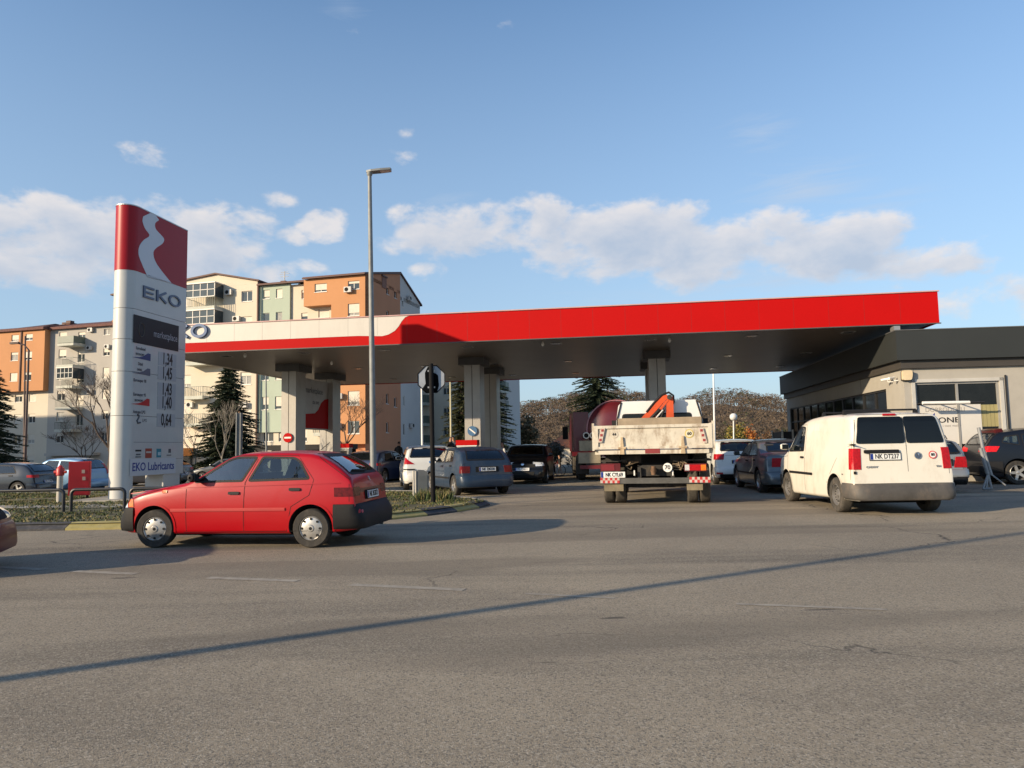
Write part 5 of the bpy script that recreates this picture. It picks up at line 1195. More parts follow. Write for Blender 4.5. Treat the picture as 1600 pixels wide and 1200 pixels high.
# bracketed tube across the front window, lamp, camera
a = Wc + fu * (onwin(1431, 630)[0]) + Vector((0, 0, onwin(1431, 631)[1])) + fn * .5; b = Wc + fu * (onwin(1503, 630)[0]) + Vector((0, 0, onwin(1503, 630)[1])) + fn * .5
bl_ = MB(); bl_.tube([a, b], .055, 10); aw = bl_.build('awning_tube', WHITE, shop, 40, world=True)
for t in (.04, .5, .96):
    p = a.lerp(b, t); q = MB(); q.tube([p, p - fn * .5], .02, 6); q.build('bracket', SDK, aw, world=True)
q = MB(); q.tube([b + fu * .003, b + fu * .45], .035, 8); q.build('tube_end', SDK, aw, world=True)
s_, z = WF(1415, 587); p = Wc + fu * s_ + Vector((0, 0, z))
q = MB(); P = roundpoly([(-.16, -.16), (.12, -.16), (.16, .02), (.15, .17), (-.15, .17)], .06); q.prism([p + fu * x + Vector((0, 0, y)) + fn * .02 for x, y in P], fn * .16); wl = q.build('wall_lamp', [M('lamp_cream', (.62, .50, .32), .4)], shop, world=True)
q = MB(); q.prism([p + fu * (x * 1.15 + .02) + Vector((0, 0, y * 1.12 - .015)) + fn * .001 for x, y in P], fn * .05); q.build('lamp_back', SDK, wl, world=True)
for ds, an in ((.45, .6), (.95, -.4)):
    p = Wc + su * ds + Vector((0, 0, 3.42)) + sn * .05; q = MB(); q.tube([p - sn * .04, p + sn * .12, p + sn * .14 + Vector((0, 0, .08))], .02, 6); d = (sn * cos(an) - su * sin(an) + Vector((0, 0, -.15))).normalized()
    q.tube([p + sn * .14 + Vector((0, 0, .1)) - d * .08, p + sn * .14 + Vector((0, 0, .1)) + d * .2], .045, 10); q.build('security_camera', WHITE, shop, 40, world=True)
p = onc(0, 0); q = MB(); slab_on(S0, su, sn, .25, .60, ft + .03, ft + .20, -.25, -.05, mb=q); q.build('roof_vent', STEEL, shop, world=True)
# stand with dark boxes and red drinks cooler by the shop side
def wallbox(name, label, cat, s0_, s1_, z0, z1, o0, o1, m_, extra=None, group=None):
    r_ = empty(name, Wc + su * s0_ + sn * o0, radians(SAZ), label, cat, group); q = MB(); q.box(0, s1_ - s0_, 0, o1 - o0, z0, z1); q.build('cabinet', m_, r_); return r_
r_ = wallbox('drinks_cooler', 'red drinks cooler against the shaded side wall of the shop', 'cooler', 6.4, 7.2, 0, 2.15, .1, .8, M('cooler_red', (.35, .01, .015), .4)); q = MB(); q.box(-.012, -.002, .06, .64, .2, 1.9); q.build('glass_door', SC_, r_)
r_ = wallbox('gas_bottle_cage', 'dark cage of gas bottles with pale posts outside the far end of the shop', 'cage', 12.4, 14.6, .1, 1.9, .3, 1.3, M('cage_dark', (.015, .017, .025), .6))
for k, (xx, yy_) in enumerate(((-.02, -.02), (-.02, .5), (-.02, 1.0), (2.2, 1.02))): q = MB(); q.box(xx - .04, xx + .04, yy_ - .04, yy_ + .04, 0, 2.0); q.build('post', WHITE, r_)
# ------------------------------------------------------------------ lamp posts
def lamp_post(base, top, r0, r1, label, head=None, name='street_lamp', mt=GALV, group=None):
    base = Vector(base); top = Vector(top); r_ = empty(name, base, 0, label, 'street lamp', group); t = top - base
    q = MB(); n = 8; q.tube([t * (i / n) for i in range(n + 1)], [lerp(r0, r1, i / n) for i in range(n + 1)], 14); q.build('pole', mt, r_, 60)
    q = MB(); q.lathe([(r0 * 1.9, 0), (r0 * 1.9, .03), (r0 * 1.2, .05), (r0 * 1.1, .35), (r0 * .98, .36)], n=14); q.build('base_collar', mt, r_, 40)
    return r_, t
b = G(584, 779, .115); tp = PD(577.5, 270, b.y + .1); r_, t = lamp_post(b, tp, .088, .052, 'tall galvanised street lamp rising in front of the canopy behind the red hatchback')
q = MB(); q.lathe([(.052, -.1), (.075, -.06), (.085, 0), (.07, .06), (.001, .08)], t, n=14); q.build('joint', GALV, r_, 40)
q = MB(); hd = Vector((1, .05, .10)).normalized(); sd_ = Vector((0, 1, 0)); up_ = hd.cross(sd_).normalized() * -1
P = [(-.08, .05), (.05, .09), (.30, .10), (.58, .085), (.60, 0), (.58, -.085), (.30, -.10), (.05, -.09), (-.08, -.05)]
q.prism([t + hd * a + sd_ * b2 * 1.3 + Vector((0, 0, .0)) for a, b2 in P], Vector((0, 0, .055))); q.build('lamp_head', GALV, r_)
q = MB(); q.prism([t + hd * a + sd_ * b2 + Vector((0, 0, -.006)) for a, b2 in P[2:7]], Vector((0, 0, .005))); q.build('lens', LTE, r_)
# the lamp post whose long shadow crosses the road
A = G(0, 1064); Bp = G(1600, 835.5); d = (Bp - A).normalized(); base = A - d * 7.6
r_, t = lamp_post(base, base + Vector((0, 0, 10.5)), .085, .060, 'street lamp post whose long thin shadow crosses the foreground asphalt')
q = MB(); q.box(t.x - .1, t.x + .7, t.y - .12, t.y + .12, t.z, t.z + .06); q.build('lamp_head', GALV, r_)
for (px, y0, y1, D, w, lab, mt) in ((417, 596, 705, 46, .06, 'thin pale lamp pole seen under the canopy left of the first column', GALV), (521, 602, 705, 48, .055, 'thin pale lamp pole against the orange flats', GALV), (660, 596, 700, 60, .09, 'white lamp pole by the grey-white flats, just left of the stop sign', WHITE), (705, 598, 700, 58, .09, 'pale yellow pole beside the dark conifer, right of the stop sign', M('pole_sand', (.42, .38, .24), .5)), (1116, 585, 690, 62, .085, 'slim white mast against the wooded hill right of the dump truck', WHITE)):
    p = PD(px, y1, D); p.z = gz(p.x, p.y); tp = PD(px - 1.5, y0 - 14, D); tp.z = min(tp.z, 12)
    r_, t = lamp_post(p, tp, w * 1.1, w * .7, lab, mt=mt)
    q = MB(); q.box(t.x - .05, t.x + .6, t.y - .1, t.y + .1, t.z, t.z + .06); q.build('lamp_head', GALV, r_)
# dark bent-arm lamp in front of the flats on the left
p = PD(39, 720, 60); p.z = gz(p.x, p.y); r_ = empty('street_lamp', p, 0, 'dark brown lamp with a bent arm before the orange flats at the left edge', 'street lamp'); k = PD(45, 547, 60) - p; e_ = PD(38, 539, 60) - p; h_ = PD(27, 536, 60) - p
LB_ = M('brown_pole', (.07, .04, .035), .5, var=.2); q = MB(); q.tube([(0, 0, 0), k * .5, k], [.13, .10, .08], 10); q.build('pole', LB_, r_, 60); q = MB(); q.tube([k, e_, h_], .06, 8); q.build('arm', LB_, r_, 60); q = MB(); q.ob(h_ + Vector((-.2, 0, 0)), (.35, 0, .02), (0, .14, 0), (0, 0, .07)); q.build('lamp_head', LB_, r_)
p = PD(38, 720, 66); p.z = gz(p.x, p.y); r_ = empty('street_lamp', p, 0, 'thin dark pole close beside the bent-arm lamp at the left edge', 'street lamp'); k = PD(39.5, 525, 66) - p; q = MB(); q.tube([(0, 0, 0), k], [.09, .07], 8); q.build('pole', LB_, r_, 60)
# globe lamp in the garden
p = PD(1146, 700, 55); p.z = 0; r_ = empty('globe_lamp', p, 0, 'white globe garden lamp on a short post above the orange shrubs', 'lamp'); c_ = PD(1146, 651.5, 55) - p; q = MB(); q.tube([(0, 0, 0), c_], .05, 8); q.build('post', WHITE, r_); q = MB(); q.lathe([(.28 * sin(a) + .0001, -.28 * cos(a)) for a in [pi * i / 10 for i in range(11)]], c_, n=20); q.build('globe', M('globe_white', (.6, .6, .58), .3), r_, 80)
# ------------------------------------------------------------------ flats
def wallm(n, c, d=.3): return M(n, c, .85, var=.05, vs=.25, dirt=(tuple(x * .72 for x in c), d, .35, (1, 1, .4)))
CRM = wallm('render_cream', (.56, .50, .40)); ORG = wallm('render_orange', (.47, .225, .10)); MNT = wallm('render_mint', (.36, .42, .34)); GRY = wallm('render_grey', (.36, .34, .31)); BRN = wallm('render_terracotta', (.46, .20, .10)); WGR = wallm('render_pale_grey', (.48, .46, .44))
TIL = M('roof_tiles', (.12, .045, .035), .8, var=.35, vs=4); EAV = M('eaves_brown', (.10, .05, .04), .7); SHU = M('roller_shutter', (.55, .50, .42), .6, var=.08); WFR = M('window_frame_white', (.58, .56, .52), .5)
PAN = M('flat_glass', (.035, .045, .05), .05, var=.4, vs=.6, spec=.8); CURT = M('net_curtain', (.30, .30, .28), .8, var=.2, vs=6); BCN = M('balcony_concrete', (.45, .46, .40), .8); ACW = M('aircon_white', (.45, .44, .42), .5); RAILM = M('balcony_rail', (.10, .13, .11), .5); CHM = M('chimney_brick', (.20, .09, .06), .8, var=.3, vs=8)
wr = random.Random(21)
def window(root, P, n, a, b, c, d, dep=.18, shut=None, frame=WFR):
    """one window set back in the wall: frame > pane, shutter, sill"""
    q = MB(); f = .07; u = P.u; P0 = P.P0; m_ = (a + b) / 2
    for x in (a + f / 2, b - f / 2) + ((m_,) if b - a > .8 else ()): slab_on(P0, u, n, x - f / 2, x + f / 2, c, d, -dep, -dep + .06, mb=q)
    slab_on(P0, u, n, a, b, c, c + f, -dep, -dep + .058, mb=q); slab_on(P0, u, n, a, b, d - f, d, -dep, -dep + .058, mb=q)
    w = q.build('window', frame, root, world=True)
    q = MB(); slab_on(P0, u, n, a, b, c, d, -dep + .01, -dep + .03, mb=q); q.build('pane', PAN if wr.random() < .75 else CURT, w, world=True)
    s_ = wr.choice((0, .3, .6, .75, 1., 1.)) if shut is None else shut
    if s_ > 0: q = MB(); slab_on(P0, u, n, a + .02, b - .02, d - (d - c) * s_, d, -dep + .062, -dep + .09, mb=q); q.build('shutter', SHU, w, world=True)
    q = MB(); slab_on(P0, u, n, a - .05, b + .05, c - .06, c - .005, -dep, .05, mb=q); q.build('sill', WFR, w, world=True)
def aircon(root, P, n, a, z):
    q = MB(); slab_on(P.P0, P.u, n, a - .4, a + .4, z - .28, z + .28, .12, .42, mb=q); o = q.build('air_conditioner', ACW, root, world=True)
    q = MB(); c = P.P0 + P.u * (a - .1) + Vector((0, 0, z)) + n * .425; v = Vector((0, 0, 1)); q.prism([c + (P.u * cos(t) + v * sin(t)) * .21 for t in [2 * pi * i / 14 for i in range(14)]], n * .01); q.build('fan_grille', DARK, o, world=True)
def wallsec(root, P, n, x0, x1, z0, z1, mt, wins, out=0., dep=.18, shut=None, top=None):
    """stretch of wall with windows; wins = list of (a, b, c, d)"""
    P2 = Plane(P.P0 + n * out, 0); P2.u = P.u; P2.n = P.n; P2.P0 = P.P0 + n * out
    q = MB(); wall_open(q, P2.P0, P.u, n, x0, x1, z0, z1, wins, dep + .1)
    if out > 0:
        for x in (x0, x1):
            a = P2.P0 + P.u * x; q.quad(a + Vector((0, 0, z0)), a - n * out + Vector((0, 0, z0)), a - n * out + Vector((0, 0, z1)), a + Vector((0, 0, z1)))
        a, b = P2.P0 + P.u * x0, P2.P0 + P.u * x1; q.quad(a + Vector((0, 0, z0)), b + Vector((0, 0, z0)), b - n * out + Vector((0, 0, z0)), a - n * out + Vector((0, 0, z0)))
    q.build('wall', mt, root, world=True, fix=False)
    for w in wins: window(root, P2, n, *w, dep=dep, shut=shut)
def grid(P, cols, rows, ref):
    out = []
    for (p0, p1) in cols:
        a, b = P(p0, 600)[0], P(p1, 600)[0]
        for (y1, y0) in rows: out.append((a, b, P(ref, y0)[1], P(ref, y1)[1]))
    return out
def balcony(root, P, n, a, b, z, kind='bars', dp=1.3, glazed=False, h=1.0):
    """deck with railing; glazed = closed in above"""
    q = MB(); slab_on(P.P0, P.u, n, a, b, z - .35, z, 0, dp, mb=q); d = q.build('balcony', BCN, root, world=True)
    q = MB()
    if kind == 'bars':
        slab_on(P.P0, P.u, n, a, b, z + h - .05, z + h, dp - .05, dp, mb=q)
        k = int((b - a) / .22)
        for i in range(k + 1): x = a + (b - a - .03) * i / k; slab_on(P.P0, P.u, n, x, x + .03, z, z + h, dp - .04, dp - .01, mb=q)
        for x in (a, b - .04):
            slab_on(P.P0, P.u, n, x, x + .04, z + h - .05, z + h, 0, dp - .05, mb=q)
            for i in range(5): slab_on(P.P0, P.u, n, x, x + .03, z, z + h, .1 + i * .22, .13 + i * .22, mb=q)
    else:
        slab_on(P.P0, P.u, n, a, b, z + .05, z + h, dp - .06, dp - .01, mb=q)
        for x in (a, b - .05): slab_on(P.P0, P.u, n, x, x + .05, z + .05, z + h, 0, dp - .06, mb=q)
    q.build('railing', RAILM, d, world=True)
    if glazed:
        q = MB(); t = z + 2.45
        for x in [a + (b - a - .07) * i / 4 for i in range(5)]: slab_on(P.P0, P.u, n, x, x + .07, z + h, t, dp - .1, dp - .03, mb=q)
        slab_on(P.P0, P.u, n, a - .05, b + .05, t, t + .12, 0, dp + .05, mb=q); slab_on(P.P0, P.u, n, a, b, z + h, z + h + .08, dp - .1, dp - .03, mb=q); slab_on(P.P0, P.u, n, a, b, z + h + .75, z + h + .81, dp - .1, dp - .03, mb=q); q.build('glazing_bars', WFR, d, world=True)
        q = MB(); slab_on(P.P0, P.u, n, a + .02, b - .02, z + h, t, dp - .08, dp - .06, mb=q); slab_on(P.P0, P.u, n, b - .04, b - .02, z + h, t, .02, dp - .08, mb=q); q.build('glass', PAN, d, world=True)
def chimney(root, P, s_, z0, z1, w=.9, back=2.5, mt=CHM):
    q = MB(); slab_on(P.P0, P.u, P.n, s_ - w / 2, s_ + w / 2, z0, z1, -back - w, -back, mb=q); q.box; o = q.build('chimney', mt, root, world=True)
    q = MB(); slab_on(P.P0, P.u, P.n, s_ - w / 2 - .1, s_ + w / 2 + .1, z1, z1 + .15, -back - w - .1, -back + .1, mb=q); slab_on(P.P0, P.u, P.n, s_ - w / 3, s_ + w / 3, z1 + .15, z1 + .5, -back - w * .8, -back - .2 * w, mb=q); q.build('cap', EAV, o, world=True)
# --- middle block
MP = Plane(PD(577, 600, 74), -15.); mu, mn = MP.u, MP.n; mid_ = empty('apartment_block', MP.P0, 0, 'five-storey flats in cream, mint and orange with glazed balconies behind the canopy', 'flats')
S = lambda px: MP(px, 600)[0]; ZB = -1.3; DP = 13.6
zE = MP(577, 432)[1]; zMe = MP(430, 446)[1]; zC = MP(405, 441)[1]
inward = -mn
rc = [(461, 477), (500, 518), (542, 560), (585, 604), (629, 646), (668, 684)]; ro = [(442, 455), (477, 496), (522, 540), (567, 586), (612, 634), (658, 678)]; rm_ = [(453, 467), (489, 507), (532, 550), (576, 594), (620, 640), (665, 690)]
sC0, sC1 = S(180), S(405)
wallsec(mid_, MP, mn, sC0, sC1, ZB, zC - .25, CRM, grid(MP, [(288, 303), (380, 397)], rc, 330), out=.5)
ap = MP(343, 431); q = MB(); p = lambda s_, z, d=0.: MP.P0 + mu * s_ + Vector((0, 0, z)) + mn * d
zL = zC - .9 - .3
q.prism([p(sC0, zC - .26, .5), p(sC1, zC - .26, .5), p(sC1, zC, .5), p(ap[0], ap[1], .5), p(sC0, zC - .2, .5)], inward * DP); q.build('gable', CRM, mid_, world=True)
q = MB(); a, b, c = p(sC0 - .3, zC - .25, .75), p(ap[0], ap[1] + .03, .75), p(sC1 + .3, zC - .05, .75); v = Vector((0, 0, .16))
for s1, s2 in ((a, b), (b, c)): q.prism([s1, s2, s2 + v, s1 + v], inward * (DP + .5))
q.build('roof', EAV, mid_, world=True)
q = MB(); q.prism([p(sC0, ZB, 0), p(sC1, ZB, 0), p(sC1, zC - .3, 0), p(sC0, zC - .3, 0)], inward * DP); q.build('core', CRM, mid_, world=True)
bx0, bx1 = S(307), S(352)
PB = Plane(MP.P0 + mn * .5, -15.); PB.P0 = MP.P0 + mn * .5
zs = [MP(330, y)[1] for y in (484, 525, 568)]
for z in zs: balcony(mid_, PB, mn, bx0, bx1, z, 'bars', 1.5, True)
for y in (620, 662): balcony(mid_, PB, mn, S(303), S(333), MP(320, y)[1], 'bars', 1.2)
for px, y in ((362, 459), (375, 500), (305, 633), (388, 633)): aircon(mid_, PB, mn, S(px), MP(px, y)[1])
# mint bay, narrow cream, orange
wallsec(mid_, MP, mn, sC1, S(454), ZB + 4.6, zMe, MNT, grid(MP, [(412, 422), (432, 442)], rm_[:5], 427), out=.25)
wallsec(mid_, MP, mn, sC1, S(454), ZB, ZB + 4.6, CRM, grid(MP, [(411, 428), (436, 448)], [(668, 690)], 427))
wallsec(mid_, MP, mn, S(454), S(481), ZB, zMe - .1, CRM, grid(MP, [(470, 480)], rm_, 472))
so0, so1 = S(481), 0.
zo_cut = MP(500, 478)[1]; zo_b = MP(500, 500)[1]
wallsec(mid_, MP, mn, so0, so1, MP(500, 480)[1], zE, ORG, grid(MP, [(498, 517), (550, 568)], ro[:1], 555), out=.9)
wallsec(mid_, MP, mn, S(524), so1, ZB + 3.2, MP(500, 480)[1], ORG, grid(MP, [(550, 568)], ro[1:], 555), out=.9)
wallsec(mid_, MP, mn, so0, S(524), ZB, MP(500, 480)[1], ORG if False else CRM, grid(MP, [(497, 514)], [(483, 496), (524, 540), (568, 586)], 505))
wallsec(mid_, MP, mn, S(524), so1, ZB, ZB + 3.2, BRN, [])
for y in (632, 676): balcony(mid_, MP, mn, S(497), S(522), MP(510, y)[1], 'bars', .9)
for y, c in ((612, 'b'), (656, 'b')): window(mid_, MP, mn, S(502), S(516), MP(510, y + 16)[1], MP(510, y)[1], dep=-.01, shut=.5)
PO = Plane(MP.P0, -15.); PO.P0 = MP.P0 + mn * .9
for px, y in ((552, 456), (538, 620), (536, 666)): aircon(mid_, PO, mn, S(px), MP(px, y)[1])
q = MB(); q.prism([p(sC1, ZB), p(0, ZB), p(0, zMe - .5), p(sC1, zMe - .5)], inward * DP); 
q = MB(); slab_on(MP.P0, mu, mn, sC1 + .01, -.35, ZB, zMe - .3, -11.2, -.4, mb=q); q.build('core', CRM, mid_, world=True)
# pitched roof over mint..orange
EP = Plane(MP.P0 + mn * .9, 75.); EP.P0 = MP.P0 + mn * .9; t1, t2 = EP(626, 600)[0], EP(657, 600)[0]; zt1, zt2 = EP(626, 428)[1], EP(657, 477)[1]; q = MB()
for a0, a1, ze, oo in ((sC1, S(481), zMe, .55), (S(481), .12, zE, 1.15)):
    dz_ = ze - zE; q.prism([p(a0, ze - .02, oo), p(a0, ze + .2, oo), p(a0, zt1 + .2 + dz_, .9 - t1), p(a0, zt2 + .15 + dz_, .9 - t2 - .4), p(a0, zt2 - .1 + dz_, .9 - t2 - .4), p(a0, zt1 - .05 + dz_, .9 - t1)], mu * (a1 - a0))
q.build('roof', TIL, mid_, world=True)
q = MB(); slab_on(MP.P0, mu, mn, sC1, S(481) - .01, zMe - .02, zMe + .12, .56, .68, mb=q); slab_on(MP.P0, mu, mn, S(481), .12, zE - .02, zE + .12, 1.16, 1.28, mb=q); q.build('gutter', EAV, mid_, world=True)
for px in (405.5,): q = MB(); slab_on(MP.P0, mu, mn, S(px), S(px) + .13, ZB, zMe, .5, .63, mb=q); q.build('downpipe', EAV, mid_, world=True)
# end wall (gable) facing right
EP = Plane(MP.P0 + mn * .9, 75.); EP.P0 = MP.P0 + mn * .9; eu = EP.u; en = EP.n
T = lambda px: EP(px, 600)[0]
t1, t2 = T(626), T(657)
pe = lambda t, z, d=0.: EP.P0 + eu * t + Vector((0, 0, z)) + en * d
eo = [(T(604), T(608), EP(606, 460)[1], EP(606, 446)[1]), (T(616.5), T(620.5), EP(618, 466)[1], EP(618, 451)[1]), (T(604), T(608), EP(606, 500)[1], EP(606, 486)[1]), (T(603), T(607), EP(605, 631)[1], EP(605, 615)[1]), (T(615.5), T(619.5), EP(617, 636)[1], EP(617, 621)[1]), (T(603), T(607), EP(605, 676)[1], EP(605, 660)[1])]
zt1 = EP(626, 428)[1]; zt2 = EP(657, 477)[1]
q = MB(); wall_open(q, EP.P0, eu, en, 0, t1, ZB, zE - .3, eo, .28); a = [pe(0, zE - .3), pe(t1, zE - .3), pe(t1, zt1), pe(0, zE + .1)]; q.add(a, [tuple(range(4))]); q.build('wall', BRN, mid_, world=True, fix=False)
for w in eo: window(mid_, EP, en, *w, dep=.18, shut=0)
e2 = [(T(628.5), T(631), EP(630, 480)[1], EP(630, 465)[1]), (T(629.5), T(632), EP(631, 634)[1], EP(631, 619)[1]), (T(629.5), T(632), EP(631, 680)[1], EP(631, 662)[1])]
q = MB(); wall_open(q, EP.P0, eu, en, t1, t2, ZB, zt2 - .5, e2, .2); q.add([pe(t1, zt2 - .5), pe(t2, zt2 - .5), pe(t2, zt2), pe(t1, zt1)], [(0, 1, 2, 3)]); q.build('wall', WGR, mid_, world=True, fix=False)
for w in e2: window(mid_, EP, en, *w, dep=.12, shut=0)
for px, y in ((638, 467), (641, 665)): aircon(mid_, EP, en, T(px), EP(px, y)[1])
q = MB()
for A_, B_ in (((-.3, zE + .0), (t1, zt1 - .05)), ((t1, zt1 - .05), (t2 + .4, zt2 - .1))): q.prism([pe(A_[0], A_[1], .16), pe(B_[0], B_[1], .16), pe(B_[0], B_[1] + .16, .16), pe(A_[0], A_[1] + .16, .16)], en * -.15)
q.build('verge_board', EAV, mid_, world=True)
for px, y0, y1, w in ((414, 436, 450, .9), (448, 436, 448, .8), (524, 432, 444, .5), (549, 430, 444, .9), (570, 422, 440, 1.1), (293, 441, 452, .8)): chimney(mid_, MP, S(px), MP(px, y1)[1], MP(px, y0)[1], w, 3.)
q = MB(); c = p(S(415), MP(415, 436)[1] + .5, -3.4); q.tube([c, c + Vector((0, 0, 1.1))], .05, 6)
for dz, w in ((.5, .5), (.8, .6), (1.0, .45)): q.tube([c + mu * -w + Vector((0, 0, dz)), c + mu * w + Vector((0, 0, dz))], .03, 5)
q.build('aerial', ACW, mid_, world=True)
q = MB(); slab_on(MP.P0, mu, mn, S(282), S(312), MP(300, 712)[1], MP(300, 700)[1], .5, 3.2, mb=q); q.build('shop_canopy', M('orange_band', (.55, .22, .06), .7), mid_, world=True)
q = MB(); slab_on(MP.P0, mu, mn, S(284), S(308), ZB, MP(300, 713)[1], .55, .9, mb=q); q.build('shop_front', PAN, mid_, world=True)
# --- left block
LP_ = Plane(PD(0, 521.7, 107), -14.7); lu, ln = LP_.u, LP_.n; lef = empty('apartment_block', LP_.P0, 0, 'long flats at the left edge, orange upper part and grey wall with balconies', 'flats')
SL_ = lambda px: LP_(px, 600)[0]; zEv = LP_(0, 521.7)[1]; LB0 = -1.6; zob = LP_(40, 612)[1]
lr = [(524, 534), (551, 564), (583, 596), (615, 628), (647, 661), (679, 693), (712, 724)]
oc = [(-46, -35), (-24, -13), (24, 35.5), (46, 57)]
wallsec(lef, LP_, ln, SL_(-70), SL_(76), zob, zEv, ORG, grid(LP_, oc, lr[:3], 40), out=.9)
wallsec(lef, LP_, ln, SL_(-70), SL_(76), LB0, zob, CRM, grid(LP_, oc, lr[3:], 40))
rw = [(519, 528), (546, 560), (578, 594), (611, 626), (644, 658), (677, 692)]
wallsec(lef, LP_, ln, SL_(76), SL_(240), LB0, zEv, GRY, grid(LP_, [(90, 102), (160, 170), (190, 202)], rw, 95) + grid(LP_, [(120, 131)], [(519, 533), (548, 566), (580, 598), (613, 632), (647, 665)], 125), shut=None)
q = MB(); slab_on(LP_.P0, lu, ln, SL_(-70), SL_(240), LB0, zEv - .1, -12, -.32, mb=q); q.build('core', GRY, lef, world=True)
pl_ = lambda s_, z, d=0.: LP_.P0 + lu * s_ + Vector((0, 0, z)) + ln * d
q = MB()
for a0, a1, oo in ((SL_(-72), SL_(77), 1.3), (SL_(77), SL_(240), .5)): q.prism([pl_(a0, zEv, oo), pl_(a0, zEv + .35, oo), pl_(a0, zEv + 2.0, -6), pl_(a0, zEv + .3, -12.5), pl_(a0, zEv, -12.5)], lu * (a1 - a0))
q.build('roof', TIL, lef, world=True)
q = MB(); slab_on(LP_.P0, lu, ln, SL_(40) - .09, SL_(40) + .09, zob, zEv, .9, 1.05, mb=q); q.build('downpipe', EAV, lef, world=True)
for y, gl, kd in ((539, False, 'panel'), (572, False, 'bars'), (604, True, 'bars'), (637, False, 'bars'), (671, False, 'bars')): balcony(lef, LP_, ln, SL_(106), SL_(131), LP_(120, y)[1], kd, 2.0, gl)
for px, y in ((141, 516), (140, 544), (168, 542), (143, 612)): aircon(lef, LP_, ln, SL_(px), LP_(px, y)[1])
for px, y0, y1, w in ((62, 503, 515, .9), (69, 500, 515, 1.2), (82, 507, 515, .7), (118, 504, 512, .8), (141, 500, 511, 1.0), (159, 494, 508, 1.0)): chimney(lef, LP_, SL_(px), LP_(px, y1)[1], LP_(px, y0)[1], w, 3.5)
q = MB(); q.prism([pl_(SL_(-20), zEv + .9, -1.5), pl_(SL_(42), zEv + .9, -1.5), pl_(SL_(42), zEv + 1.9, -4.5), pl_(SL_(38), zEv + 1.9, -4.5), pl_(SL_(-20), zEv + 1.4, -4.5)], ln * -1.5); q.build('roof_dormer', EAV, lef, world=True)
q = MB(); slab_on(LP_.P0, lu, ln, SL_(166), SL_(182), zEv - 1, LP_(172, 468)[1], -7, -4, mb=q); q.build('stair_tower', CRM, lef, world=True); q = MB(); slab_on(LP_.P0, lu, ln, SL_(165), SL_(183), LP_(172, 468)[1], LP_(172, 464)[1], -7.2, -3.8, mb=q); q.build('tower_cap', EAV, lef, world=True); q = MB(); slab_on(LP_.P0, lu, ln, SL_(164), SL_(184), zEv + .4, zEv + 1.1, -3.9, -1.0, mb=q); q.build('roof_parapet', ORG, lef, world=True)
q = MB(); slab_on(LP_.P0, lu, ln, SL_(84), SL_(160), LP_(100, 712)[1], LP_(100, 708)[1], .0, 1.2, mb=q); q.build('ground_floor_canopy', GRY, lef, world=True)
# --- block behind the stop sign
RP_ = Plane(PD(640, 600, 98), -15.); rg = empty('apartment_block', RP_.P0, 0, 'grey and cream flats with dark balconies seen under the canopy by the stop sign', 'flats'); SR = lambda px: RP_(px, 600)[0]; zr_ = RP_(700, 560)[1]
wallsec(rg, RP_, RP_.n, SR(640), SR(735), -1.3, zr_, CRM, grid(RP_, [(692, 703), (720, 730)], [(604, 617), (635, 650), (664, 680)], 697), shut=.2)
q = MB(); slab_on(RP_.P0, RP_.u, RP_.n, SR(640), SR(735), -1.3, zr_, -10, -.32, mb=q); q.build('core', GRY, rg, world=True)
for y in (630, 662, 692): balcony(rg, RP_, RP_.n, SR(655), SR(672), RP_(665, y)[1], 'panel', 1.6)
q = MB(); slab_on(RP_.P0, RP_.u, RP_.n, SR(638), SR(737), zr_, zr_ + .4, -10.3, .4, mb=q); q.build('roof', EAV, rg, world=True)
R2_ = Plane(PD(760, 600, 92), -15.); r2g = empty('apartment_block', R2_.P0, 0, 'narrow pale flats with rounded balconies right of the middle canopy column', 'flats'); S2 = lambda px: R2_(px, 600)[0]; z2 = R2_(780, 570)[1]
wallsec(r2g, R2_, R2_.n, S2(735), S2(790), -1.3, z2, WGR, grid(R2_, [(783, 787)], [(638, 649), (668, 680)], 785), shut=0)
q = MB(); slab_on(R2_.P0, R2_.u, R2_.n, S2(735), S2(790), -1.3, z2, -7, -.32, mb=q); q.build('core', WGR, r2g, world=True)
for y, k in ((611, 'panel'), (640, 'bars')): balcony(r2g, R2_, R2_.n, S2(772), S2(795), R2_(780, y)[1], k, 1.5)
q = MB(); slab_on(R2_.P0, R2_.u, R2_.n, S2(733), S2(792), z2, z2 + .3, -7.2, .4, mb=q); q.build('roof', EAV, r2g, world=True)
# --- flats outside the frame on the left, whose shade lies on the lower storeys
of = empty('apartment_block', (-112, 74, 0), radians(-15), 'plain flats standing off to the left, their shadow lying over the lower storeys', 'flats')
q = MB(); q.box(-8, 24, -7, 7, -1.5, 22.); q.build('wall', CRM, of); q = MB(); q.prism([(-8.4, -7.5, 22.), (-8.4, 7.5, 22.), (-8.4, 0, 24.2)], (32.8, 0, 0)); q.build('roof', TIL, of)
for fl in range(7):
    for k in range(7): q = MB(); q.box(-6 + 4.4 * k, -4.6 + 4.4 * k, -7.05, -6.99, 1 + 3 * fl, 2.5 + 3 * fl); q.build('window', PAN, of)
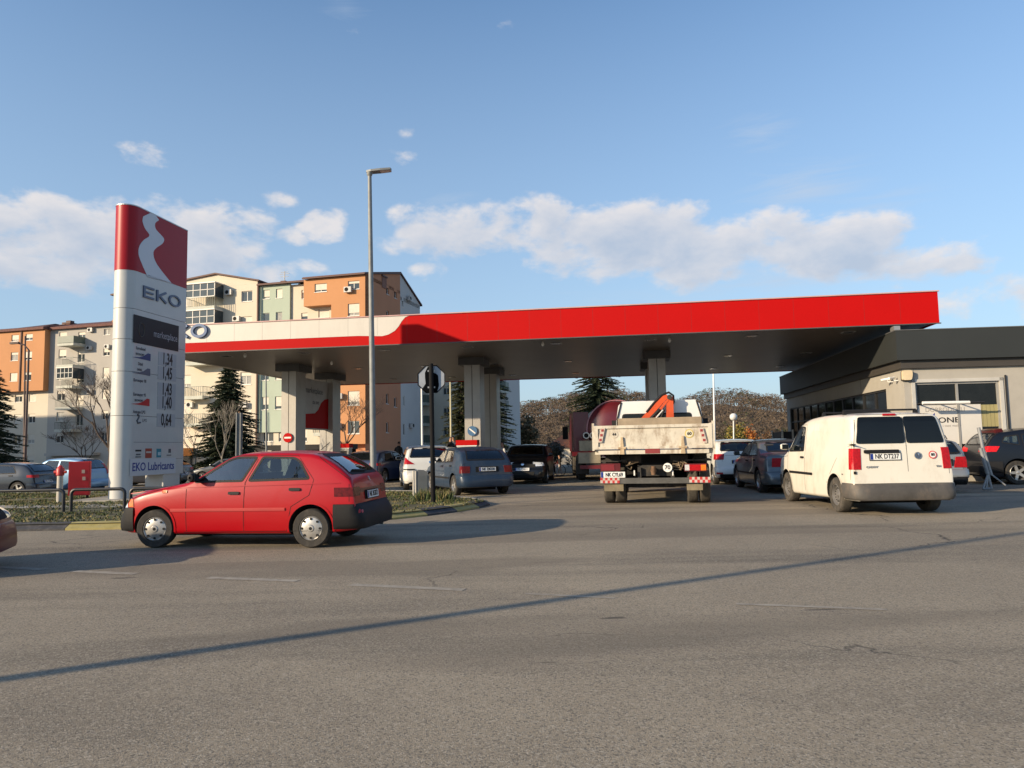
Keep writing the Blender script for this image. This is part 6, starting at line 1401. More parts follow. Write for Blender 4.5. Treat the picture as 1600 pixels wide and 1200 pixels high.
# ------------------------------------------------------------------ wooded hill
prof = [(-60, 700), (560, 690), (700, 668), (760, 655), (796, 643), (831, 635), (869, 626), (900, 619), (960, 614), (1010, 622), (1060, 632), (1091, 626), (1114, 619), (1147, 621), (1185, 627), (1219, 630), (1280, 634), (1400, 640), (1600, 645), (2100, 655)]
HD = 330.
hk = []
for px, py in prof:
    p_ = PD(px, py + 17, HD); hk.append((p_.x, p_.z))
hf = curve(hk)
def hz_(x, y):
    t = smooth01((y - 170) / (HD - 170)); u_ = smooth01((y - HD) / 200); xx = x * HD / max(y, 100)
    return -2 + (max(0, hf(xx)) + 2) * t * (1 - .3 * u_) + 1.2 * sin(x * .05 + y * .03) * t
HG = M('hill_ground', (.10, .075, .045), .95, var=.35, vs=.05, dirt=((.06, .06, .03), .6, .03, (1, 1, 1)))
hx = [-260 + 12 * i for i in range(68)]; hy = [165 + 11 * i for i in range(30)]
m = MB(); m.add([(x, y, hz_(x, y)) for y in hy for x in hx], [(j * len(hx) + i, j * len(hx) + i + 1, (j + 1) * len(hx) + i + 1, (j + 1) * len(hx) + i) for j in range(len(hy) - 1) for i in range(len(hx) - 1)]); tag(m.build('hill', HG, smooth=60), kind='structure')
TW = [M('bare_wood_a', (.095, .068, .048), .9, var=.3), M('bare_wood_b', (.125, .092, .06), .9, var=.3), M('bare_wood_c', (.065, .048, .036), .9, var=.3), M('wood_green', (.045, .055, .022), .9, var=.3)]
rn = random.Random(5); m = MB()
for k in range(2100):
    y = rn.uniform(175, 350); x = rn.uniform(-.10, .62) * y
    z = hz_(x, y); h = rn.uniform(5, 7.5); w = h * rn.uniform(.38, .55); mi = rn.choices((0, 1, 2, 3), (5, 4, 3, .7))[0]
    for j in range(75):
        a = rn.uniform(0, 2 * pi); e = rn.uniform(-.2, 1.); r_ = w * rn.random() ** .5; ph = rn.uniform(-.5, 1.5); c = Vector((x + w * cos(a) * cos(ph), y + w * sin(a) * cos(ph), z + h * .58 + h * .40 * sin(ph))); d = Vector((cos(a) + rn.gauss(0, .6), sin(a) + rn.gauss(0, .6), rn.gauss(.5, .6))).normalized() * rn.uniform(.4, 1.0); s_ = Vector((rn.gauss(0, 1), rn.gauss(0, 1), rn.gauss(0, 1))).normalized() * rn.uniform(.08, .26)
        m.add([c - s_, c + s_, c + d], [(0, 1, 2)], mi)
    m.add([(x - .12, y, z), (x + .12, y, z), (x, y, z + h * .7)], [(0, 1, 2)], 2)
tag(m.build('woodland', TW, fix=False), 'bare brown woodland covering the low hill behind the station', 'woodland', kind='stuff')
# ------------------------------------------------------------------ trees
BK = M('bark', (.07, .05, .038), .9, var=.3, vs=6); BKP = M('bark_pale', (.22, .20, .17), .85, var=.3, vs=6)
def conifer(D, px, base_y, top_y, wpx, label, seed, cols=((.018, .032, .014), (.030, .045, .018), (.045, .055, .022)), dens=1., name='conifer', z0=None, top_cut=1.):
    rnd = random.Random(seed); b = PD(px, base_y, D); b.z = gz(b.x, b.y) if z0 is None else z0; t = PD(px, top_y, D); H = t.z - b.z; R_ = wpx / F_PX * D / 2
    r_ = empty(name, b, 0, label, 'tree', None); q = MB(); q.tube([(0, 0, 0), (.03, 0, H * .5), (0, 0, H * .97)], [H * .022, H * .013, .01], 8); q.build('trunk', BK, r_, 60)
    ms = [M('needles_%d_%d' % (seed, i), c, .8, var=.3, vs=3) for i, c in enumerate(cols)]; m = MB(); nl = int(36 * dens)
    for i in range(nl):
        f = (i + .5) / nl; z = H * (.07 + .90 * f); L_ = R_ * (1 - f) ** .65 * rnd.uniform(.75, 1.1) + .10 * R_; nb = int(lerp(15, 6, f))
        for j in range(nb):
            a = 2 * pi * (j + rnd.random()) / nb + i; l = L_ * rnd.uniform(.6, 1.15); dz = -rnd.uniform(.10, .38) * l; zz = z + rnd.uniform(-.5, .5) * H / nl
            A_ = Vector((0, 0, zz)); B_ = Vector((l * cos(a), l * sin(a), zz + dz)); k = max(3, int(l / .12))
            m.add([A_ - Vector((0, 0, .015)), A_ + Vector((0, 0, .015)), B_], [(0, 1, 2)], 0)
            for s_ in range(k):
                t_ = (s_ + .3 + rnd.random() * .6) / k; c = A_.lerp(B_, t_); mi = rnd.choice((0, 0, 1, 1, 2))
                for w_ in range(5):
                    aa = a + rnd.choice((-1, 1)) * rnd.uniform(.3, 1.3); ln_ = rnd.uniform(.14, .34) * (1.15 - .5 * t_) * min(1.3, .5 + R_ / 2.2); d = Vector((cos(aa), sin(aa), rnd.uniform(-.5, .25))).normalized(); s2 = Vector((-sin(aa), cos(aa), rnd.uniform(-.6, .6))).normalized() * ln_ * .28
                    m.add([c - s2, c + d * ln_ * .5 + s2 * .3 - Vector((0, 0, .03)), c + d * ln_, c + s2], [(0, 1, 2, 3)], mi)
    m.build('crown', ms, r_, fix=False)
conifer(50, 356, 735, 566, 114, 'dark spruce standing left of the first canopy column', 11, dens=1.7)
conifer(64, 722, 712, 505, 66, 'olive green conifer between the stop sign and the middle column', 12, ((.035, .042, .012), (.05, .055, .016), (.07, .065, .02)), name='conifer')
conifer(60, 770, 712, 505, 80, 'dark conifer just right of the middle canopy column', 13)
conifer(72, 936, 712, 500, 112, 'big dark conifer behind the tanker and the dump truck', 14, dens=1.9)
conifer(72, 905, 712, 640, 60, 'low dark conifer behind the tanker cab', 15)
conifer(44, -22, 742, 560, 112, 'dark cedar branches reaching in at the left edge', 16, dens=1.1)
def bare(D, px, base_y, top_y, label, seed, spread=.5, mt=BK, r0=.09, depth=5, name='bare_tree'):
    rnd = random.Random(seed); b = PD(px, base_y, D); b.z = gz(b.x, b.y); t = PD(px, top_y, D); H = t.z - b.z; r_ = empty(name, b, 0, label, 'tree'); q = MB(); m = MB(); q.tube([(0, 0, 0), (.02 * H, 0, H * .22), (0, 0, H * .34)], [r0, r0 * .8, r0 * .65], 8); q.build('trunk', mt, r_, 60)
    def br(p_, d, l, r, k):
        e = p_ + d * l; md = p_.lerp(e, .5) + Vector((rnd.gauss(0, .04), rnd.gauss(0, .04), rnd.gauss(0, .03))) * l; m.tube([p_, md, e], [r, r * .8, r * .6], 4 if k < 3 else 6, cap=False)
        if k == 0: return
        for i in range(rnd.choice((2, 3, 3)) if k > 1 else 3):
            a = rnd.uniform(0, 2 * pi); s_ = Vector((cos(a), sin(a), rnd.uniform(-.1, .6))); nd = (d * rnd.uniform(.8, 1.2) + s_ * spread * rnd.uniform(.6, 1.3) + Vector((0, 0, .12))).normalized(); br(p_.lerp(e, rnd.uniform(.55, 1.)), nd, l * rnd.uniform(.6, .82), max(.006, r * .55), k - 1)
    for i in range(4):
        a = 2 * pi * i / 4 + rnd.random(); br(Vector((0, 0, H * rnd.uniform(.24, .34))), Vector((cos(a) * spread, sin(a) * spread, 1)).normalized(), H * .24, r0 * .5, depth)
    m.build('branches', mt, r_, fix=False); return r_
bare(44, 168, 760, 556, 'bare tree with dark upswept branches left of the price sign', 31, .62, r0=.15)
bare(46, 130, 760, 640, 'small bare tree in front of the grey flats', 32, .8, r0=.07)
bare(52, 541, 730, 592, 'bare spreading tree in front of the orange flats behind the lamp post', 33, .75, r0=.11)
bare(36, 345, 745, 606, 'slender pale birch in front of the spruce behind the red car', 34, .35, BKP, .05, 4)
bare(50, 303, 740, 620, 'bare pale sapling beside the price sign before the cream flats', 35, .6, BKP, .06, 4)
def bush(D, px, y0, y1, wpx, label, seed, cols, n=1800, name='shrub', sz=.12, group=None):
    rnd = random.Random(seed); b = PD(px, y0, D); b.z = gz(b.x, b.y); H = PD(px, y1, D).z - b.z; R_ = wpx / F_PX * D / 2; r_ = empty(name, b, 0, label, 'shrub', group); m = MB(); q = MB()
    blobs = [(rnd.uniform(-.6, .6) * R_, rnd.uniform(-.4, .4) * R_, rnd.uniform(.35, .75) * H, rnd.uniform(.35, .55)) for _ in range(9)]
    for k in range(5): a = rnd.uniform(0, 6.28); q.tube([(0, 0, 0), (R_ * .4 * cos(a), R_ * .4 * sin(a), H * .6)], [.04, .015], 5)
    q.build('stem', BK, r_)
    ms = [M('leaf_%d_%d' % (seed, i), c, .75, var=.3, vs=4) for i, c in enumerate(cols)]
    for k in range(n):
        bx, by, bz, br_ = rnd.choice(blobs); d = Vector((rnd.gauss(0, 1), rnd.gauss(0, 1), rnd.gauss(0, 1))).normalized() * rnd.random() ** .35; c = Vector((bx + d.x * R_ * br_, by + d.y * R_ * br_, max(.03, bz + d.z * H * br_ * .8))); a = rnd.uniform(0, 6.28); v = Vector((cos(a), sin(a), rnd.uniform(-.7, .9))).normalized() * sz * rnd.uniform(.6, 1.4); w = v.cross(Vector((rnd.gauss(0, 1), rnd.gauss(0, 1), 1))).normalized() * v.length * .4
        m.add([c - w, c + v, c + w, c - v * .4], [(0, 1, 2, 3)], rnd.randrange(len(ms)))
    m.build('foliage', ms, r_, fix=False)
OG = ((.10, .10, .085), (.07, .08, .055), (.14, .13, .11))
bush(48, 858, 742, 690, 56, 'grey-green round shrub between the black hatchback and the tanker', 41, OG, 3000)
bush(58, 1152, 712, 662, 44, 'yellow-green clipped shrub under the globe lamp', 42, ((.22, .17, .03), (.10, .12, .03), (.30, .22, .05)), 2200)
bush(60, 1176, 712, 664, 26, 'orange-leaved shrub right of the globe lamp', 43, ((.40, .13, .02), (.30, .08, .02), (.45, .2, .04)), 1200)
bush(62, 1205, 712, 676, 30, 'low rusty shrub left of the far end of the shop', 44, ((.20, .10, .04), (.13, .09, .05)), 900)
bush(90, 1040, 716, 668, 60, 'brown scrub behind the dump truck', 45, ((.13, .09, .05), (.09, .07, .04)), 1500, sz=.3)
bush(110, 812, 716, 650, 60, 'ochre bare scrub at the foot of the hill right of the conifer', 46, ((.16, .11, .05), (.12, .09, .05), (.08, .07, .03)), 2600, sz=.35)
bush(46, 905, 738, 708, 40, 'low grey hedge behind the bicycle', 47, OG, 900)
# red-roofed house
hp = PD(877, 711, 70); hp.z = -.2; hs = empty('house', hp, radians(-12), 'small pale house with an orange-red tiled roof left of the tanker', 'house', None, .55); q = MB(); q.box(-2.0, 6, -3, 4, 0, 2.6); q.build('wall', CRM, hs)
q = MB(); q.add([(-2.4, -3.5, 2.56), (6.4, -3.5, 2.56), (4, .5, 5.1), (.9, .5, 5.1), (-2.4, 4.5, 2.56), (6.4, 4.5, 2.56)], [(0, 1, 2, 3), (3, 2, 5, 4), (0, 3, 4), (1, 5, 2)]); q.build('roof', M('orange_tiles', (.42, .14, .06), .8, var=.3, vs=5), hs)
q = MB(); q.box(-1.4, -.5, -3.03, -2.99, .9, 2.0); q.build('window', PAN, hs)
# low boundary wall and hedges at the back of the forecourt
q = MB(); q.box(-9, 24, 56, 56.3, -.1, .45); tag(q.build('boundary_wall', KC), 'low pale concrete wall along the back of the forecourt', 'wall')

b_ = PD(485, 716, 57); b_.z = gz(b_.x, b_.y); sh_ = empty('car_shelter', b_, radians(-12), 'low black-roofed shelter in front of the orange flats beyond the canopy', 'shelter'); q = MB(); q.box(-4.2, 3.2, -1.6, 1.6, 1.75, 2.15); q.build('roof', BLACK, sh_); q = MB(); q.box(-4.1, 3.1, 1.4, 1.5, 0, 1.75); q.build('back_wall', DARK, sh_)
for x in (-4.0, -1.6, .8, 3.0): q = MB(); q.box(x - .06, x + .06, -1.5, -1.38, 0, 1.75); q.build('post', BLACK, sh_)
# ------------------------------------------------------------------ tipper lorry seen from behind
DW = M('dirty_white_steel', (.53, .49, .41), .65, var=.14, vs=2, dirt=((.20, .13, .075), .95, 4.5, (1, 1, .5))); RST = M('rusty_steel', (.16, .09, .05), .8, var=.4, vs=8); CHS = M('chassis_black', (.03, .028, .026), .8, var=.4, vs=5, dirt=((.12, .09, .06), .6, 5)); WOOD = M('grey_board', (.28, .22, .15), .8, var=.25, vs=3)
CRO = M('crane_orange', (.52, .07, .012), .45, var=.15, dirt=((.2, .05, .02), .5, 4)); MUD = M('mud_flap', (.17, .14, .09), .9, var=.3, vs=4, dirt=((.28, .23, .15), .6, 5)); CABW = M('cab_white', (.66, .66, .64), .35, coat=.6, var=.04)
wl_ = G(965, 785); wr_ = G(1090, 785); c_ = (wl_ + wr_) / 2; c_.z = 0; TH = 78.5
lor = empty('tipper_truck', c_, radians(TH), 'old white tipper lorry with rusty tailboard and folded orange crane, seen from behind', 'lorry')
k_ = 1.0
def TP(px, py, xl):      # photo pixel -> lorry coordinates on the plane xl metres ahead of the rear axle
    d = ray(px, py); h = radians(TH); f = Vector((cos(h), sin(h), 0)); o = Vector((0, 0, EYE)); P0 = c_ + f * xl; t = (P0 - o).dot(f) / d.dot(f); p = o + d * t - c_; return (-p.x * sin(h) * -1 * -1 if False else p.dot(Vector((-sin(h), cos(h), 0))), p.z)
XT = -1.0
yl, zt_ = TP(928, 663, XT); yr, _ = TP(1112, 661, XT); zb_ = TP(1020, 701, XT)[1]
# local y is to the left: yl > yr
q = MB(); q.box(XT, XT + .05, yr, yl, zb_, zt_ - .04); q.build('tailboard', DW, lor)
fr_t = MB()
for y0_, y1_, z0, z1 in ((yr, yl, zt_ - .11, zt_ - .04), (yr, yl, zb_, zb_ + .06), (yr, yr + .09, zb_ + .06, zt_ - .11), (yl - .09, yl, zb_ + .06, zt_ - .11)): fr_t.box(XT - .035, XT - .001, y0_, y1_, z0, z1)
fr_t.build('tailboard_rim', DW, lor)
for y in (yr - .05, yl + .0): q = MB(); q.box(XT - .02, XT + .10, y, y + .05, zb_ - .03, zt_ + .02); q.build('corner_post', DW, lor)
for yy in (yr - .02, yl - .03): q = MB(); q.box(XT + .1, XT + 3.7, yy, yy + .05, zb_ - .02, zt_ - .02); q.build('side_board', DW, lor)
q = MB(); q.box(XT + .1, XT + 3.7, yr, yl, zb_ - .12, zb_ - .02); q.build('load_floor', DW, lor)
zr2, zr1 = TP(1020, 709, XT)[1], TP(1020, 703, XT)[1]
q = MB(); q.box(XT - .02, XT + .12, TP(1108, 706, XT)[0], TP(935, 706, XT)[0], zr2, zr1); q.build('rear_rail', DW, lor)
q = MB(); q.box(XT - .03, XT - .021, TP(1031, 704, XT)[0], TP(1008, 704, XT)[0], zr2 + .01, zr1 + .03); q.build('red_marker', M('faded_red', (.22, .03, .03), .5), lor)
for px in (972, 1067):
    y, z = TP(px, 695, XT); q = MB(); q.prism([(XT - .06, y - .05, zb_ - .12), (XT - .06, y + .05, zb_ - .12), (XT - .05, y + .02, zb_ + .28), (XT - .05, y - .02, zb_ + .28)], (.05, 0, 0)); q.tube([(XT - .04, y - .09, zb_ + .02), (XT - .04, y + .09, zb_ + .02)], .03, 8); q.build('hinge', M('hinge_rust', (.42, .32, .2), .7, var=.3, vs=8, dirt=((.2, .1, .04), .8, 9)), lor)
for px, py, w in ((940, 680, 0), (1098, 680, 1)):
    y, z = TP(px, py, XT); q = MB(); s_ = -.04 if w == 0 else .04; q.prism([(XT - .042, y + .05 + s_, z + .17), (XT - .042, y - .05 + s_, z + .17), (XT - .042, y - .05 - s_, z - .17), (XT - .042, y + .05 - s_, z - .17)], (-.004, 0, 0)); o = q.build('reflector_strip', M('faded_strip', (.50, .42, .36), .6), lor)
    for dz in (-.11, 0, .11): q = MB(); q.box(XT - .052, XT - .046, y - .028 - s_ * -dz * 6, y + .028 - s_ * -dz * 6, z + dz - .028, z + dz + .028); q.build('reflector', M('faded_reflector', (.26, .03, .03), .6), o)
def tdisc(px, py, r, xl, mts, body, size, name='speed_sticker'):
    y, z = TP(px, py, xl); q = MB()
    for i, (rr_, m_) in enumerate(mts): q.prism([(xl - .004 * (i + 1), y + rr_ * cos(t), z + rr_ * sin(t)) for t in [2 * pi * j / 24 for j in range(24)]], (.003, 0, 0), i)
    o = q.build(name, [m_ for _, m_ in mts], lor); text(body, size, INK, o, (xl - .004 * len(mts) - .003, y, z), (0, -1, 0), (0, 0, 1), .0005, bold=.004)
tdisc(1077, 677.5, .09, XT - .002, [(.10, M('sticker_yellow', (.5, .38, .08), .5)), (.08, M('sticker_cream', (.6, .55, .4), .5))], '60', .10)
tdisc(960, 679, .09, XT - .002, [(.09, M('faded_sticker', (.50, .45, .36), .6)), (.078, DW)], '44', .09)
# headboard, cab, crane
x_h = XT + 3.75; y1_, z1_ = TP(965, 654, x_h); y2_, _ = TP(1096, 655, x_h)
q = MB(); q.box(x_h, x_h + .05, y2_, y1_, zb_, z1_); q.build('headboard', WOOD, lor)
xc = x_h + .45; ya, za = TP(962, 628, xc); yb, _ = TP(1097, 628, xc)
q = MB(); cy = (ya + yb) / 2; hw_ = (ya - yb) / 2
sec = [(cy - hw_, .75), (cy - hw_, za - .55), (cy - hw_ + .07, za - .12), (cy - hw_ + .18, za), (cy + hw_ - .18, za), (cy + hw_ - .07, za - .12), (cy + hw_, za - .55), (cy + hw_, .75)]
q.add([(xc, y, z) for y, z in sec] + [(xc + .9, y, z + (.06 if z > 1.5 else 0)) for y, z in sec] + [(xc + 1.45, cy + (y - cy) * .97, z - (.10 if z > za - .3 else 0)) for y, z in sec] + [(xc + 1.75, cy + (y - cy) * .94, min(z, 1.55)) for y, z in sec], [tuple(range(8))] + [(8 * i + j, 8 * i + (j + 1) % 8, 8 * i + 8 + (j + 1) % 8, 8 * i + 8 + j) for i in range(3) for j in range(8)] + [tuple(range(24, 32))[::-1]])
cab_ = q.build('cab', CABW, lor, 35)
yw0, zw0 = TP(974, 661, xc); yw1, zw1 = TP(1079, 646, xc); q = MB(); q.prism([(xc - .012, a, b) for a, b in roundpoly([(yw1, zw0), (yw0, zw0), (yw0, zw1), (yw1, zw1)], .06)], (.008, 0, 0)); q.build('rear_window', GLD, cab_)
q = MB(); P = inset(roundpoly([(yw1, zw0), (yw0, zw0), (yw0, zw1), (yw1, zw1)], .06), -.035); q.prism([(xc - .006, a, b) for a, b in P], (.004, 0, 0)); q.build('window_rubber', BLACK, cab_)
for sg in (-1, 1):
    q = MB(); q.tube([(xc - .02, cy + sg * (hw_ - .03), 1.0), (xc - .02, cy + sg * (hw_ - .03), za - .5), (xc - .015, cy + sg * (hw_ - .16), za - .02)], .02, 6); q.build('cab_edge', BLACK, cab_, 50)
    q = MB(); q.box(xc + 1.35, xc + 1.5, cy + sg * (hw_ + .12) - .1, cy + sg * (hw_ + .12) + .1, 1.75, 2.15); q.tube([(xc + 1.4, cy + sg * (hw_ - .05), 2.2), (xc + 1.4, cy + sg * (hw_ + .12), 2.1)], .015, 5); q.build('mirror', BLACK, cab_)
xr_ = x_h + .2
def cp(px, py): y, z = TP(px, py, xr_); return Vector((xr_, y, z))
cr_ = empty('crane_root', (0, 0, 0)); bpy.data.objects.remove(cr_)
cb = MB(); a, b = cp(1002, 660), cp(1040, 619); w = Vector((0, .09, .08)); cb.prism([a + Vector((0, .12, .0)), a - Vector((0, .12, 0)), b + Vector((0, -.10, .0)), b + Vector((0, .04, .08))], (.14, 0, 0)); crane = cb.build('crane_boom', CRO, lor)
cb = MB(); a, b = cp(1047, 663), cp(1046, 620); cb.prism([a + Vector((-.08, .11, 0)), a + Vector((-.08, -.11, 0)), b + Vector((-.08, -.10, 0)), b + Vector((-.08, .08, .02))], (.16, 0, 0)); cb.build('crane_arm', CRO, crane)
cb = MB(); a, b = cp(1019, 656), cp(1042, 626); cb.prism([a + Vector((-.02, .05, 0)), a + Vector((-.02, -.05, 0)), b + Vector((-.02, -.05, 0)), b + Vector((-.02, .04, 0))], (-.07, 0, 0)); cb.build('crane_link', CRO, crane)
cb = MB(); pts_ = [cp(*t) for t in ((1010, 644), (1022, 629), (1034, 617), (1045, 613), (1052, 618), (1053, 628), (1049, 634))]; cb.tube(pts_, .03, 8); cb.build('crane_hose', BLACK, crane, 60)
for (p1, p2, m_, r_) in (((1015, 656), (1031, 640), BLACK, .045), ((1024, 655), (1036, 641), STEEL, .03), ((1031, 658), (1038, 640), BLACK, .03)): cb = MB(); cb.tube([cp(*p1) - Vector((.1, 0, 0)), cp(*p2) - Vector((.1, 0, 0))], r_, 8); cb.build('crane_cylinder', m_, crane, 60)
cb = MB(); cb.tube([cp(1046, 621) - Vector((.15, 0, 0)), cp(1046, 621) + Vector((.2, 0, 0))], .07, 12); cb.build('crane_pivot', CHS, crane, 50)
cb = MB(); cb.tube([cp(1047, 664), cp(1047, 664) - Vector((0, 0, 1.6))], .12, 10); cb.build('crane_post', CRO, crane, 50)
# rear lamps, underrun bar, plate, flaps
XL = XT - .05 + .25
def lbox(name, px0, px1, py0, py1, xl, dpt, mt, parent=lor):
    ya_, z1 = TP(px0, py0, xl); yb_, _ = TP(px1, py0, xl); z0 = TP(px0, py1, xl)[1]; q = MB(); q.box(xl, xl + dpt, yb_, ya_, z0, z1); return q.build(name, mt, parent)
for px0, px1, k in ((938, 969, 0), (1069, 1104, 1)):
    o = lbox('tail_light', px0, px1, 724.5, 736.5, XL, .1, M('lamp_case', (.09, .01, .012), .3))
    if k: 
        for a, b, m_ in ((1070, 1077, CLRL), (1077, 1087, REDL), (1087, 1095, REDL), (1095, 1103, ORL)): lbox('lens', a, b, 726, 735, XL - .012, .01, m_, o)
    else: lbox('lens', 939, 960, 726, 735.5, XL - .012, .01, M('dusty_red_lens', (.16, .015, .02), .35), o)
bar_ = lbox('underrun_bar', 939, 1110, 747.5, 756, XL + .02, .1, M('bar_grey', (.075, .073, .068), .6, var=.25, vs=5))
for x0_, x1_ in ((938, 968), (1077, 1110)):
    n_ = 8
    for i in range(n_):
        for j in range(2):
            a = x0_ + (x1_ - x0_) * i / n_; lbox('check', a, a + (x1_ - x0_) / n_, 747.2 + 4.4 * j - (2 if x0_ > 1000 else 1), 751.6 + 4.4 * j - (2 if x0_ > 1000 else 1), XL + .008, .01, M('check_white', (.45, .40, .36), .5) if (i + j) % 2 else M('check_red', (.42, .03, .03), .5), bar_)
pb_ = lbox('number_plate', 938.5, 976.5, 737.5, 746.5, XL - .01, .02, PLATE); lbox('eu_band', 938.8, 942.5, 737.7, 746.3, XL - .014, .003, PBLUE, pb_)
y, z = TP(959.5, 742, XL - .016); text('NK CYL69', .125, INK, pb_, (XL - .016, y, z), (0, -1, 0), (0, 0, 1), .001, sx=.72, bold=.003)
for px0, px1, py1 in ((944, 974, 767.5), (1073, 1098, 766)): lbox('mud_flap', px0, px1, 756.5, py1, XL + .06, .02, MUD)
lbox('chassis_beam', 996, 1052, 727, 744, XL + .3, 3.5, CHS); lbox('cross_member', 970, 1075, 712, 724, XL + .5, .3, CHS); lbox('axle_housing', 975, 1075, 752, 762, .1, .25, CHS); lbox('tank', 1082, 1104, 700, 740, XL + .9, .8, CHS); lbox('tool_box', 946, 968, 710, 724, XL + .5, .5, CHS)
tdisc(1043, 730.5, .1, XL + .06, [(.105, WHITE)], '70', .13)
for px in (991, 1051): lbox('pale_bar', px - 1, px + 1, 735, 743, XL + .1, .02, WHITE)
q = MB(); y, z = TP(1021, 735, XL + .2); q.tube([(XL + .28, y, z), (XL + .1, y, z)], .07, 12); q.tube([(XL + .1, y, z - .1), (XL + .1, y, z + .1)], .05, 8); q.build('tow_hitch', RST, lor, 50)
rl = random.Random(3)
for k, px in enumerate((988, 1060, 1066)):
    q = MB(); y, z = TP(px, 728, XL + .2); q.tube([(XL + .2 + rl.uniform(-.04, .04), y + rl.uniform(-.16, .16), z + rl.uniform(-.1, .12)) for _ in range(12)], .014, 5); q.build('air_hose', M('hose_tan', (.2, .15, .1), .7), lor, 60)
Rw = .47; tw = .24
for sg in (1, -1):
    for off in (.84, 1.12): wheel(lor, 0, sg * off, Rw, sg, 'truck', wdt=tw, tyre=RUBD, rimm=M('truck_rim', (.2, .18, .15), .6), rimr=.55)
    wheel(lor, 3.9, sg * .98, Rw, sg, 'truck', wdt=tw, tyre=RUBD, rimm=M('truck_rim', (.2, .18, .15), .6), rimr=.55)
q = MB(); q.box(-.3, 3.6, -.34, .34, .70, 1.2); q.box(.7, 3.2, -1.1, 1.1, .55, 1.18); q.build('dark_backing', DARK, lor)  # dark backing boxes added to darken the space under the load floor
q = MB(); q.box(-.6, 4.6, -.42, -.34, .62, .86); q.build('chassis_rail', CHS, lor); q = MB(); q.box(-.6, 4.6, .34, .42, .62, .86); q.build('chassis_rail', CHS, lor)
for sg in (1, -1):
    q = MB(); q.box(-.55, .55, sg * .98 - .3, sg * .98 + .3, 1.0, 1.04); q.build('wheel_guard', CHS, lor)
# ------------------------------------------------------------------ dark red tanker lorry
TR = M('tanker_red', (.10, .007, .014), .42, coat=.3, var=.1, dirt=((.08, .03, .03), .4, 2)); BEI = M('beige_box', (.26, .22, .15), .7, var=.2, vs=3, dirt=((.12, .1, .07), .6, 4))
tb = G(906, 751); tb.z = 0; tk = empty('tanker_truck', tb + Vector((1.15, .4, 0)), radians(88), 'dark red tanker lorry with twin hose pipes half hidden by the white tipper', 'lorry')
q = MB(); q.lathe([(.001, -1.1), (.45, -1.06), (.95, -.95), (1.12, -.75), (1.15, -.5), (1.15, 4.0), (1.0, 4.3), (.001, 4.4)], (0, -.35, 2.0), 'X', 36); q.build('tank', TR, tk, 40)
q = MB(); q.lathe([(1.15, 0), (1.19, 0), (1.19, .07), (1.15, .07)], (-.72, -.35, 2.0), 'X', 36); q.build('tank_ring', M('ring_highlight', (.40, .16, .18), .3), tk, 40)  # rim coloured paler than the tank to paint its highlight
q = MB(); q.box(-.7, 3.4, .75, 1.35, 1.15, 2.72); q.build('side_locker', TR, tk)
for y in (.62, .88): q = MB(); q.lathe([(.09, -.05), (.13, -.05), (.13, .4), (.09, .4)], (-1.15, y, 1.78), 'X', 16); q.lathe([(.001, .05), (.09, .05)], (-1.15, y, 1.78), 'X', 16, 1); q.build('hose_pipe', [STEEL, DARK], tk, 40)
q = MB(); q.box(-1.1, -.4, .45, 1.15, 1.18, 1.58); q.build('locker', BEI, tk); q = MB(); q.box(-1.15, -.35, .35, 1.2, .70, 1.12); q.build('locker', BEI, tk)
q = MB(); q.box(-1.1, 5.5, -.9, .9, .55, .8); q.build('chassis', CHS, tk); q = MB(); q.box(-1.2, -1.08, -1.15, 1.15, .48, .62); q.build('underrun_bar', M('red_bar', (.14, .015, .02), .5), tk)
for x in (.2, 1.5, 5.0):
    for sg in (1, -1): wheel(tk, x, sg * 1.02, .5, sg, 'truck', wdt=.3, tyre=RUBD, rimm=M('truck_rim', (.2, .18, .15), .6), rimr=.55)
q = MB(); q.box(4.6, 6.2, -1.2, 1.2, .9, 2.9); q.build('cab', TR, tk); q = MB(); q.box(5.6, 5.72, 1.32, 1.58, 1.7, 2.3); q.tube([(5.66, 1.15, 2.3), (5.66, 1.45, 2.3)], .02, 6); q.build('mirror', BLACK, tk)
for sg in (1, -1): q = MB(); q.box(-.35, -.32, sg * 1.0 - .25, sg * 1.0 + .25, .25, .8); q.build('mud_flap', CHS, tk)
# ------------------------------------------------------------------ stop sign seen from behind
b = G(677, 786, .1); b.z = .1; st = empty('stop_sign', b, 0, 'back of an octagonal stop sign on a tall black pole on the island', 'road sign'); tp = PD(673.5, 572, b.y) - b
BP = M('black_pole', (.010, .010, .011), .8, spec=.15); q = MB(); q.tube([(0, 0, 0), tp + Vector((0, 0, .06))], .055, 12); q.build('pole', BP, st, 60)
oc_ = PD(673.5, 592, b.y) - b; R8 = .365; OCT = [(R8 * cos(pi / 8 + k * pi / 4), R8 * sin(pi / 8 + k * pi / 4)) for k in range(8)]
q = MB(); q.prism([oc_ + Vector((x, .07, z)) for x, z in OCT], (0, .012, 0)); q.build('plate', M('sign_back_pale', (.30, .33, .37), .5, .2, dirt=((.18, .19, .2), .5, 4)), st)
q = MB(); P8 = [Vector(p_) for p_ in OCT]; I8 = [p_ * .93 for p_ in P8]; q.add([oc_ + Vector((p_.x, .062, p_.y)) for p_ in P8] + [oc_ + Vector((p_.x, .062, p_.y)) for p_ in I8], [(i, (i + 1) % 8, 8 + (i + 1) % 8, 8 + i) for i in range(8)]); q.build('rim', BP, st)
def patch8(P, nm): q = MB(); q.prism([oc_ + Vector((x * R8, .066, z * R8)) for x, z in P], (0, -.004, 0)); return q.build(nm, M('stop_back_black', (.003, .004, .005), .95, spec=.05), st)
